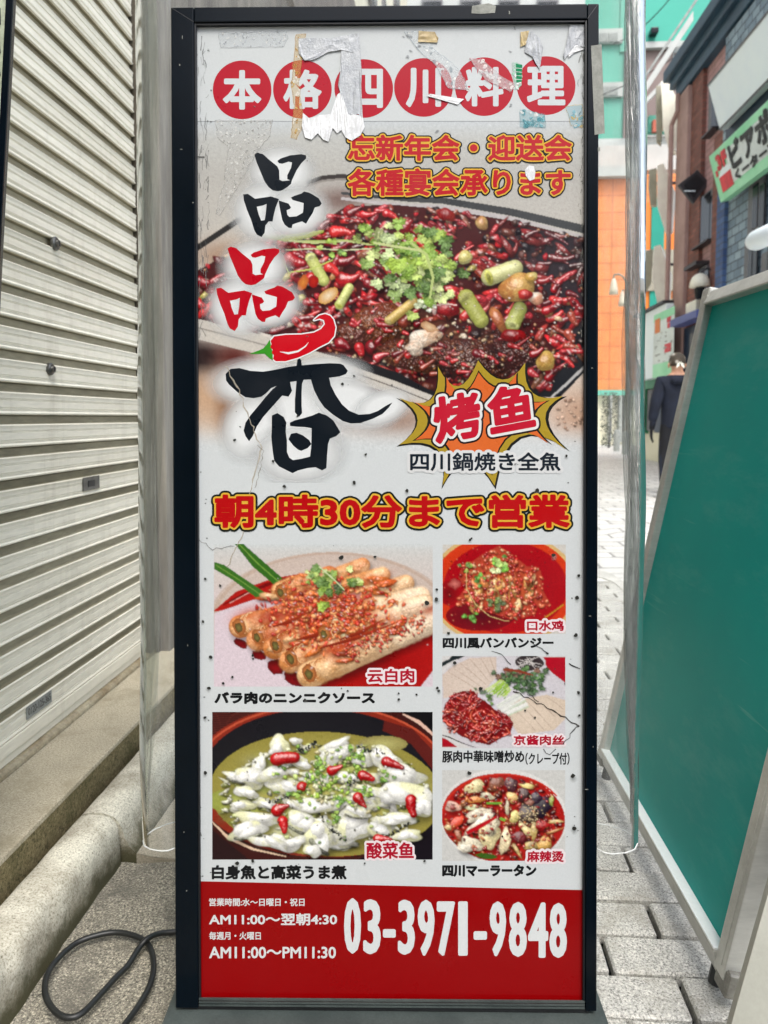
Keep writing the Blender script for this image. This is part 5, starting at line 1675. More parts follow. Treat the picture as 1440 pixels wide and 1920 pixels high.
# raised scraps of torn tape and paper still stuck on: thin crumpled sheets
def scrap(name, pts, mat, label=None, lift=.0012, parent=None, dens=9, y=PD - .0013):
    tri_src = [Vector((p[0], p[1], 0)) for p in pts]
    bm = bmesh.new()
    vs = []
    for p in pts:
        x, z = sl(p[0], p[1], y); vs.append(bm.verts.new((x, y, z)))
    f = bm.faces.new(vs)
    bmesh.ops.triangulate(bm, faces=[f])
    bmesh.ops.subdivide_edges(bm, edges=bm.edges[:], cuts=dens // 3, use_grid_fill=True)
    bmesh.ops.triangulate(bm, faces=bm.faces[:])
    for v in bm.verts: v.co.y -= r.uniform(0, lift)
    res = bmesh.ops.solidify(bm, geom=bm.faces[:], thickness=-.0003)
    me = bpy.data.meshes.new(name); bm.to_mesh(me); bm.free()
    o = slink(name, me, mat, parent or poster)
    if label: o['label'] = label
    return o


scrap('torn_tape', [(560, 72), (620, 72), (672, 62), (676, 92), (664, 100), (652, 96), (640, 94), (615, 98), (590, 112), (572, 114), (560, 100)], M['tapefoil'], 'torn strip of silver tape')
scrap('torn_tape', [(640, 94), (674, 84), (678, 130), (676, 180), (680, 220), (672, 214), (660, 216), (650, 214), (640, 180), (634, 160), (640, 120)], M['tapefoil'])
scrap('torn_paper', [(632, 178), (640, 172), (652, 212), (672, 216), (680, 218), (684, 238), (676, 254), (660, 264), (648, 258), (640, 244), (632, 250), (624, 240), (616, 266), (606, 262), (596, 250), (584, 262), (572, 258), (566, 236), (568, 212), (580, 222), (600, 216), (620, 214)], M['tapewhite'], 'torn flap of white paper')
scrap('torn_tape', [(986, 78), (996, 58), (1012, 72), (1018, 90), (1012, 130), (1004, 118), (998, 106), (984, 98)], M['tapefoil'])
scrap('torn_tape', [(1068, 48), (1098, 46), (1097, 90), (1080, 84), (1070, 96), (1058, 112), (1056, 104), (1062, 82)], M['tapefoil'])
scrap('torn_paper', [(1066, 100), (1080, 84), (1097, 92), (1078, 98), (1066, 108)], M['tapewhite'])
scrap('old_tape', [(785, 58), (815, 60), (822, 72), (820, 80), (784, 79)], M['tapetan'])
scrap('old_tape', [(976, 60), (992, 58), (986, 84), (976, 88)], M['tapetan'])
scrap('paper_dot', [(992, 310), (1001, 312), (1004, 322), (1002, 336), (993, 339), (986, 330), (984, 318)], M['tapewhite'], lift=.0004)
scrap('paper_chip', [(858, 196), (800, 180), (806, 176), (870, 186)], M['tapewhite'], lift=.0006)
scrap('masking_tape', [(1108, 86), (1128, 83), (1134, 250), (1115, 253)], M['tapegrey'], 'grey strip of masking tape', lift=.0003, parent=rails[1], y=-.0004)
scrap('masking_tape', [(885, 11), (916, 6), (930, 11), (928, 24), (902, 26), (884, 25)], M['tapegrey'], lift=.0003, parent=rails[2], y=-.0004)
# bright chips in the paint
for (px, py, wd, hg) in ((955, 24, 2, 6), (1123, 280, 4, 7), (342, 70, 1, 6), (337, 122, 2, 3), (362, 380, 2, 2), (350, 1670, 2, 2), (1112, 1400, 1, 2), (340, 280, 4, 1), (1110, 690, 3, 1), (1100, 1480, 6, .8), (345, 1560, 1.5, 1.5), (1106, 1155, 4, .8), (352, 1210, 1, 3)):
    x, z = sl(px, py, 0); k_ = .0008
    mb = MB().box((x - wd * k_ / 2, -.0005, z - hg * k_ / 2), (x + wd * k_ / 2, .0002, z + hg * k_ / 2))
    slink('paint_chip', mb.mesh('paint_chip'), M['tapegrey'], rails[1])

# ---- weighted foot ------------------------------------------------------------------
mb = MB()
b0 = [(-.345, -.10), (.345, -.10), (.335, -.02), (.335, .20), (-.335, .20), (-.335, -.02)]
bm = bmesh.new()
foot_pts = [(SO + ex * u + ey * v) for u, v in b0]
mbf = MB().slab([(p.x, p.y, .026) for p in foot_pts], (0, 0, -.024))
o = mbf.build('weighted_foot', M['base'], None, bevel=.006)
o.parent = sign; o.matrix_parent_inverse = SM.inverted()
mbf = MB()
c_ = [(-.31, .004), (.31, .004), (.31, .06), (-.31, .06)]
q = [(SO + ex * u + ey * v) for u, v in c_]
mbf.slab([(p.x, p.y, .0262) for p in q], (0, 0, .0095))
o = mbf.build('foot_socket', M['dark'], None, bevel=.002)
o.parent = sign; o.matrix_parent_inverse = SM.inverted()

# ================================================================== CLEAR VINYL COVER
def vinyl_mat(name, haze, tint=(.965, .972, .968), streak=.0):
    m, n, l, p = nt(name)
    n.remove(p)
    out = n['Material Output']
    tr = n.new('ShaderNodeBsdfTransparent'); tr.inputs[0].default_value = (*tint, 1)
    gl = n.new('ShaderNodeBsdfGlossy'); gl.inputs['Roughness'].default_value = .06
    gl.inputs[0].default_value = (1, 1, 1, 1)
    df = n.new('ShaderNodeBsdfDiffuse'); df.inputs[0].default_value = (.8, .82, .8, 1)
    fr = n.new('ShaderNodeFresnel'); fr.inputs[0].default_value = 1.14
    nz = noise(n, l, 22, 6, .7, stretch=(1, 1, .06))
    bp = n.new('ShaderNodeBump'); bp.inputs['Strength'].default_value = .35; bp.inputs['Distance'].default_value = .004
    l.new(nz, bp.inputs['Height'])
    l.new(bp.outputs[0], gl.inputs['Normal']); l.new(bp.outputs[0], fr.inputs['Normal'])
    m1 = n.new('ShaderNodeMixShader'); l.new(fr.outputs[0], m1.inputs[0]); l.new(tr.outputs[0], m1.inputs[1]); l.new(gl.outputs[0], m1.inputs[2])
    k = ramp(n, l, noise(n, l, 40, 5, .75, stretch=(1, 1, .08)), [(.45, (haze,) * 3), (.66, (haze + streak,) * 3)])
    m2 = n.new('ShaderNodeMixShader'); l.new(k, m2.inputs[0]); l.new(m1.outputs[0], m2.inputs[1]); l.new(df.outputs[0], m2.inputs[2])
    l.new(m2.outputs[0], out.inputs[0])
    return m


M['vinyl'] = vinyl_mat('clear_vinyl', .035, streak=.06)
M['seam'] = vinyl_mat('vinyl_seam', .42, streak=.2)
def fold_mat(name, dens, grey, gloss=1.0):
    """old creased vinyl: clear, glossy, with grey streaks painted in for refraction down the creases"""
    m, n, l, p = nt(name)
    n.remove(p)
    tr = n.new('ShaderNodeBsdfTransparent'); tr.inputs[0].default_value = (.86, .89, .87, 1)
    gl = n.new('ShaderNodeBsdfGlossy'); gl.inputs['Roughness'].default_value = .12; gl.inputs[0].default_value = (gloss, gloss, gloss, 1)
    df = n.new('ShaderNodeBsdfDiffuse')
    st = noise(n, l, 150, 6, .8, stretch=(1, 1, .035))
    cc = ramp(n, l, noise(n, l, 220, 5, .8, stretch=(1, 1, .05)), [(.4, grey[0]), (.6, grey[1])])
    l.new(cc, df.inputs[0])
    bp = n.new('ShaderNodeBump'); bp.inputs['Strength'].default_value = .9; bp.inputs['Distance'].default_value = .006
    l.new(st, bp.inputs['Height'])
    fr = n.new('ShaderNodeFresnel'); fr.inputs[0].default_value = 1.2
    for q in (gl, fr): l.new(bp.outputs[0], q.inputs['Normal'])
    a1 = n.new('ShaderNodeMixShader'); l.new(fr.outputs[0], a1.inputs[0]); l.new(tr.outputs[0], a1.inputs[1]); l.new(gl.outputs[0], a1.inputs[2])
    k = ramp(n, l, st, [(.42, (dens * .25,) * 3), (.58, (dens,) * 3)])
    a2 = n.new('ShaderNodeMixShader'); l.new(k, a2.inputs[0]); l.new(a1.outputs[0], a2.inputs[1]); l.new(df.outputs[0], a2.inputs[2])
    l.new(a2.outputs[0], n['Material Output'].inputs[0])
    return m


M['fold'] = fold_mat('creased_vinyl', .40, (S(26, 30, 29), S(112, 118, 114)), .45)  # grey tones stand in for the bent view through the curved side
M['foldclear'] = fold_mat('creased_clear_vinyl', .10, (S(110, 108, 96), S(214, 212, 200)))

cover = empty('vinyl_cover', (0, 0, 0), 'clear vinyl rain cover wrapped loosely around the back and sides of the black-framed sign', 'rain cover')
cover.matrix_world = SM
bpy.context.view_layer.update()
ZB, ZT = .243, 1.66
half = [(-.3225, .006), (-.328, -.004), (-.342, -.006), (-.358, .0), (-.370, .012), (-.377, .030), (-.378, .048), (-.372, .066), (-.358, .082), (-.335, .094), (-.30, .100), (-.22, .104), (-.1, .106)]
path = [(-.3225 + (x + .3225) * 1.10, y) if abs(x) > .3225 else (x, y) for x, y in half] + [(0, .107)] + [(.3225 + (-x - .3225) * 1.43, y) if abs(x) > .3225 else (-x, y) for x, y in reversed(half)]
bm = bmesh.new()
nz_ = 44
rows = []
rv = random.Random(2)
for j in range(nz_ + 1):
    z = ZB + (ZT - ZB) * j / nz_
    row = []
    for i, (x, y) in enumerate(path):
        wv = .0018 * math.sin(z * 11 + i * .9) + .0012 * math.sin(z * 23 - i * 1.7)
        side = 1 if abs(x) > .325 else .5
        sx_ = 1 if x > 0 else -1
        taper = -.010 * max(0, 1 - (z - ZB) / .5) if x > 0 else -.004 * max(0, 1 - (z - ZB) / .12)
        row.append(bm.verts.new((x + sx_ * (wv * side + taper * (abs(x) > .34)), y + wv * side, z + .0015 * math.sin(i * .8))))
    rows.append(row)
for j in range(nz_):
    for i in range(len(path) - 1): bm.faces.new((rows[j][i], rows[j][i + 1], rows[j + 1][i + 1], rows[j + 1][i]))
me = bpy.data.meshes.new('clear_sheet'); bm.to_mesh(me); bm.free()
sheet = slink('clear_sheet', me, M['vinyl'], cover, smooth=True)
hem = []
for i, (x, y) in enumerate(path): hem.append((rows and (x, y, ZB + .0015 * math.sin(i * .8))))
mb = MB().tube([Vector((x - (.010 if x > .34 else -.004 if x < -.34 else 0), y, z)) for x, y, z in hem], .0011, 6)
slink('bottom_hem', mb.mesh('bottom_hem'), M['seam'], cover)
# welded side seams and the thick rolled folds
for sg in (-1, 1):
    mb = MB().tube([(sg * ((.4005 if sg > 0 else .3825) - (.010 * max(0, 1 - (z_ - ZB) / .5) if sg > 0 else 0) + .0015 * math.sin(z_ * 9)), .052 + .002 * math.sin(z_ * 6), z_) for z_ in [ZB + .03 + k * .045 for k in range(32)]], [.0012 + .0006 * (k % 3) for k in range(32)], 6)
    slink('welded_seam', mb.mesh('welded_seam'), M['seam'], cover)
    # gathered plies of vinyl along the side, creased lengthways
    rf = random.Random(40 + sg)
    for ply in range(3):
        bm = bmesh.new()
        rows_ = []
        cols_ = 9
        amp = [rf.uniform(-.004, .004) for _ in range(cols_)]
        ph_ = [rf.uniform(0, 6.28) for _ in range(cols_)]
        wmax = (.0125 if sg > 0 else .013)
        zlo = ZB + .03 if sg < 0 else ZB + .02
        for k in range(60):
            z_ = zlo + (ZT - zlo) * k / 59
            wd_ = wmax * min(1.0, .12 + (z_ - zlo) / (.34 if sg < 0 else .42)) * (1 + .10 * math.sin(z_ * 13 + ply))
            xo = (.3985 - .010 * max(0, 1 - (z_ - ZB) / .5) if sg > 0 else .3800) + .0016 * math.sin(z_ * 7 + ply * 2)
            rows_.append([bm.verts.new((sg * (xo - wd_ * 2 * c_ / (cols_ - 1) + .0012 * math.sin(z_ * 31 + ph_[c_])), .030 + .010 * ply + amp[c_] + .003 * math.sin(z_ * 9 + ph_[c_]) + .0012 * math.sin(z_ * 40 + 2 * ph_[c_]), z_)) for c_ in range(cols_)])
        for k in range(59):
            for c_ in range(cols_ - 1): bm.faces.new((rows_[k][c_], rows_[k][c_ + 1], rows_[k + 1][c_ + 1], rows_[k + 1][c_]))
        me = bpy.data.meshes.new('creased_ply'); bm.to_mesh(me); bm.free()
        slink('creased_ply', me, M['fold'] if sg > 0 else M['foldclear'], cover, smooth=True)

# ================================================================== POWER CABLE
cp = [(990, 1400), (900, 1410), (830, 1440), (780, 1495), (720, 1590), (660, 1650), (560, 1760), (460, 1860), (385, 1884), (320, 1858), (268, 1790), (252, 1720), (268, 1640), (320, 1560), (420, 1470), (530, 1425), (650, 1405), (760, 1425), (830, 1468), (862, 1550), (860, 1640), (830, 1730), (770, 1830), (700, 1925), (640, 2010)]
zs = [.012] * len(cp)
for k in (15, 16, 17): zs[k] = .014
zs[1] = .016; zs[2] = .022; zs[3] = .016
kp_ = [atz(x / 3, y / 3 + 1280, z) for (x, y), z in zip(cp, zs)]
kp_ = [kp_[0] + Vector((.10, .06, 0)), kp_[0] + Vector((.04, .02, 0))] + kp_


def spline(P, m=6):
    out = []
    n_ = len(P)
    for i in range(n_ - 1):
        p0, p1, p2, p3 = P[max(i - 1, 0)], P[i], P[i + 1], P[min(i + 2, n_ - 1)]
        for k in range(m):
            t = k / m
            out.append(.5 * ((2 * p1) + (p2 - p0) * t + (2 * p0 - 5 * p1 + 4 * p2 - p3) * t * t + (3 * p1 - p0 - 3 * p2 + p3) * t ** 3))
    out.append(P[-1])
    return out


o = MB().tube(spline(kp_), .0049, 10).build('power_cable', M['cable'], None, smooth=True)
tag(o, 'black power cable looped on the rough concrete beside the sign', 'cable')

# ================================================================== GREEN A-BOARD (right)
M['alu'] = mk('brushed_aluminium', S(204, 204, 198), S(176, 176, 170), rough=.38, s1=10, s2=200, fine=.08, metal=.45, stretch=(.2, 1, 1))
def chalk_mat():
    m, n, l, p = nt('green_chalkboard')
    c = ramp(n, l, noise(n, l, 2.2, 4, .6), [(.3, S(0, 158, 148, .95)), (.7, S(0, 146, 138, .95))])
    sm = ramp(n, l, noise(n, l, 7, 6, .72, stretch=(1, .5, 1.6)), [(.52, (0,) * 3), (.8, (.2,) * 3)])       # wiped chalk
    c = mixc(n, l, c, S(150, 200, 190, .9), sm)
    sc2 = ramp(n, l, noise(n, l, 60, 3, .6, stretch=(.04, .04, 1)), [(.68, (0,) * 3), (.75, (.34,) * 3)])      # scratches
    c = mixc(n, l, c, S(130, 190, 180, .9), sc2)
    l.new(c, p.inputs['Base Color']); p.inputs['Roughness'].default_value = .34; p.inputs['Specular IOR Level'].default_value = .1
    return m


M['green'] = chalk_mat()
M['cap'] = mk('clear_corner_cap', S(150, 150, 140), S(110, 108, 100), rough=.25)
M['skylitwhite'] = mk('skylit_lip_white', S(244, 248, 246, 1.0), S(236, 240, 238, 1.0), rough=.35, s1=3, fine=.05)
M['plate'] = mk('pale_grey_plate', S(176, 176, 164, .8), S(160, 160, 148, .8), rough=.5, s1=4, fine=.06)
B1 = atz(1370, 1856, .035)
B2 = atz(1130, 1422, .05)
dd = (B2 - B1).normalized()
rT = ray(1330, 550)
# T2 = C0 + t*rT with (T2-B2).dd = 0
tT = (B2 - C0).dot(dd) / rT.dot(dd)
T2 = C0 + rT * tT
uu = (T2 - B2); HB = uu.length; uu.normalize()
nn = dd.cross(uu).normalized()
if nn.x > 0: nn = -nn               # board faces the street side with the sign
LB = (B2 - B1).length
BM = Matrix(((dd.x, uu.x, nn.x, B1.x), (dd.y, uu.y, nn.y, B1.y), (dd.z, uu.z, nn.z, B1.z), (0, 0, 0, 1)))
board = empty('chalkboard_stand', (B1.x, B1.y, 0), 'large green chalkboard in a silver frame leaning on the pavement at the right edge', 'chalkboard')
RW, RP = .036, .02
MB().box((RW * .8, RW * .8, -.012), (LB - RW * .8, HB - RW * .8, -.001), M=BM).build('board_panel', M['green'], board)
for sgv, o_ in ((1, 0), (-1, HB)):
    P = [BM @ Vector((RW * .95, o_ + sgv * v_, w_)) for v_, w_ in ((RW, -.016), (RW, RP), (RW * .9, RP + .001), (0, RP * .42), (0, -.016))]
    MB().slab(P, dd * (LB - RW * 1.9)).build('frame_rail', M['alu'], board, bevel=.0015)
MB().box((RW, RW + .0005, -.0005), (LB - RW, RW + .004, RP + .002), M=BM).build('skylit_lip', M['skylitwhite'], board, bevel=.001)  # added white strip: sky light on the rail's upper lip, put into the colour
for lo, hi in (((0, .012, -.016), (RW - .0005, HB - .012, RP * .8)), ((LB - RW + .0005, .012, -.016), (LB, HB - .012, RP * .8))):
    MB().box(lo, hi, M=BM).build('frame_rail', M['alu'], board, bevel=.003)
for lo, hi in (((.012, .03, RP * .8), (.0145, HB - .03, RP * .8 + .0012)), ((LB - .016, .03, RP * .8), (LB - .0135, HB - .03, RP * .8 + .0012))):
    MB().box(lo, hi, M=BM).build('frame_rib', M['alu'], board)
for u, v in ((0, 0), (LB, 0), (0, HB), (LB, HB)):
    mb = MB().box((u - .012 if u == 0 else u - RW + .004, v - .010 if v == 0 else v - RW + .004, -.02), (u + RW - .004 if u == 0 else u + .012, v + RW - .004 if v == 0 else v + .010, RP * .8 - .002), M=BM)
    mb.build('corner_cap', M['cap'] if v == 0 else M['alu'], board, bevel=.008, seg=3)
# rear legs folded out behind, rubber feet
for u in (.05, LB - .05):
    p_top = BM @ Vector((u, HB - .05, -.03)); p_bot = Vector((p_top.x + .42, p_top.y, .015))
    MB().tube([p_top, p_bot], .014, 8).build('leg', M['alu'], board)
    MB().tube([BM @ Vector((u, .0, -.002)), BM @ Vector((u, -.028, -.002))], .012, 10).build('rubber_foot', M['dark'], board)
# pale panel edge standing in front of it at the frame's corner
e0, e1 = aty(1412, 1920, 1.02), aty(1500, 1600, 1.10)
dv = (e1 - e0).normalized()
bot = e0 - dv * ((e0.z - .004) / dv.z); topp = e0 + dv * .62
wv_ = Vector((.034, .01, 0))
lean = empty('signboard_leg', (bot.x, bot.y, 0), 'pale grey flat leg leaning in front of the green chalkboard corner', 'board leg')
MB().slab([bot - wv_, bot + wv_, topp + wv_, topp - wv_], (.004, .02, 0)).build('leg_plate', M['plate'], lean, bevel=.003)
MB().slab([bot - wv_ * .7 + dv * .60, bot + wv_ * .7 + dv * .60, topp + wv_ * .7 + dv * .05, topp - wv_ * .7 + dv * .05], (-.001, -.006, 0)).build('end_clip', M['alu'], lean, bevel=.002)

# ================================================================== BLACK-EDGED BOARD (far left edge)
YT = 1.15
t_ = aty(34, -60, YT); b_ = aty(-57, 1790, YT)
b_.z = max(b_.z, .105)
upv = (t_ - b_).normalized(); lv = Vector((-.9, -.36, 0)).normalized()
stand = empty('menu_board', (b_.x, b_.y, b_.z), 'black-edged white menu board with dark print standing against the shutter at the left edge', 'menu board')
fw_ = .0105
nl = lv.cross(upv).normalized()
Hh = (t_ - b_).length + .3
Wd = .24
M['mwhite'] = mk('board_white', S(206, 216, 190, .8), S(180, 190, 160, .8), rough=.4, s1=6)
MB().slab([b_, b_ + lv * fw_, b_ + lv * fw_ + upv * Hh, b_ + upv * Hh], nl * -.025).build('edge_trim', M['navy'], stand, bevel=.0015)
MB().slab([b_ + lv * Wd, b_ + lv * (Wd + fw_), b_ + lv * (Wd + fw_) + upv * Hh, b_ + lv * Wd + upv * Hh], nl * -.025).build('edge_trim', M['navy'], stand, bevel=.0015)
MB().slab([b_ + lv * fw_ * 1.02, b_ + lv * (Wd - .0003), b_ + lv * (Wd - .0003) + upv * Hh, b_ + lv * fw_ * 1.02 + upv * Hh], nl * -.012).build('board_face', M['mwhite'], stand)
mb = MB()
r = random.Random(7)
h_ = .55
while h_ < Hh - .02:
    hh = r.uniform(.012, .03)
    w0 = fw_ + r.uniform(.002, .008)
    P = [b_ + lv * w0 + upv * h_, b_ + lv * (w0 + r.uniform(.03, .08)) + upv * (h_ + r.uniform(-.004, .004)), b_ + lv * (w0 + r.uniform(.03, .07)) + upv * (h_ + hh), b_ + lv * (w0 + r.uniform(0, .005)) + upv * (h_ + hh * .9)]
    mb.slab([p + nl * .0004 for p in P], nl * .0006)
    mb.slab([p + nl * -.0130 for p in P], nl * .0006)
    h_ += hh + r.uniform(.004, .014)
mb.build('dark_print', M['dark'], stand)

# ================================================================== RIGHT SIDE OF THE STREET
def brick_mat(name, c1, c2, mortar, bw=.21, bh=.07, ms=.008, rough=.8, offset=.5):
    m, n, l, p = nt(name)
    tc = n.new('ShaderNodeTexCoord'); sx = n.new('ShaderNodeSeparateXYZ'); cb = n.new('ShaderNodeCombineXYZ')
    l.new(tc.outputs['Object'], sx.inputs[0])
    ad = n.new('ShaderNodeMath'); l.new(sx.outputs[0], ad.inputs[0]); l.new(sx.outputs[1], ad.inputs[1])
    l.new(ad.outputs[0], cb.inputs[0]); l.new(sx.outputs[2], cb.inputs[1])
    br = n.new('ShaderNodeTexBrick'); br.offset = offset; l.new(cb.outputs[0], br.inputs['Vector'])
    br.inputs['Color1'].default_value = (*c1, 1); br.inputs['Color2'].default_value = (*c2, 1); br.inputs['Mortar'].default_value = (*mortar, 1)
    br.inputs['Scale'].default_value = 1; br.inputs['Brick Width'].default_value = bw; br.inputs['Row Height'].default_value = bh; br.inputs['Mortar Size'].default_value = ms
    g = ramp(n, l, noise(n, l, 3, 5, .7), [(.3, (.8,) * 3), (.7, (1.15,) * 3)])
    l.new(mixc(n, l, br.outputs[0], g, 1.0, 'MULTIPLY'), p.inputs['Base Color'])
    p.inputs['Roughness'].default_value = rough
    return m


M['redbrick'] = brick_mat('dark_red_brick', S(140, 88, 76, 1.0), S(110, 64, 56, 1.0), S(104, 84, 76, .9))
M['pinkwall'] = brick_mat('mauve_tile_wall', S(176, 140, 138, 1.16), S(164, 128, 128, 1.16), S(140, 112, 112, 1.01), .3, .1)
M['mauve'] = mk('mauve_pilaster', S(172, 142, 134, 1.1), S(154, 124, 116, 1.0), rough=.7, s1=2)
M['stone'] = brick_mat('blue_grey_stone', S(140, 158, 168, 1.23), S(104, 122, 136, 1.16), S(86, 98, 108, 1.01), .26, .13, .012)
M['bluestone'] = brick_mat('deep_blue_tile', S(76, 100, 140, 1.16), S(56, 76, 116, 1.16), S(70, 80, 100, 1.01), .2, .1)
M['eave'] = mk('navy_eave', S(40, 72, 90, 1.16), S(32, 60, 78, 1.16), rough=.5, s1=2)
M['roof'] = mk('granular_roof', S(150, 154, 152, 1.01), S(110, 114, 114, 1.01), rough=.9, s1=8, s2=40, fine=.4)
M['glass'] = mk('dark_window_glass', S(44, 50, 56, .7), S(28, 32, 38, .7), rough=.22, s1=1.5, spec=.22)
M['wframe'] = mk('grey_window_frame', S(112, 112, 116, .9), rough=.5)
M['signwhite'] = mk('blank_sign_face', S(206, 216, 220, 1.35), S(196, 206, 212, 1.35), rough=.5, s1=.8, fine=.03)
M['signgreen'] = mk('pale_green_sign', S(150, 206, 168, 1.30), S(120, 190, 146, 1.30), rough=.5, s1=1.1, fine=.03)
M['sgmid'] = mk('sign_pale_centre', S(206, 222, 212, 1.35), rough=.5, s1=1)
M['signblack'] = mk('sign_black', S(34, 40, 42), rough=.5)
M['signred'] = mk('sign_red', S(206, 44, 52, 1.30), S(186, 36, 46), rough=.5)
M['cream'] = mk('cream_metal', S(222, 218, 202, 1.30), S(206, 202, 188, 1.30), rough=.5, s1=3, fine=.05)
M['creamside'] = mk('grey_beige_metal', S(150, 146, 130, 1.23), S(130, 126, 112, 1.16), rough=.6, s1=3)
M['navyblue'] = mk('deep_navy_panel', S(18, 44, 70, 1.16), S(12, 32, 54, 1.16), rough=.45, s1=2)
M['bluestrip'] = mk('blue_fascia', S(82, 92, 150, 1.16), rough=.5, s1=3)
M['orange'] = brick_mat('orange_tile_wall', S(255, 158, 84, .70), S(255, 150, 78, .68), S(230, 130, 68, .64), .62, .56, .02, .5, offset=0)
M['orange2'] = mk('orange_paint', S(255, 140, 40, .72), S(250, 134, 38, .7), rough=.5, s1=.5, fine=.04)
M['teal'] = mk('teal_paint', S(0, 160, 138, .75), S(0, 150, 128, .72), rough=.5, s1=.5, fine=.04)
M['mint'] = mk('mint_paint', S(84, 222, 196, .55), S(76, 214, 188, .53), rough=.6, s1=.3, fine=.03)
M['mint2'] = mk('mint_side_paint', S(120, 218, 194, .62), S(106, 206, 180, .6), rough=.6, s1=.3, fine=.03)
M['taupe'] = mk('taupe_render', S(160, 142, 136, .72), S(148, 130, 126, .7), rough=.8, s1=.4, fine=.06)
M['white'] = mk('white_render', S(222, 226, 222, .72), S(200, 204, 200, .7), rough=.7, s1=.5, fine=.05)
M['beige'] = mk('beige_wall', S(216, 212, 190, 1.23), S(200, 196, 176, 1.23), rough=.8, s1=.7, fine=.08)
M['greenfront'] = mk('green_shopfront', S(52, 130, 92, 1.16), S(40, 108, 78, 1.16), rough=.5, s1=2)
M['greyp'] = mk('grey_post', S(150, 154, 150, 1.16), S(120, 124, 122, 1.16), rough=.6, s1=6)
M['bronze'] = mk('aged_lamp_metal', S(140, 132, 112, 1.16), S(112, 106, 92, 1.16), rough=.5, metal=.3)
M['lampglass'] = mk('frosted_lamp_glass', S(206, 200, 180, 1.16), rough=.3)
M['iron'] = mk('dark_iron', S(52, 48, 52), S(38, 36, 40), rough=.5)

XF = 4.5


def wy(px, x=XF): return atx(px, 783, x).y


def wall_rect(mb, pxa, pxb, pya, pyb, x=XF, depth=.1, m=0, ref=None):
    """box on the facade plane x, given by photo columns and (at the middle column) rows; sticks out -x by depth"""
    ya, yb = wy(pxa, x), wy(pxb, x)
    mid = (pxa + pxb) / 2 if ref is None else ref
    za, zb_ = atx(mid, pya, x).z, atx(mid, pyb, x).z
    mb.box((x - depth, min(ya, yb), min(za, zb_)), (x, max(ya, yb), max(za, zb_)), m)
    return mb


YB0, YB1, YB2 = wy(1269), wy(1352), wy(1560)      # far corner, brick/stone border, near end
brick = empty('brick_building', (XF, YB0, 0), 'dark red brick building with mauve pilaster and navy eaves across the street', 'building')
ZE = atx(1262, 163, 4.3).z
MB().box((XF, YB1 + .01, 0), (XF + 5, YB0, ZE - .01)).build('wall', M['pinkwall'], brick)
MB().box((XF - .14, YB0 - .62, 0), (XF - .001, YB0, ZE - .25)).build('pilaster', M['mauve'], brick, bevel=.02)
MB().box((XF - .07, YB0 - 1.18, 0), (XF - .001, YB0 - .625, ZE - .02)).build('brick_column', M['redbrick'], brick)
MB().box((XF - .09, YB1 + .012, 0), (XF - .001, YB1 + .42, ZE - 1.6)).build('brick_column', M['redbrick'], brick)
mb = MB().box((4.28, YB1 - 3.0, ZE), (XF + 5, YB0 + .25, ZE + .16)).box((4.18, YB1 - 3.0, ZE + .161), (XF + 5, YB0 + .32, ZE + .36))
mb.box((4.36, YB1 - 3.0, ZE - .22), (XF + .6, YB0 + .12, ZE - .002))
mb.build('eave', M['eave'], brick, bevel=.02)
MB().slab([(4.3, YB1 - 3, ZE + .362), (4.3, YB0 + .3, ZE + .362), (8.5, YB0 + .3, ZE + 3.4), (8.5, YB1 - 3, ZE + 3.4)], (0, 0, .1)).build('roof', M['roof'], brick)
# windows: frame, dark panes, sill
for (pa, pb, ya, yb_) in ((1317, 1334, 176, 262), (1303, 1331, 372, 462), (1297, 1322, 508, 598)):
    mb = wall_rect(MB(), pa, pb, ya, yb_, XF - .002, .05)
    f = mb.build('window', M['wframe'], brick, bevel=.01)
    g_ = MB()
    d_ = (pb - pa)
    wall_rect(g_, pa + d_ * .06, pa + d_ * .62, ya + 3, yb_ - 3, XF - .0525, .01)
    wall_rect(g_, pa + d_ * .66, pb - d_ * .05, ya + 3, yb_ - 3, XF - .0525, .01)
    g_.build('pane', M['glass'], f)
    s_ = wall_rect(MB(), pa - 1.5, pb + 1.5, yb_ + 1, yb_ + 4, XF - .002, .14)
    s_.build('sill', M['iron'], f)
wall_rect(MB(), 1298, 1322, 500, 506, XF - .002, .22).build('lintel', M['iron'], brick)
# gutter outlet and downpipe
pz = atx(1272, 178, 4.36).z
MB().tube([(4.34, YB0 - .1, pz), (4.34, YB0 - .1, pz - .3), (4.28, YB0 + .05, pz - .5), (4.28, YB0 + .05, 0)], .045, 8).build('downpipe', M['mauve'], brick, smooth=False)
wall_rect(MB(), 1278, 1330, 592, 606, XF - .15, .25).build('blue_fascia', M['bluestrip'], brick, bevel=.02)
wall_rect(MB(), 1293, 1312, 568, 590, XF - .1, .12).build('cream_panel', M['cream'], brick, bevel=.02)
wall_rect(MB(), 1268, 1345, 609, 790, XF - .072, .03).build('navy_shopfront', M['navyblue'], brick)
wall_rect(MB(), 1292, 1310, 625, 790, XF - .103, .03).build('pale_door', M['wframe'], brick, bevel=.01)

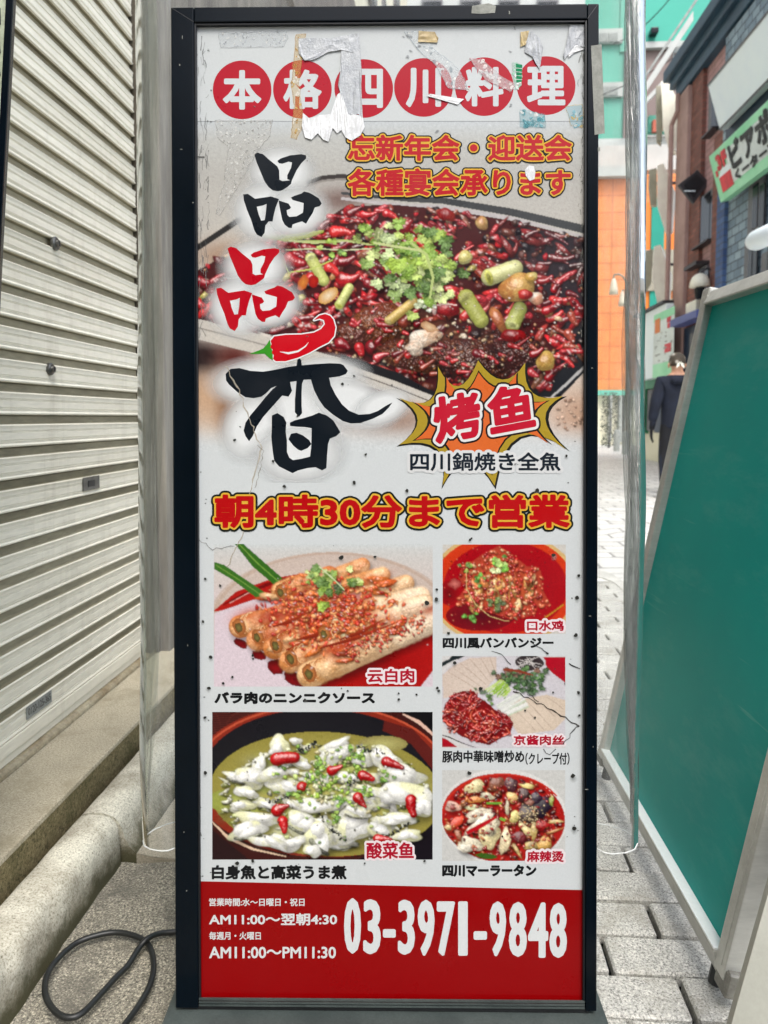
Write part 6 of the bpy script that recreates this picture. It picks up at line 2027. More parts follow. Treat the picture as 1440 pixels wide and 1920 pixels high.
stone = empty('stone_building', (XF, YB1, 0), 'blue-grey stone fronted building right of the dark red brick one', 'building')
MB().box((XF - .1, YB2 - 1.5, 0), (XF + 5, YB1 - .002, ZE - .25)).build('wall', M['stone'], stone)
MB().box((XF - .16, YB1 - .32, 0), (XF - .101, YB1 - .005, ZE - 2.0)).build('blue_pier', M['bluestone'], stone)
for (pa, pb, ya, yb_) in ((1396, 1423, 350, 440), (1392, 1412, 450, 560), (1424, 1470, 470, 560)):
    f = wall_rect(MB(), pa, pb, ya, yb_, XF - .102, .05).build('window', M['wframe'], stone, bevel=.01)
    g_ = MB(); d_ = pb - pa
    wall_rect(g_, pa + d_ * .1, pa + d_ * .45, ya + 6, yb_ - 6, XF - .1525, .01); wall_rect(g_, pa + d_ * .55, pb - d_ * .1, ya + 6, yb_ - 6, XF - .1525, .01)
    g_.build('pane', M['glass'], f)
mb = wall_rect(MB(), 1350, 1520, 238, 300, XF - .102, .12, ref=1352)
# navy band and white upper band behind the sign boards
wall_rect(MB(), 1352, 1560, 150, 380, XF - .103, .06, ref=1352).build('navy_band', M['navyblue'], stone)

# blank white sign board, leaning out at the top
def leaning_board(name, label, cat, tl, bl, xt, xb, length, thick, mat, grp=None):
    a_, b__ = atx(*tl, xt), atx(*bl, xb)
    yv = Vector((0, -length, 0))
    e = empty(name, ((xt + xb) / 2, a_.y, b__.z), label, cat, grp)
    nrm = (yv).cross(a_ - b__).normalized()
    if nrm.x > 0: nrm = -nrm
    MB().slab([a_, b__, b__ + yv, a_ + yv], -nrm * thick).build('sign_face', mat, e, bevel=.01)
    return e, a_, b__, nrm


e, a_, b__, nrm = leaning_board('blank_sign_board', 'large blank white sign board mounted above the pale green shop sign', 'sign board', (1327, 159), (1350, 245), 4.05, 4.2, 5.5, .12, M['signwhite'])
mb = MB(); yv = Vector((0, -5.5, 0))
mb.slab([a_ + nrm * .012, a_ + nrm * .012 + (b__ - a_) * .04, a_ + nrm * .012 + (b__ - a_) * .04 + yv, a_ + nrm * .012 + yv], -nrm * .01)
mb.slab([b__ + nrm * .012, b__ + nrm * .012 - (b__ - a_) * .04, b__ + nrm * .012 - (b__ - a_) * .04 + yv, b__ + nrm * .012 + yv], -nrm * .01)
mb.build('edge_trim', M['wframe'], e)

e, a_, b__, nrm = leaning_board('green_shop_sign', 'pale green lettered shop sign over the stone building front', 'shop sign', (1329, 294), (1351, 380), 4.0, 4.15, 4.6, .14, M['signgreen'])
uv = Vector((0, -1, 0)); dv_ = (b__ - a_); HG = dv_.length; dvn = dv_.normalized()


def onsign(u, v, k=.004): return a_ + uv * u + dvn * v + nrm * k


def signquad(name, u0, v0, u1, v1, mat, k=.004, parent=None):
    return MB().slab([onsign(u0, v0, k), onsign(u1, v0, k), onsign(u1, v1, k), onsign(u0, v1, k)], -nrm * .003).build(name, mat, parent or e)


signquad('pale_field', .55, HG * .16, 4.4, HG * .82, M['sgmid'], .004)
# beer glass emblem: red mug with white foam
signquad('mug_emblem', .18, HG * .55, .60, HG * .86, M['signred'], .008)
MB().slab([onsign(.16, HG * .55, .008), onsign(.30, HG * .42, .008), onsign(.5, HG * .40, .008), onsign(.66, HG * .48, .008), onsign(.60, HG * .545, .008)], -nrm * .003).build('foam_emblem', M['signwhite'], e)
signquad('red_dot', .10, HG * .38, .18, HG * .5, M['signred'], .008)


def signtext(name, txt, u0, v0, u1, v1, mat, bold=0.0):
    V, Fc, E = glyphs(txt)
    xs, ys = [v[0] for v in V], [v[1] for v in V]
    P = [onsign(u0 + (x - min(xs)) / (max(xs) - min(xs)) * (u1 - u0), v1 - (y - min(ys)) / (max(ys) - min(ys)) * (v1 - v0), .009) for x, y in V]
    me = bpy.data.meshes.new(name)
    vs, fs = [tuple(p) for p in P], [list(f) for f in Fc]
    for k_, (a0, b0_) in enumerate(E):     # stroke weight
        pa_, pb_ = P[a0], P[b0_]
        t_v = (pb_ - pa_).normalized(); sd_ = t_v.cross(nrm) * bold
        off = nrm * (.0006 + .0003 * (k_ % 23))
        i0 = len(vs)
        vs += [tuple(pa_ - t_v * bold * .6 + sd_ + off), tuple(pb_ + t_v * bold * .6 + sd_ + off), tuple(pb_ + t_v * bold * .6 - sd_ + off), tuple(pa_ - t_v * bold * .6 - sd_ + off)]
        fs.append([i0, i0 + 1, i0 + 2, i0 + 3])
    me.from_pydata(vs, [], fs)
    return link(name, me, mat, e)


signtext('floor_number', '3F', .24, HG * .14, .58, HG * .40, M['signred'], .022)
signtext('shop_lettering', 'ビアポン', .70, HG * .12, 2.45, HG * .60, M['signblack'], .022)
signtext('small_lettering', 'くーターツ,カラ', .72, HG * .66, 2.6, HG * .84, M['signblack'], .012)

# phone sticker on the lowest shutter slat
ya_, yb2 = atx(45, 1335, XS).y, atx(92, 1305, XS).y
zc_ = (atx(45, 1336, XS).z + atx(92, 1306, XS).z) / 2
xs2 = XS + .0068
stk = MB().box((XS + .0045, ya_, zc_ - .015), (xs2, yb2, zc_ + .015)).build('phone_sticker', mk('grey_sticker', S(150, 154, 150), S(126, 130, 128), rough=.5, s1=30), sh)
V_, F_, E_ = glyphs('0120-125-365')
vx = [v[0] for v in V_]; vy = [v[1] for v in V_]
L_ = yb2 - ya_
me = bpy.data.meshes.new('sticker_digits')
me.from_pydata([(xs2 + .0004, ya_ + L_ * (.05 + .9 * (x - min(vx)) / (max(vx) - min(vx))), zc_ - .008 + .017 * (y - min(vy)) / (max(vy) - min(vy))) for x, y in V_], [], F_)
link('sticker_digits', me, M['dark'], stk)

# black diamond-shaped projecting sign
p = atx(1302, 350, XF - .2)
dia = empty('diamond_sign', tuple(p), 'dark diamond-shaped hanging sign on the brick wall left of the green sign', 'sign')
yd = p.y
P = [aty(x, y, yd) for x, y in ((1272, 346), (1308, 318), (1330, 342), (1301, 382))]
MB().slab(P, (0, .08, 0)).build('sign_face', M['iron'], dia, bevel=.012)
P2 = [aty(x, y, yd - .012) for x, y in ((1281, 346), (1307, 326), (1322, 343), (1301, 371))]
MB().slab(P2, (0, .011, 0)).build('inner_face', M['navy2'], dia)
q = [aty(x, y, yd - .02) for x, y in ((1283, 357), (1304, 357), (1304, 359), (1283, 359))]
MB().slab(q, (0, .006, 0)).build('white_line', M['signwhite'], dia)
MB().tube([aty(1326, 344, yd + .04), aty(1326, 344, yd + .04) + Vector((.4, 0, 0))], .03, 8).build('bracket', M['iron'], dia)

# wall lantern with white dome
p = atx(1312, 538, XF - .25)
lan = empty('wall_lantern', tuple(p), 'white dome wall lantern beside the lowest brick building window', 'lantern')
mb = MB()
c0 = Vector((p.x, p.y, p.z))
prof_ = [(.02, .22), (.07, .20), (.12, .16), (.15, .09), (.165, .0)]
mb.tube([c0 + Vector((0, 0, z)) for _, z in prof_], [q_ for q_, _ in prof_], 16)
mb.build('lamp_shade', M['cream'], lan, smooth=True)
MB().tube([c0 + Vector((0, 0, z)) for z in (-.20, -.18, -.02)], [.04, .07, .09], 10).build('lamp_glass', M['glass'], lan)
MB().tube([c0 + Vector((0, 0, .22)), c0 + Vector((.1, 0, .30)), c0 + Vector((.26, 0, .25))], .02, 8).build('arm', M['iron'], lan)

# white spotlight arm in front of the stone front
p0, p1 = atx(1409, 455, 3.2), atx(1520, 405, 3.2)
spot = empty('spotlight', tuple(p0), 'white cylindrical spotlight arm in front of the blue-grey stone building', 'spotlight')
dvv = (p1 - p0).normalized()
MB().tube([p0, p0 + dvv * .05, p0 + dvv * .12, p0 + dvv * .9], [.05, .085, .10, .10], 16).build('lamp_body', M['signwhite'], spot, smooth=True)
MB().tube([p0 + dvv * .5, p0 + dvv * .5 + Vector((.5, .3, .2)), Vector((XF - .1, (p0 + dvv * .5).y + .5, (p0 + dvv * .5).z + .3))], .02, 8).build('arm', M['iron'], spot)
MB().tube([p0 - dvv * .004, p0 + dvv * .002], [.035, .045], 14).build('lamp_glass', M['glass'], spot)

# ------------------------------------------------------------------ corner shop beyond the brick building
YC0, YC1 = YB0 + .4, YB0 + 3.2
corner = empty('corner_shop', (XF, YC0, 0), 'low corner shop with green front beyond the dark red brick building', 'building')
MB().box((XF + .15, YC0, 0), (XF + 4.5, YC1, 3.3)).build('wall', M['beige'], corner)
wall_rect(MB(), 1206, 1262, 706, 728, XF + .14, .12).build('green_fascia', M['greenfront'], corner)
wall_rect(MB(), 1207, 1217, 728, 812, XF + .14, .10).build('green_post', M['greenfront'], corner)
wall_rect(MB(), 1236, 1262, 728, 812, XF + .14, .10).build('green_post', M['navyblue'], corner)
f = wall_rect(MB(), 1218, 1235, 730, 808, XF + .14, .06).build('shop_window', M['wframe'], corner, bevel=.01)
g_ = wall_rect(MB(), 1219.5, 1233.5, 734, 804, XF + .075, .01).build('pane', M['glass'], f)
wall_rect(MB(), 1217, 1232, 700, 708, XF + .018, .03).build('notice', M['cream'], corner)
r = random.Random(3)
sgn = empty('panel_sign', tuple(atx(1240, 712, XF - .1)), 'white and green panel sign with a red square mounted beside the brick building', 'shop sign')
xs_ = XF - .1
mbp = wall_rect(MB(), 1208, 1262, 590, 712, xs_, .18, ref=1222)
mbp.build('sign_box', M['signwhite'], sgn, bevel=.01)
xq = xs_ - .181
wall_rect(MB(), 1222, 1260, 592, 703, xq, .004, ref=1226).build('sign_face', M['sgmid'], sgn)
wall_rect(MB(), 1222, 1260, 684, 709, xq - .005, .004, ref=1226).build('green_band', M['signgreen'], sgn)
wall_rect(MB(), 1222, 1260, 592, 606, xq - .005, .004, ref=1226).build('green_band', M['signgreen'], sgn)
wall_rect(MB(), 1243, 1255, 645, 661, xq - .005, .004).build('red_square', M['signred'], sgn)
wall_rect(MB(), 1224, 1233, 600, 626, xq - .010, .004).build('orange_picture', M['orange2'], sgn)
wall_rect(MB(), 1246, 1253, 596, 606, xq - .010, .004).build('red_mark', M['signred'], sgn)
wall_rect(MB(), 1247, 1254, 607, 616, xq - .010, .004).build('red_mark', M['signred'], sgn)
for k in range(26):
    x_ = r.uniform(1224, 1256); y_ = r.choice([624, 632, 640, 652, 666, 676]) + r.uniform(-2, 2)
    wall_rect(MB(), x_, x_ + r.uniform(1, 3.4), y_, y_ + r.uniform(1, 3), xq - .005 - .0002 * k, .004).build('print_mark', M['greyp'], sgn)
wall_rect(MB(), 1206, 1264, 586, 590, xs_ + .02, .26, ref=1222).build('top_cap', M['iron'], sgn)

# three cream projecting sign boxes, one above the other
for k, (poly_, side_) in enumerate((
        ([(1239, 152), (1256, 158), (1279, 205), (1266, 282), (1254, 284), (1243, 240)], [(1230, 160), (1240, 160), (1243, 236), (1240, 270), (1231, 262)]),
        ([(1232, 310), (1244, 306), (1264, 356), (1259, 430), (1249, 441), (1232, 386)], [(1217, 318), (1231, 314), (1232, 384), (1220, 384), (1216, 350)]),
        ([(1226, 462), (1238, 458), (1257, 512), (1253, 570), (1234, 578), (1222, 520)], [(1207, 472), (1225, 466), (1221, 530), (1212, 546), (1206, 530)]))):
    yk = YB0 + 1.0 + .3 * k
    lab = ('blank cream projecting sign box, topmost of three in the column', 'blank cream projecting sign box, middle one of the column of three', 'blank cream projecting sign box, lowest of three, above the white and green panel sign')[k]
    P = [aty(x, y, yk) for x, y in poly_]
    bxo = empty('projecting_sign', tuple(P[3]), lab, 'sign box', 'cream projecting sign boxes')
    MB().slab(P, (.12, .28, 0)).build('sign_face', M['cream'], bxo, bevel=.02)
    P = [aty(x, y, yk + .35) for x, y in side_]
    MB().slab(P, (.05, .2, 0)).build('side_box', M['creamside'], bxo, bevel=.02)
    q0 = P[0] + Vector((.1, .1, -.25))
    MB().tube([q0, Vector((XF + .6, q0.y, q0.z))], .03, 6).build('bracket', M['iron'], bxo)

# ------------------------------------------------------------------ orange tiled building, mint tower, white balcony block
YO = 27.0


def frect(mb, xa, ya, xb, yb_, Y, d=.1):
    """box on a facade facing us at distance Y, given by photo rectangle"""
    a0, b0_ = aty(xa, ya, Y), aty(xb, yb_, Y)
    mb.box((min(a0.x, b0_.x), Y - d, min(a0.z, b0_.z)), (max(a0.x, b0_.x), Y, max(a0.z, b0_.z)))
    return mb


org = empty('orange_building', (6.5, YO, 0), 'orange tiled building with a pale stone base at the end of the street', 'building')
o0, o1 = aty(1060, 330, YO), aty(1300, 738, YO)
MB().box((o0.x, YO, o1.z), (o1.x, YO + 6, o0.z)).build('wall', M['orange'], org)
frect(MB(), 1199, 380, 1290, 470, YO - .02, .03).build('orange_panel', M['orange2'], org)
frect(MB(), 1222, 372, 1241, 590, YO - .06, .05).build('teal_stripe', M['teal'], org)
frect(MB(), 1206, 470, 1300, 545, YO - .06, .12).build('beige_band', M['creamside'], org)
frect(MB(), 1208, 545, 1250, 600, YO - .02, .03).build('orange_panel', M['orange2'], org)
MB().box((o0.x, YO + .05, -.02), (o1.x, YO + 6, o1.z - .001)).build('base_wall', M['beige'], org)
frect(MB(), 1060, 732, 1300, 741, YO - .01, .25).build('teal_ledge', M['mint2'], org)
for xa in (1139, 1158, 1168):
    frect(MB(), xa, 742, xa + 4, 828, YO + .04, .3).build('pillar', M['greyp'], org)
wb = frect(MB(), 1060, 318, 1200, 334, YO - .01, .3); wb.build('parapet', M['white'], org)

wht = empty('white_building', (7, 30, 0), 'white building with railed balconies above the orange tiled wall', 'building')
YW = 31.0
a0, b0_ = aty(1060, 262, YW), aty(1330, 420, YW)
MB().box((a0.x, YW, 0), (b0_.x, YW + 5, a0.z)).build('wall', M['white'], wht)
frect(MB(), 1060, 290, 1330, 330, YW - .01, .9).build('balcony_slab', M['white'], wht)
mb = MB()
for k in range(30):
    xa = 1196 + k * 2.5
    if xa > 1262: break
    frect(mb, xa, 258, xa + .9, 290, YW - .75, .05)
frect(mb, 1194, 255, 1266, 257.5, YW - .74, .08)
mb.build('railing', M['greyp'], wht)
mb = MB()
for k in range(14):
    xa = 1137 + k * 3.4
    frect(mb, xa, 268, xa + 1.1, 292, YW - .75, .05)
mb.build('railing', M['white'], wht)
frect(MB(), 1212, 224, 1246, 254, YW - .01, .4).build('balcony_wall', M['mint2'], wht)
frect(MB(), 1222, 228, 1240, 250, YW - .42, .2).build('red_awning', mk('rust_awning', S(186, 96, 72), rough=.6), wht)
# stair flights climbing to the right
for (xa, ya, xb, yb_, th, mt) in ((1196, 178, 1300, 20, 18, 'white'), (1196, 160, 1330, -40, 7, 'greyp'), (1200, 196, 1262, 130, 10, 'white')):
    P = [aty(xa, ya, YW - 1.2), aty(xb, yb_, YW - 1.2), aty(xb, yb_ + th, YW - 1.2), aty(xa, ya + th, YW - 1.2)]
    MB().slab(P, (0, .5, 0)).build('stair_flight', M[mt], wht)
frect(MB(), 1262, 98, 1292, 140, YW - .01, .4).build('stair_landing', M['white'], wht)
mb = MB()
for k in range(6): frect(mb, 1264 + k * 5, 100, 1265.6 + k * 5, 134, YW - .42, .05)
mb.build('railing', M['taupe'], wht)

mint = empty('mint_tower', (8, 40, 0), 'bright mint green tower block with taupe lower floors behind the white building', 'building')
YM = 40.0
a0, b0_ = aty(1201, -400, YM), aty(1420, 86, YM)
MB().box((a0.x, YM, b0_.z), (b0_.x, YM + 8, a0.z)).build('upper_wall', M['mint'], mint)
a1, b1 = aty(1201, 86, YM + .1), aty(1420, 340, YM + .1)
MB().box((a1.x, YM + .1, 0), (b1.x, YM + 8, a1.z - .002)).build('lower_wall', M['taupe'], mint)
a2, b2 = aty(1040, -400, YM + .6), aty(1172, 250, YM + .6)
MB().box((a2.x, YM + .6, 0), (b2.x, YM + 8, a2.z)).build('side_wing', M['mint2'], mint)
a3, b3 = aty(1172, 96, YM + .4), aty(1203, 300, YM + .4)
MB().box((a3.x + .01, YM + .4, 0), (b3.x, YM + 8, a3.z)).build('taupe_core', M['taupe'], mint)
a3, b3 = aty(1172, -400, YM + .5), aty(1203, 96, YM + .5)
MB().box((a3.x + .01, YM + .5, b3.z + .01), (b3.x, YM + 8, a3.z)).build('mint_core', M['mint2'], mint)
for ya in (58, 158, -60):
    f = frect(MB(), 1120, ya, 1166, ya + 25, YM + .59, .2).build('window', M['white'], mint)
    g_ = MB(); frect(g_, 1123, ya + 5, 1140, ya + 20, YM + .388, .04); frect(g_, 1142, ya + 5, 1158, ya + 20, YM + .388, .04)
    g_.build('pane', M['greyp'], f)
frect(MB(), 1216, 60, 1230, 70, YM - .01, .5).build('wall_lamp', M['glass'], mint, bevel=.05)
frect(MB(), 1204, 84, 1420, 88, YM + .09, .3).build('ledge', M['white'], mint)

for k, (pa_, pb_, sag, lab) in enumerate((((1190, 44), (1262, -26), .5, 'thin overhead wire crossing the mint green tower block, upper one'), ((1137, 150), (1300, 60), .7, 'thin overhead wire crossing the taupe lower floors of the mint tower'))):
    A_, B_ = aty(*pa_, 36), aty(*pb_, 34)
    A_ += (A_ - B_) * .6; B_ += (B_ - A_) * .3
    o = MB().tube([A_ + (B_ - A_) * (t / 12) - Vector((0, 0, sag * 4 * (t / 12) * (1 - t / 12))) for t in range(13)], .022, 5).build('overhead_wire', M['iron'], None)
    tag(o, lab, 'wire', 'overhead wires')

yel = empty('cream_building', (-4, 9.05, 0), 'tall pale cream building continuing the left side of the street beyond the shutter', 'building')
MB().box((-8, 9.05, -.02), (-.97, 24, 14)).build('wall', M['beige'], yel)
for zz_ in (3.6, 6.6, 9.6):
    for k in range(4):
        f = MB().box((-.972, 10 + k * 3.4, zz_), (-.92, 11.8 + k * 3.4, zz_ + 1.5)).build('window', M['wframe'], yel)
        MB().box((-.9199, 10.1 + k * 3.4, zz_ + .1), (-.91, 11.7 + k * 3.4, zz_ + 1.4)).build('pane', M['glass'], f)
cre = empty('white_tower', (1.6, 33, 0), 'tall white building closing the street behind the black-framed sign', 'building')
a0, b0_ = aty(760, -300, 33), aty(1085, 700, 33)
MB().box((a0.x, 33, -.02), (b0_.x, 39, a0.z)).build('wall', M['white'], cre)
for ya in range(-220, 700, 110):
    for k in range(4):
        f = frect(MB(), 790 + k * 72, ya, 830 + k * 72, ya + 60, 32.99, .1).build('window', M['wframe'], cre)
        frect(MB(), 793 + k * 72, ya + 4, 827 + k * 72, ya + 56, 32.885, .02).build('pane', M['glass'], f)

# ------------------------------------------------------------------ street lamp with two bells
YL = 22.0
lp = empty('street_lamp', (aty(1176, 840, YL).x, YL, 0), 'double-headed bell street lamp in front of the orange tiled building', 'street lamp')
base = aty(1177, 783, YL); base.z = 0
ptop = aty(1176, 545, YL)
MB().tube([base, base + Vector((0, 0, .6)), base + Vector((0, 0, .62)), ptop], [.10, .10, .06, .05], 10).build('pole', M['bronze'], lp)
arc = [aty(x, y, YL) for x, y in ((1176, 545), (1174, 528), (1168, 518), (1160, 514), (1152, 515), (1150, 522))]
MB().tube(arc, .03, 8).build('arm', M['bronze'], lp)
arc2 = [aty(x, y, YL) for x, y in ((1176, 560), (1173, 548), (1169, 543), (1166, 546))]
MB().tube(arc2, .025, 8).build('arm', M['bronze'], lp)
for (x, y0_, y1_, k) in ((1151, 522, 552, 1.0), (1167, 546, 574, .8)):
    t_, b_ = aty(x, y0_, YL), aty(x, y1_, YL)
    h_ = t_.z - b_.z
    MB().tube([t_, t_ - Vector((0, 0, h_ * .2)), t_ - Vector((0, 0, h_ * .7)), t_ - Vector((0, 0, h_))], [.03 * k, .07 * k, .11 * k, .13 * k], 12).build('lamp_shade', M['lampglass'], lp, smooth=True)

# bollards along the far pavement edge
bp_ = None
for k, (x, yb_, lab) in enumerate(((1156, 846, 'grey round-topped bollard nearest the black sign frame'), (1172, 852, 'grey round-topped bollard in the middle of the far row'), (1217, 858, 'grey round-topped bollard beside the walking person'))):
    g0 = atz(x, yb_)
    o = MB().tube([g0, g0 + Vector((0, 0, .5)), g0 + Vector((0, 0, .56)), g0 + Vector((0, 0, .6))], [.09, .09, .075, .03], 12).build('bollard', M['greyp'], None, smooth=False)
    tag(o, lab, 'bollard', 'bollards at the far pavement edge')
# planter shrub by the base wall
r = random.Random(6)
sp = aty(1141, 830, 24.0); sp.z = 0
sh_b = empty('climbing_plant', tuple(sp), 'sparse dark climbing plant on the pale base of the orange tiled building', 'plant')
mb = MB()
for i in range(260):
    c = sp + Vector((r.uniform(-.22, .3), r.uniform(-.12, .12), r.uniform(.05, 1.7)))
    a_r = Vector((r.gauss(0, 1), r.gauss(0, 1), r.gauss(0, 1))).normalized() * .055
    b_r = a_r.orthogonal().normalized() * .03
    i0 = len(mb.v)
    mb.v += [c - a_r, c + b_r, c + a_r, c - b_r]; mb.f.append([i0, i0 + 1, i0 + 2, i0 + 3]); mb.mi.append(0)
mb.build('foliage', mk('dull_leaf', S(74, 82, 60), S(54, 60, 44), rough=.6, s1=30), sh_b)
MB().tube([sp, sp + Vector((.05, 0, .8)), sp + Vector((.0, 0, 1.7))], [.03, .02, .01], 6).build('stem', M['iron'], sh_b)

# ------------------------------------------------------------------ buildings behind the photographer (they shade and are mirrored in the sign)
opp = empty('opposite_building', (0, -9, 0), 'dark brown shop building behind the photographer, mirrored in the sign', 'building')
M['opp'] = brick_mat('brown_tile_front', S(120, 100, 88, .7), S(104, 86, 76, .7), S(80, 70, 64, .6))
MB().box((-6, -12, -.02), (4.5, -9, 6.4)).build('wall', M['opp'], opp)
for k in range(4):
    f = MB().box((-5 + k * 2.4, -8.999, 3.4), (-3.4 + k * 2.4, -8.94, 5.2)).build('window', M['wframe'], opp)
    MB().box((-4.92 + k * 2.4, -8.939, 3.48), (-3.48 + k * 2.4, -8.93, 5.12)).build('pane', M['glass'], f)
MB().box((-5.6, -8.998, .1), (4.1, -8.9, 2.6)).build('shopfront', M['glass'], opp)

# ================================================================== PERSON walking away
g0 = atz(1236, 930)
SC = 1.0
pd = math.hypot(g0.x, g0.y)
px_c = 1268
def PP(px, py, dy=0.0):
    return aty(px, py, g0.y + dy)
per = empty('person', (PP(px_c, 930).x, g0.y, 0), 'person walking away in a navy hooded top, black trousers and a patterned head scarf', 'person')
M['navycloth'] = mk('navy_cotton', S(26, 34, 52), S(18, 24, 38), rough=.9, s1=8, s2=160, fine=.15)
M['blackcloth'] = mk('black_cotton', S(18, 20, 26), S(12, 13, 18), rough=.9, s1=8, s2=160)
M['skin'] = mk('skin', S(206, 158, 128), S(190, 140, 112), rough=.55, s1=20, fine=.06)
M['shoe'] = mk('black_shoe', S(16, 16, 18), rough=.5)


def scarf_mat():
    m, n, l, p = nt('patterned_scarf')
    v = n.new('ShaderNodeTexVoronoi'); v.inputs['Scale'].default_value = 11
    tc = n.new('ShaderNodeTexCoord'); l.new(tc.outputs['Object'], v.inputs[0])
    c = ramp(n, l, v.outputs['Distance'], [(.16, S(216, 210, 198, .8)), (.26, S(104, 92, 78, .7)), (.7, S(74, 66, 56, .7))])
    l.new(c, p.inputs['Base Color']); p.inputs['Roughness'].default_value = .85
    return m


def skin_mesh(name, pts, edges, rads, root, lvl=2):
    me = bpy.data.meshes.new(name)
    me.from_pydata([tuple(p) for p in pts], edges, [])
    o = bpy.data.objects.new(name, me); COL.objects.link(o)
    sk = o.modifiers.new('skin', 'SKIN'); sk.use_smooth_shade = True
    for i, rr_ in enumerate(rads):
        v = me.skin_vertices[0].data[i]
        v.radius = rr_ if isinstance(rr_, tuple) else (rr_, rr_)
        v.use_root = i == root
    ss = o.modifiers.new('sub', 'SUBSURF'); ss.levels = lvl; ss.render_levels = lvl
    bpy.context.view_layer.update()
    m2 = bpy.data.meshes.new_from_object(o.evaluated_get(bpy.context.evaluated_depsgraph_get()))
    bpy.data.objects.remove(o); bpy.data.meshes.remove(me)
    m2.name = name
    for p_ in m2.polygons: p_.use_smooth = True
    return m2


X0 = PP(px_c, 800).x; Y0 = g0.y
V3 = lambda x, y, z: Vector((X0 + x, Y0 + y, z))
htop = PP(px_c, 663).z
k_ = htop / 1.70
# body: pelvis, chest, neck, head, legs mid-stride, arms hanging
pts = [V3(0, 0, .92 * k_), V3(0, .01, 1.08 * k_), V3(0, .0, 1.25 * k_), V3(0, .01, 1.38 * k_), V3(0, .02, 1.47 * k_), V3(0, .03, 1.55 * k_), V3(0, .035, 1.63 * k_),
       V3(-.10, 0, .86 * k_), V3(-.155, -.06, .48 * k_), V3(-.205, -.26, .11 * k_), V3(-.235, -.19, .03 * k_),
       V3(.10, 0, .86 * k_), V3(.10, .16, .48 * k_), V3(.10, .22, .09 * k_), V3(.10, .34, .03 * k_),
       V3(-.17, .0, 1.36 * k_), V3(-.24, -.03, 1.10 * k_), V3(-.27, .02, .86 * k_), V3(-.275, .04, .79 * k_),
       V3(.17, .0, 1.36 * k_), V3(.24, .04, 1.10 * k_), V3(.26, .12, .87 * k_), V3(.26, .15, .80 * k_)]
ed = [(0, 1), (1, 2), (2, 3), (3, 4), (4, 5), (5, 6), (0, 7), (7, 8), (8, 9), (9, 10), (0, 11), (11, 12), (12, 13), (13, 14), (3, 15), (15, 16), (16, 17), (17, 18), (3, 19), (19, 20), (20, 21), (21, 22)]
rd = [(.155, .11), (.15, .105), (.165, .115), (.13, .09), (.055, .055), (.075, .085), (.08, .095), .10, .065, .045, .04, .10, .065, .045, .04, .075, .052, .038, .03, .075, .052, .038, .03]
bme = skin_mesh('body', pts, ed, rd, 0)
bo = link('body', bme, [M['skin'], M['navycloth'], M['blackcloth'], M['shoe']], per)
for p_ in bme.polygons:
    c = p_.center
    z = c.z / k_
    ax = abs(c.x - X0)
    if z > 1.44: p_.material_index = 0
    elif z < .075: p_.material_index = 3
    elif z < .84 and ax > .225: p_.material_index = 2
    elif z > .86 or ax > .2: p_.material_index = 1
    else: p_.material_index = 2
# loose top with a hood at the back
jk = [V3(0, 0, .80 * k_), V3(0, 0, 1.0 * k_), V3(0, 0, 1.2 * k_), V3(0, .0, 1.35 * k_), V3(0, .01, 1.43 * k_)]
j_me = skin_mesh('jacket', jk + [V3(-.185, .0, 1.36 * k_), V3(-.255, -.03, 1.10 * k_), V3(-.28, .02, .88 * k_), V3(.185, .0, 1.36 * k_), V3(.255, .04, 1.10 * k_), V3(.27, .12, .89 * k_)],
                 [(0, 1), (1, 2), (2, 3), (3, 4), (3, 5), (5, 6), (6, 7), (3, 8), (8, 9), (9, 10)],
                 [(.20, .145), (.195, .14), (.20, .14), (.16, .11), (.09, .08), .092, .07, .055, .092, .07, .055], 1)
jo = link('jacket', j_me, M['navycloth'], per)
h_me = skin_mesh('hood', [V3(-.10, -.09, 1.40 * k_), V3(0, -.14, 1.34 * k_), V3(.10, -.09, 1.40 * k_)], [(0, 1), (1, 2)], [.05, (.08, .05), .05], 1)
link('hood', h_me, M['navycloth'], jo)
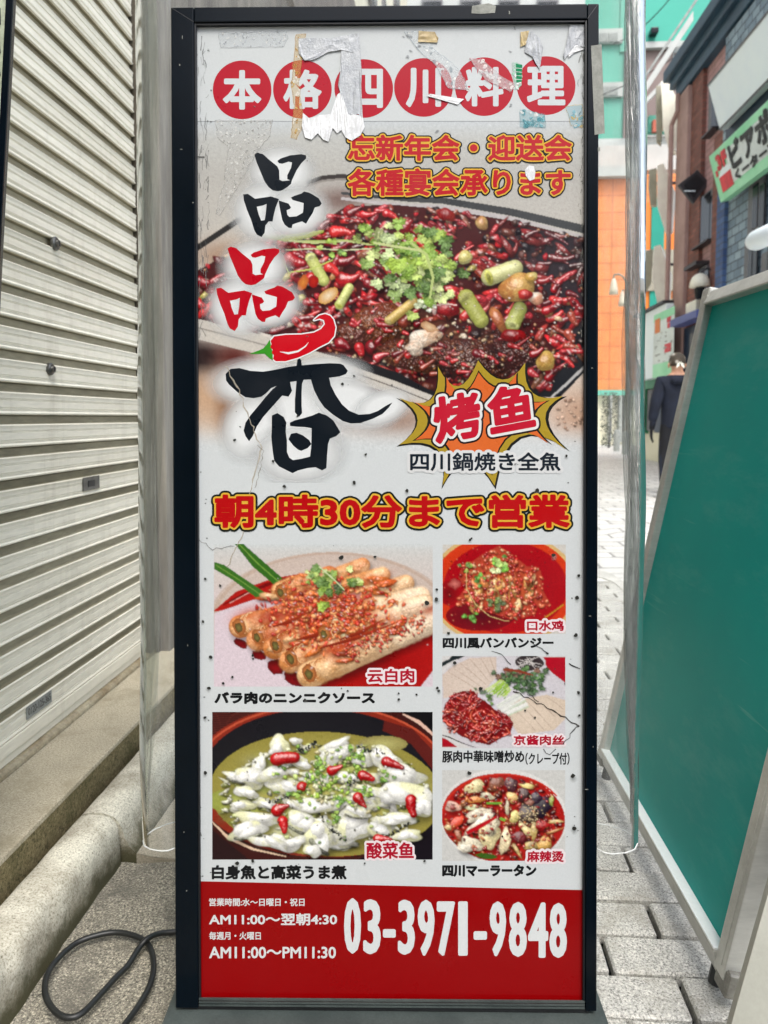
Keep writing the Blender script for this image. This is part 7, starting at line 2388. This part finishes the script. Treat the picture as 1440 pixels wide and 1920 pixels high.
# scarf over the head, tied at the back
bm = bmesh.new()
bmesh.ops.create_uvsphere(bm, u_segments=20, v_segments=14, radius=1)
for v in bm.verts:
    v.co = Vector((v.co.x * .094, v.co.y * .108, v.co.z * .105))
    if v.co.z < -.055: v.co.z = -.055 + (v.co.z + .055) * .2
    v.co += V3(0, .03, 1.612 * k_)
me = bpy.data.meshes.new('head_scarf'); bm.to_mesh(me); bm.free()
link('head_scarf', me, scarf_mat(), per, smooth=True)
mb = MB()
for sx_ in (-1, 1):
    mb.slab([V3(0, -.085, 1.60 * k_), V3(sx_ * .035, -.095, 1.575 * k_), V3(sx_ * .05, -.10, 1.52 * k_), V3(sx_ * .015, -.095, 1.545 * k_)], (0, .006, 0))
mb.build('scarf_tail', M['cream'], per)
# ears
for sx_ in (-1, 1):
    bm = bmesh.new(); bmesh.ops.create_icosphere(bm, subdivisions=2, radius=1)
    for v in bm.verts: v.co = Vector((v.co.x * .014, v.co.y * .02, v.co.z * .032)) + V3(sx_ * .093, .035, 1.565 * k_)
    me = bpy.data.meshes.new('ear'); bm.to_mesh(me); bm.free()
    link('ear', me, M['skin'], per, smooth=True)
# hands with fingers
for sx_, wr in ((-1, V3(-.275, .04, .80 * k_)), (1, V3(.26, .15, .81 * k_))):
    pts = [wr, wr + Vector((0, .01, -.045)), wr + Vector((0, .012, -.085))]
    ed = [(0, 1), (1, 2)]
    rd = [(.022, .028), (.018, .038), (.015, .038)]
    for k, (oy, ln) in enumerate(((-.028, .060), (-.010, .070), (.009, .066), (.027, .052))):
        i0 = len(pts)
        pts += [wr + Vector((-sx_ * .004, .012 + oy, -.09)), wr + Vector((-sx_ * .010, .014 + oy, -.09 - ln * .55)), wr + Vector((-sx_ * .024, .014 + oy, -.09 - ln))]
        ed += [(2, i0), (i0, i0 + 1), (i0 + 1, i0 + 2)]; rd += [.0095, .0085, .007]
    i0 = len(pts)
    pts += [wr + Vector((-sx_ * .012, .045, -.045)), wr + Vector((-sx_ * .02, .06, -.085))]
    ed += [(1, i0), (i0, i0 + 1)]; rd += [.011, .008]
    link('gloved_hand', skin_mesh('gloved_hand', pts, ed, rd, 0, 1), M['blackcloth'], per)
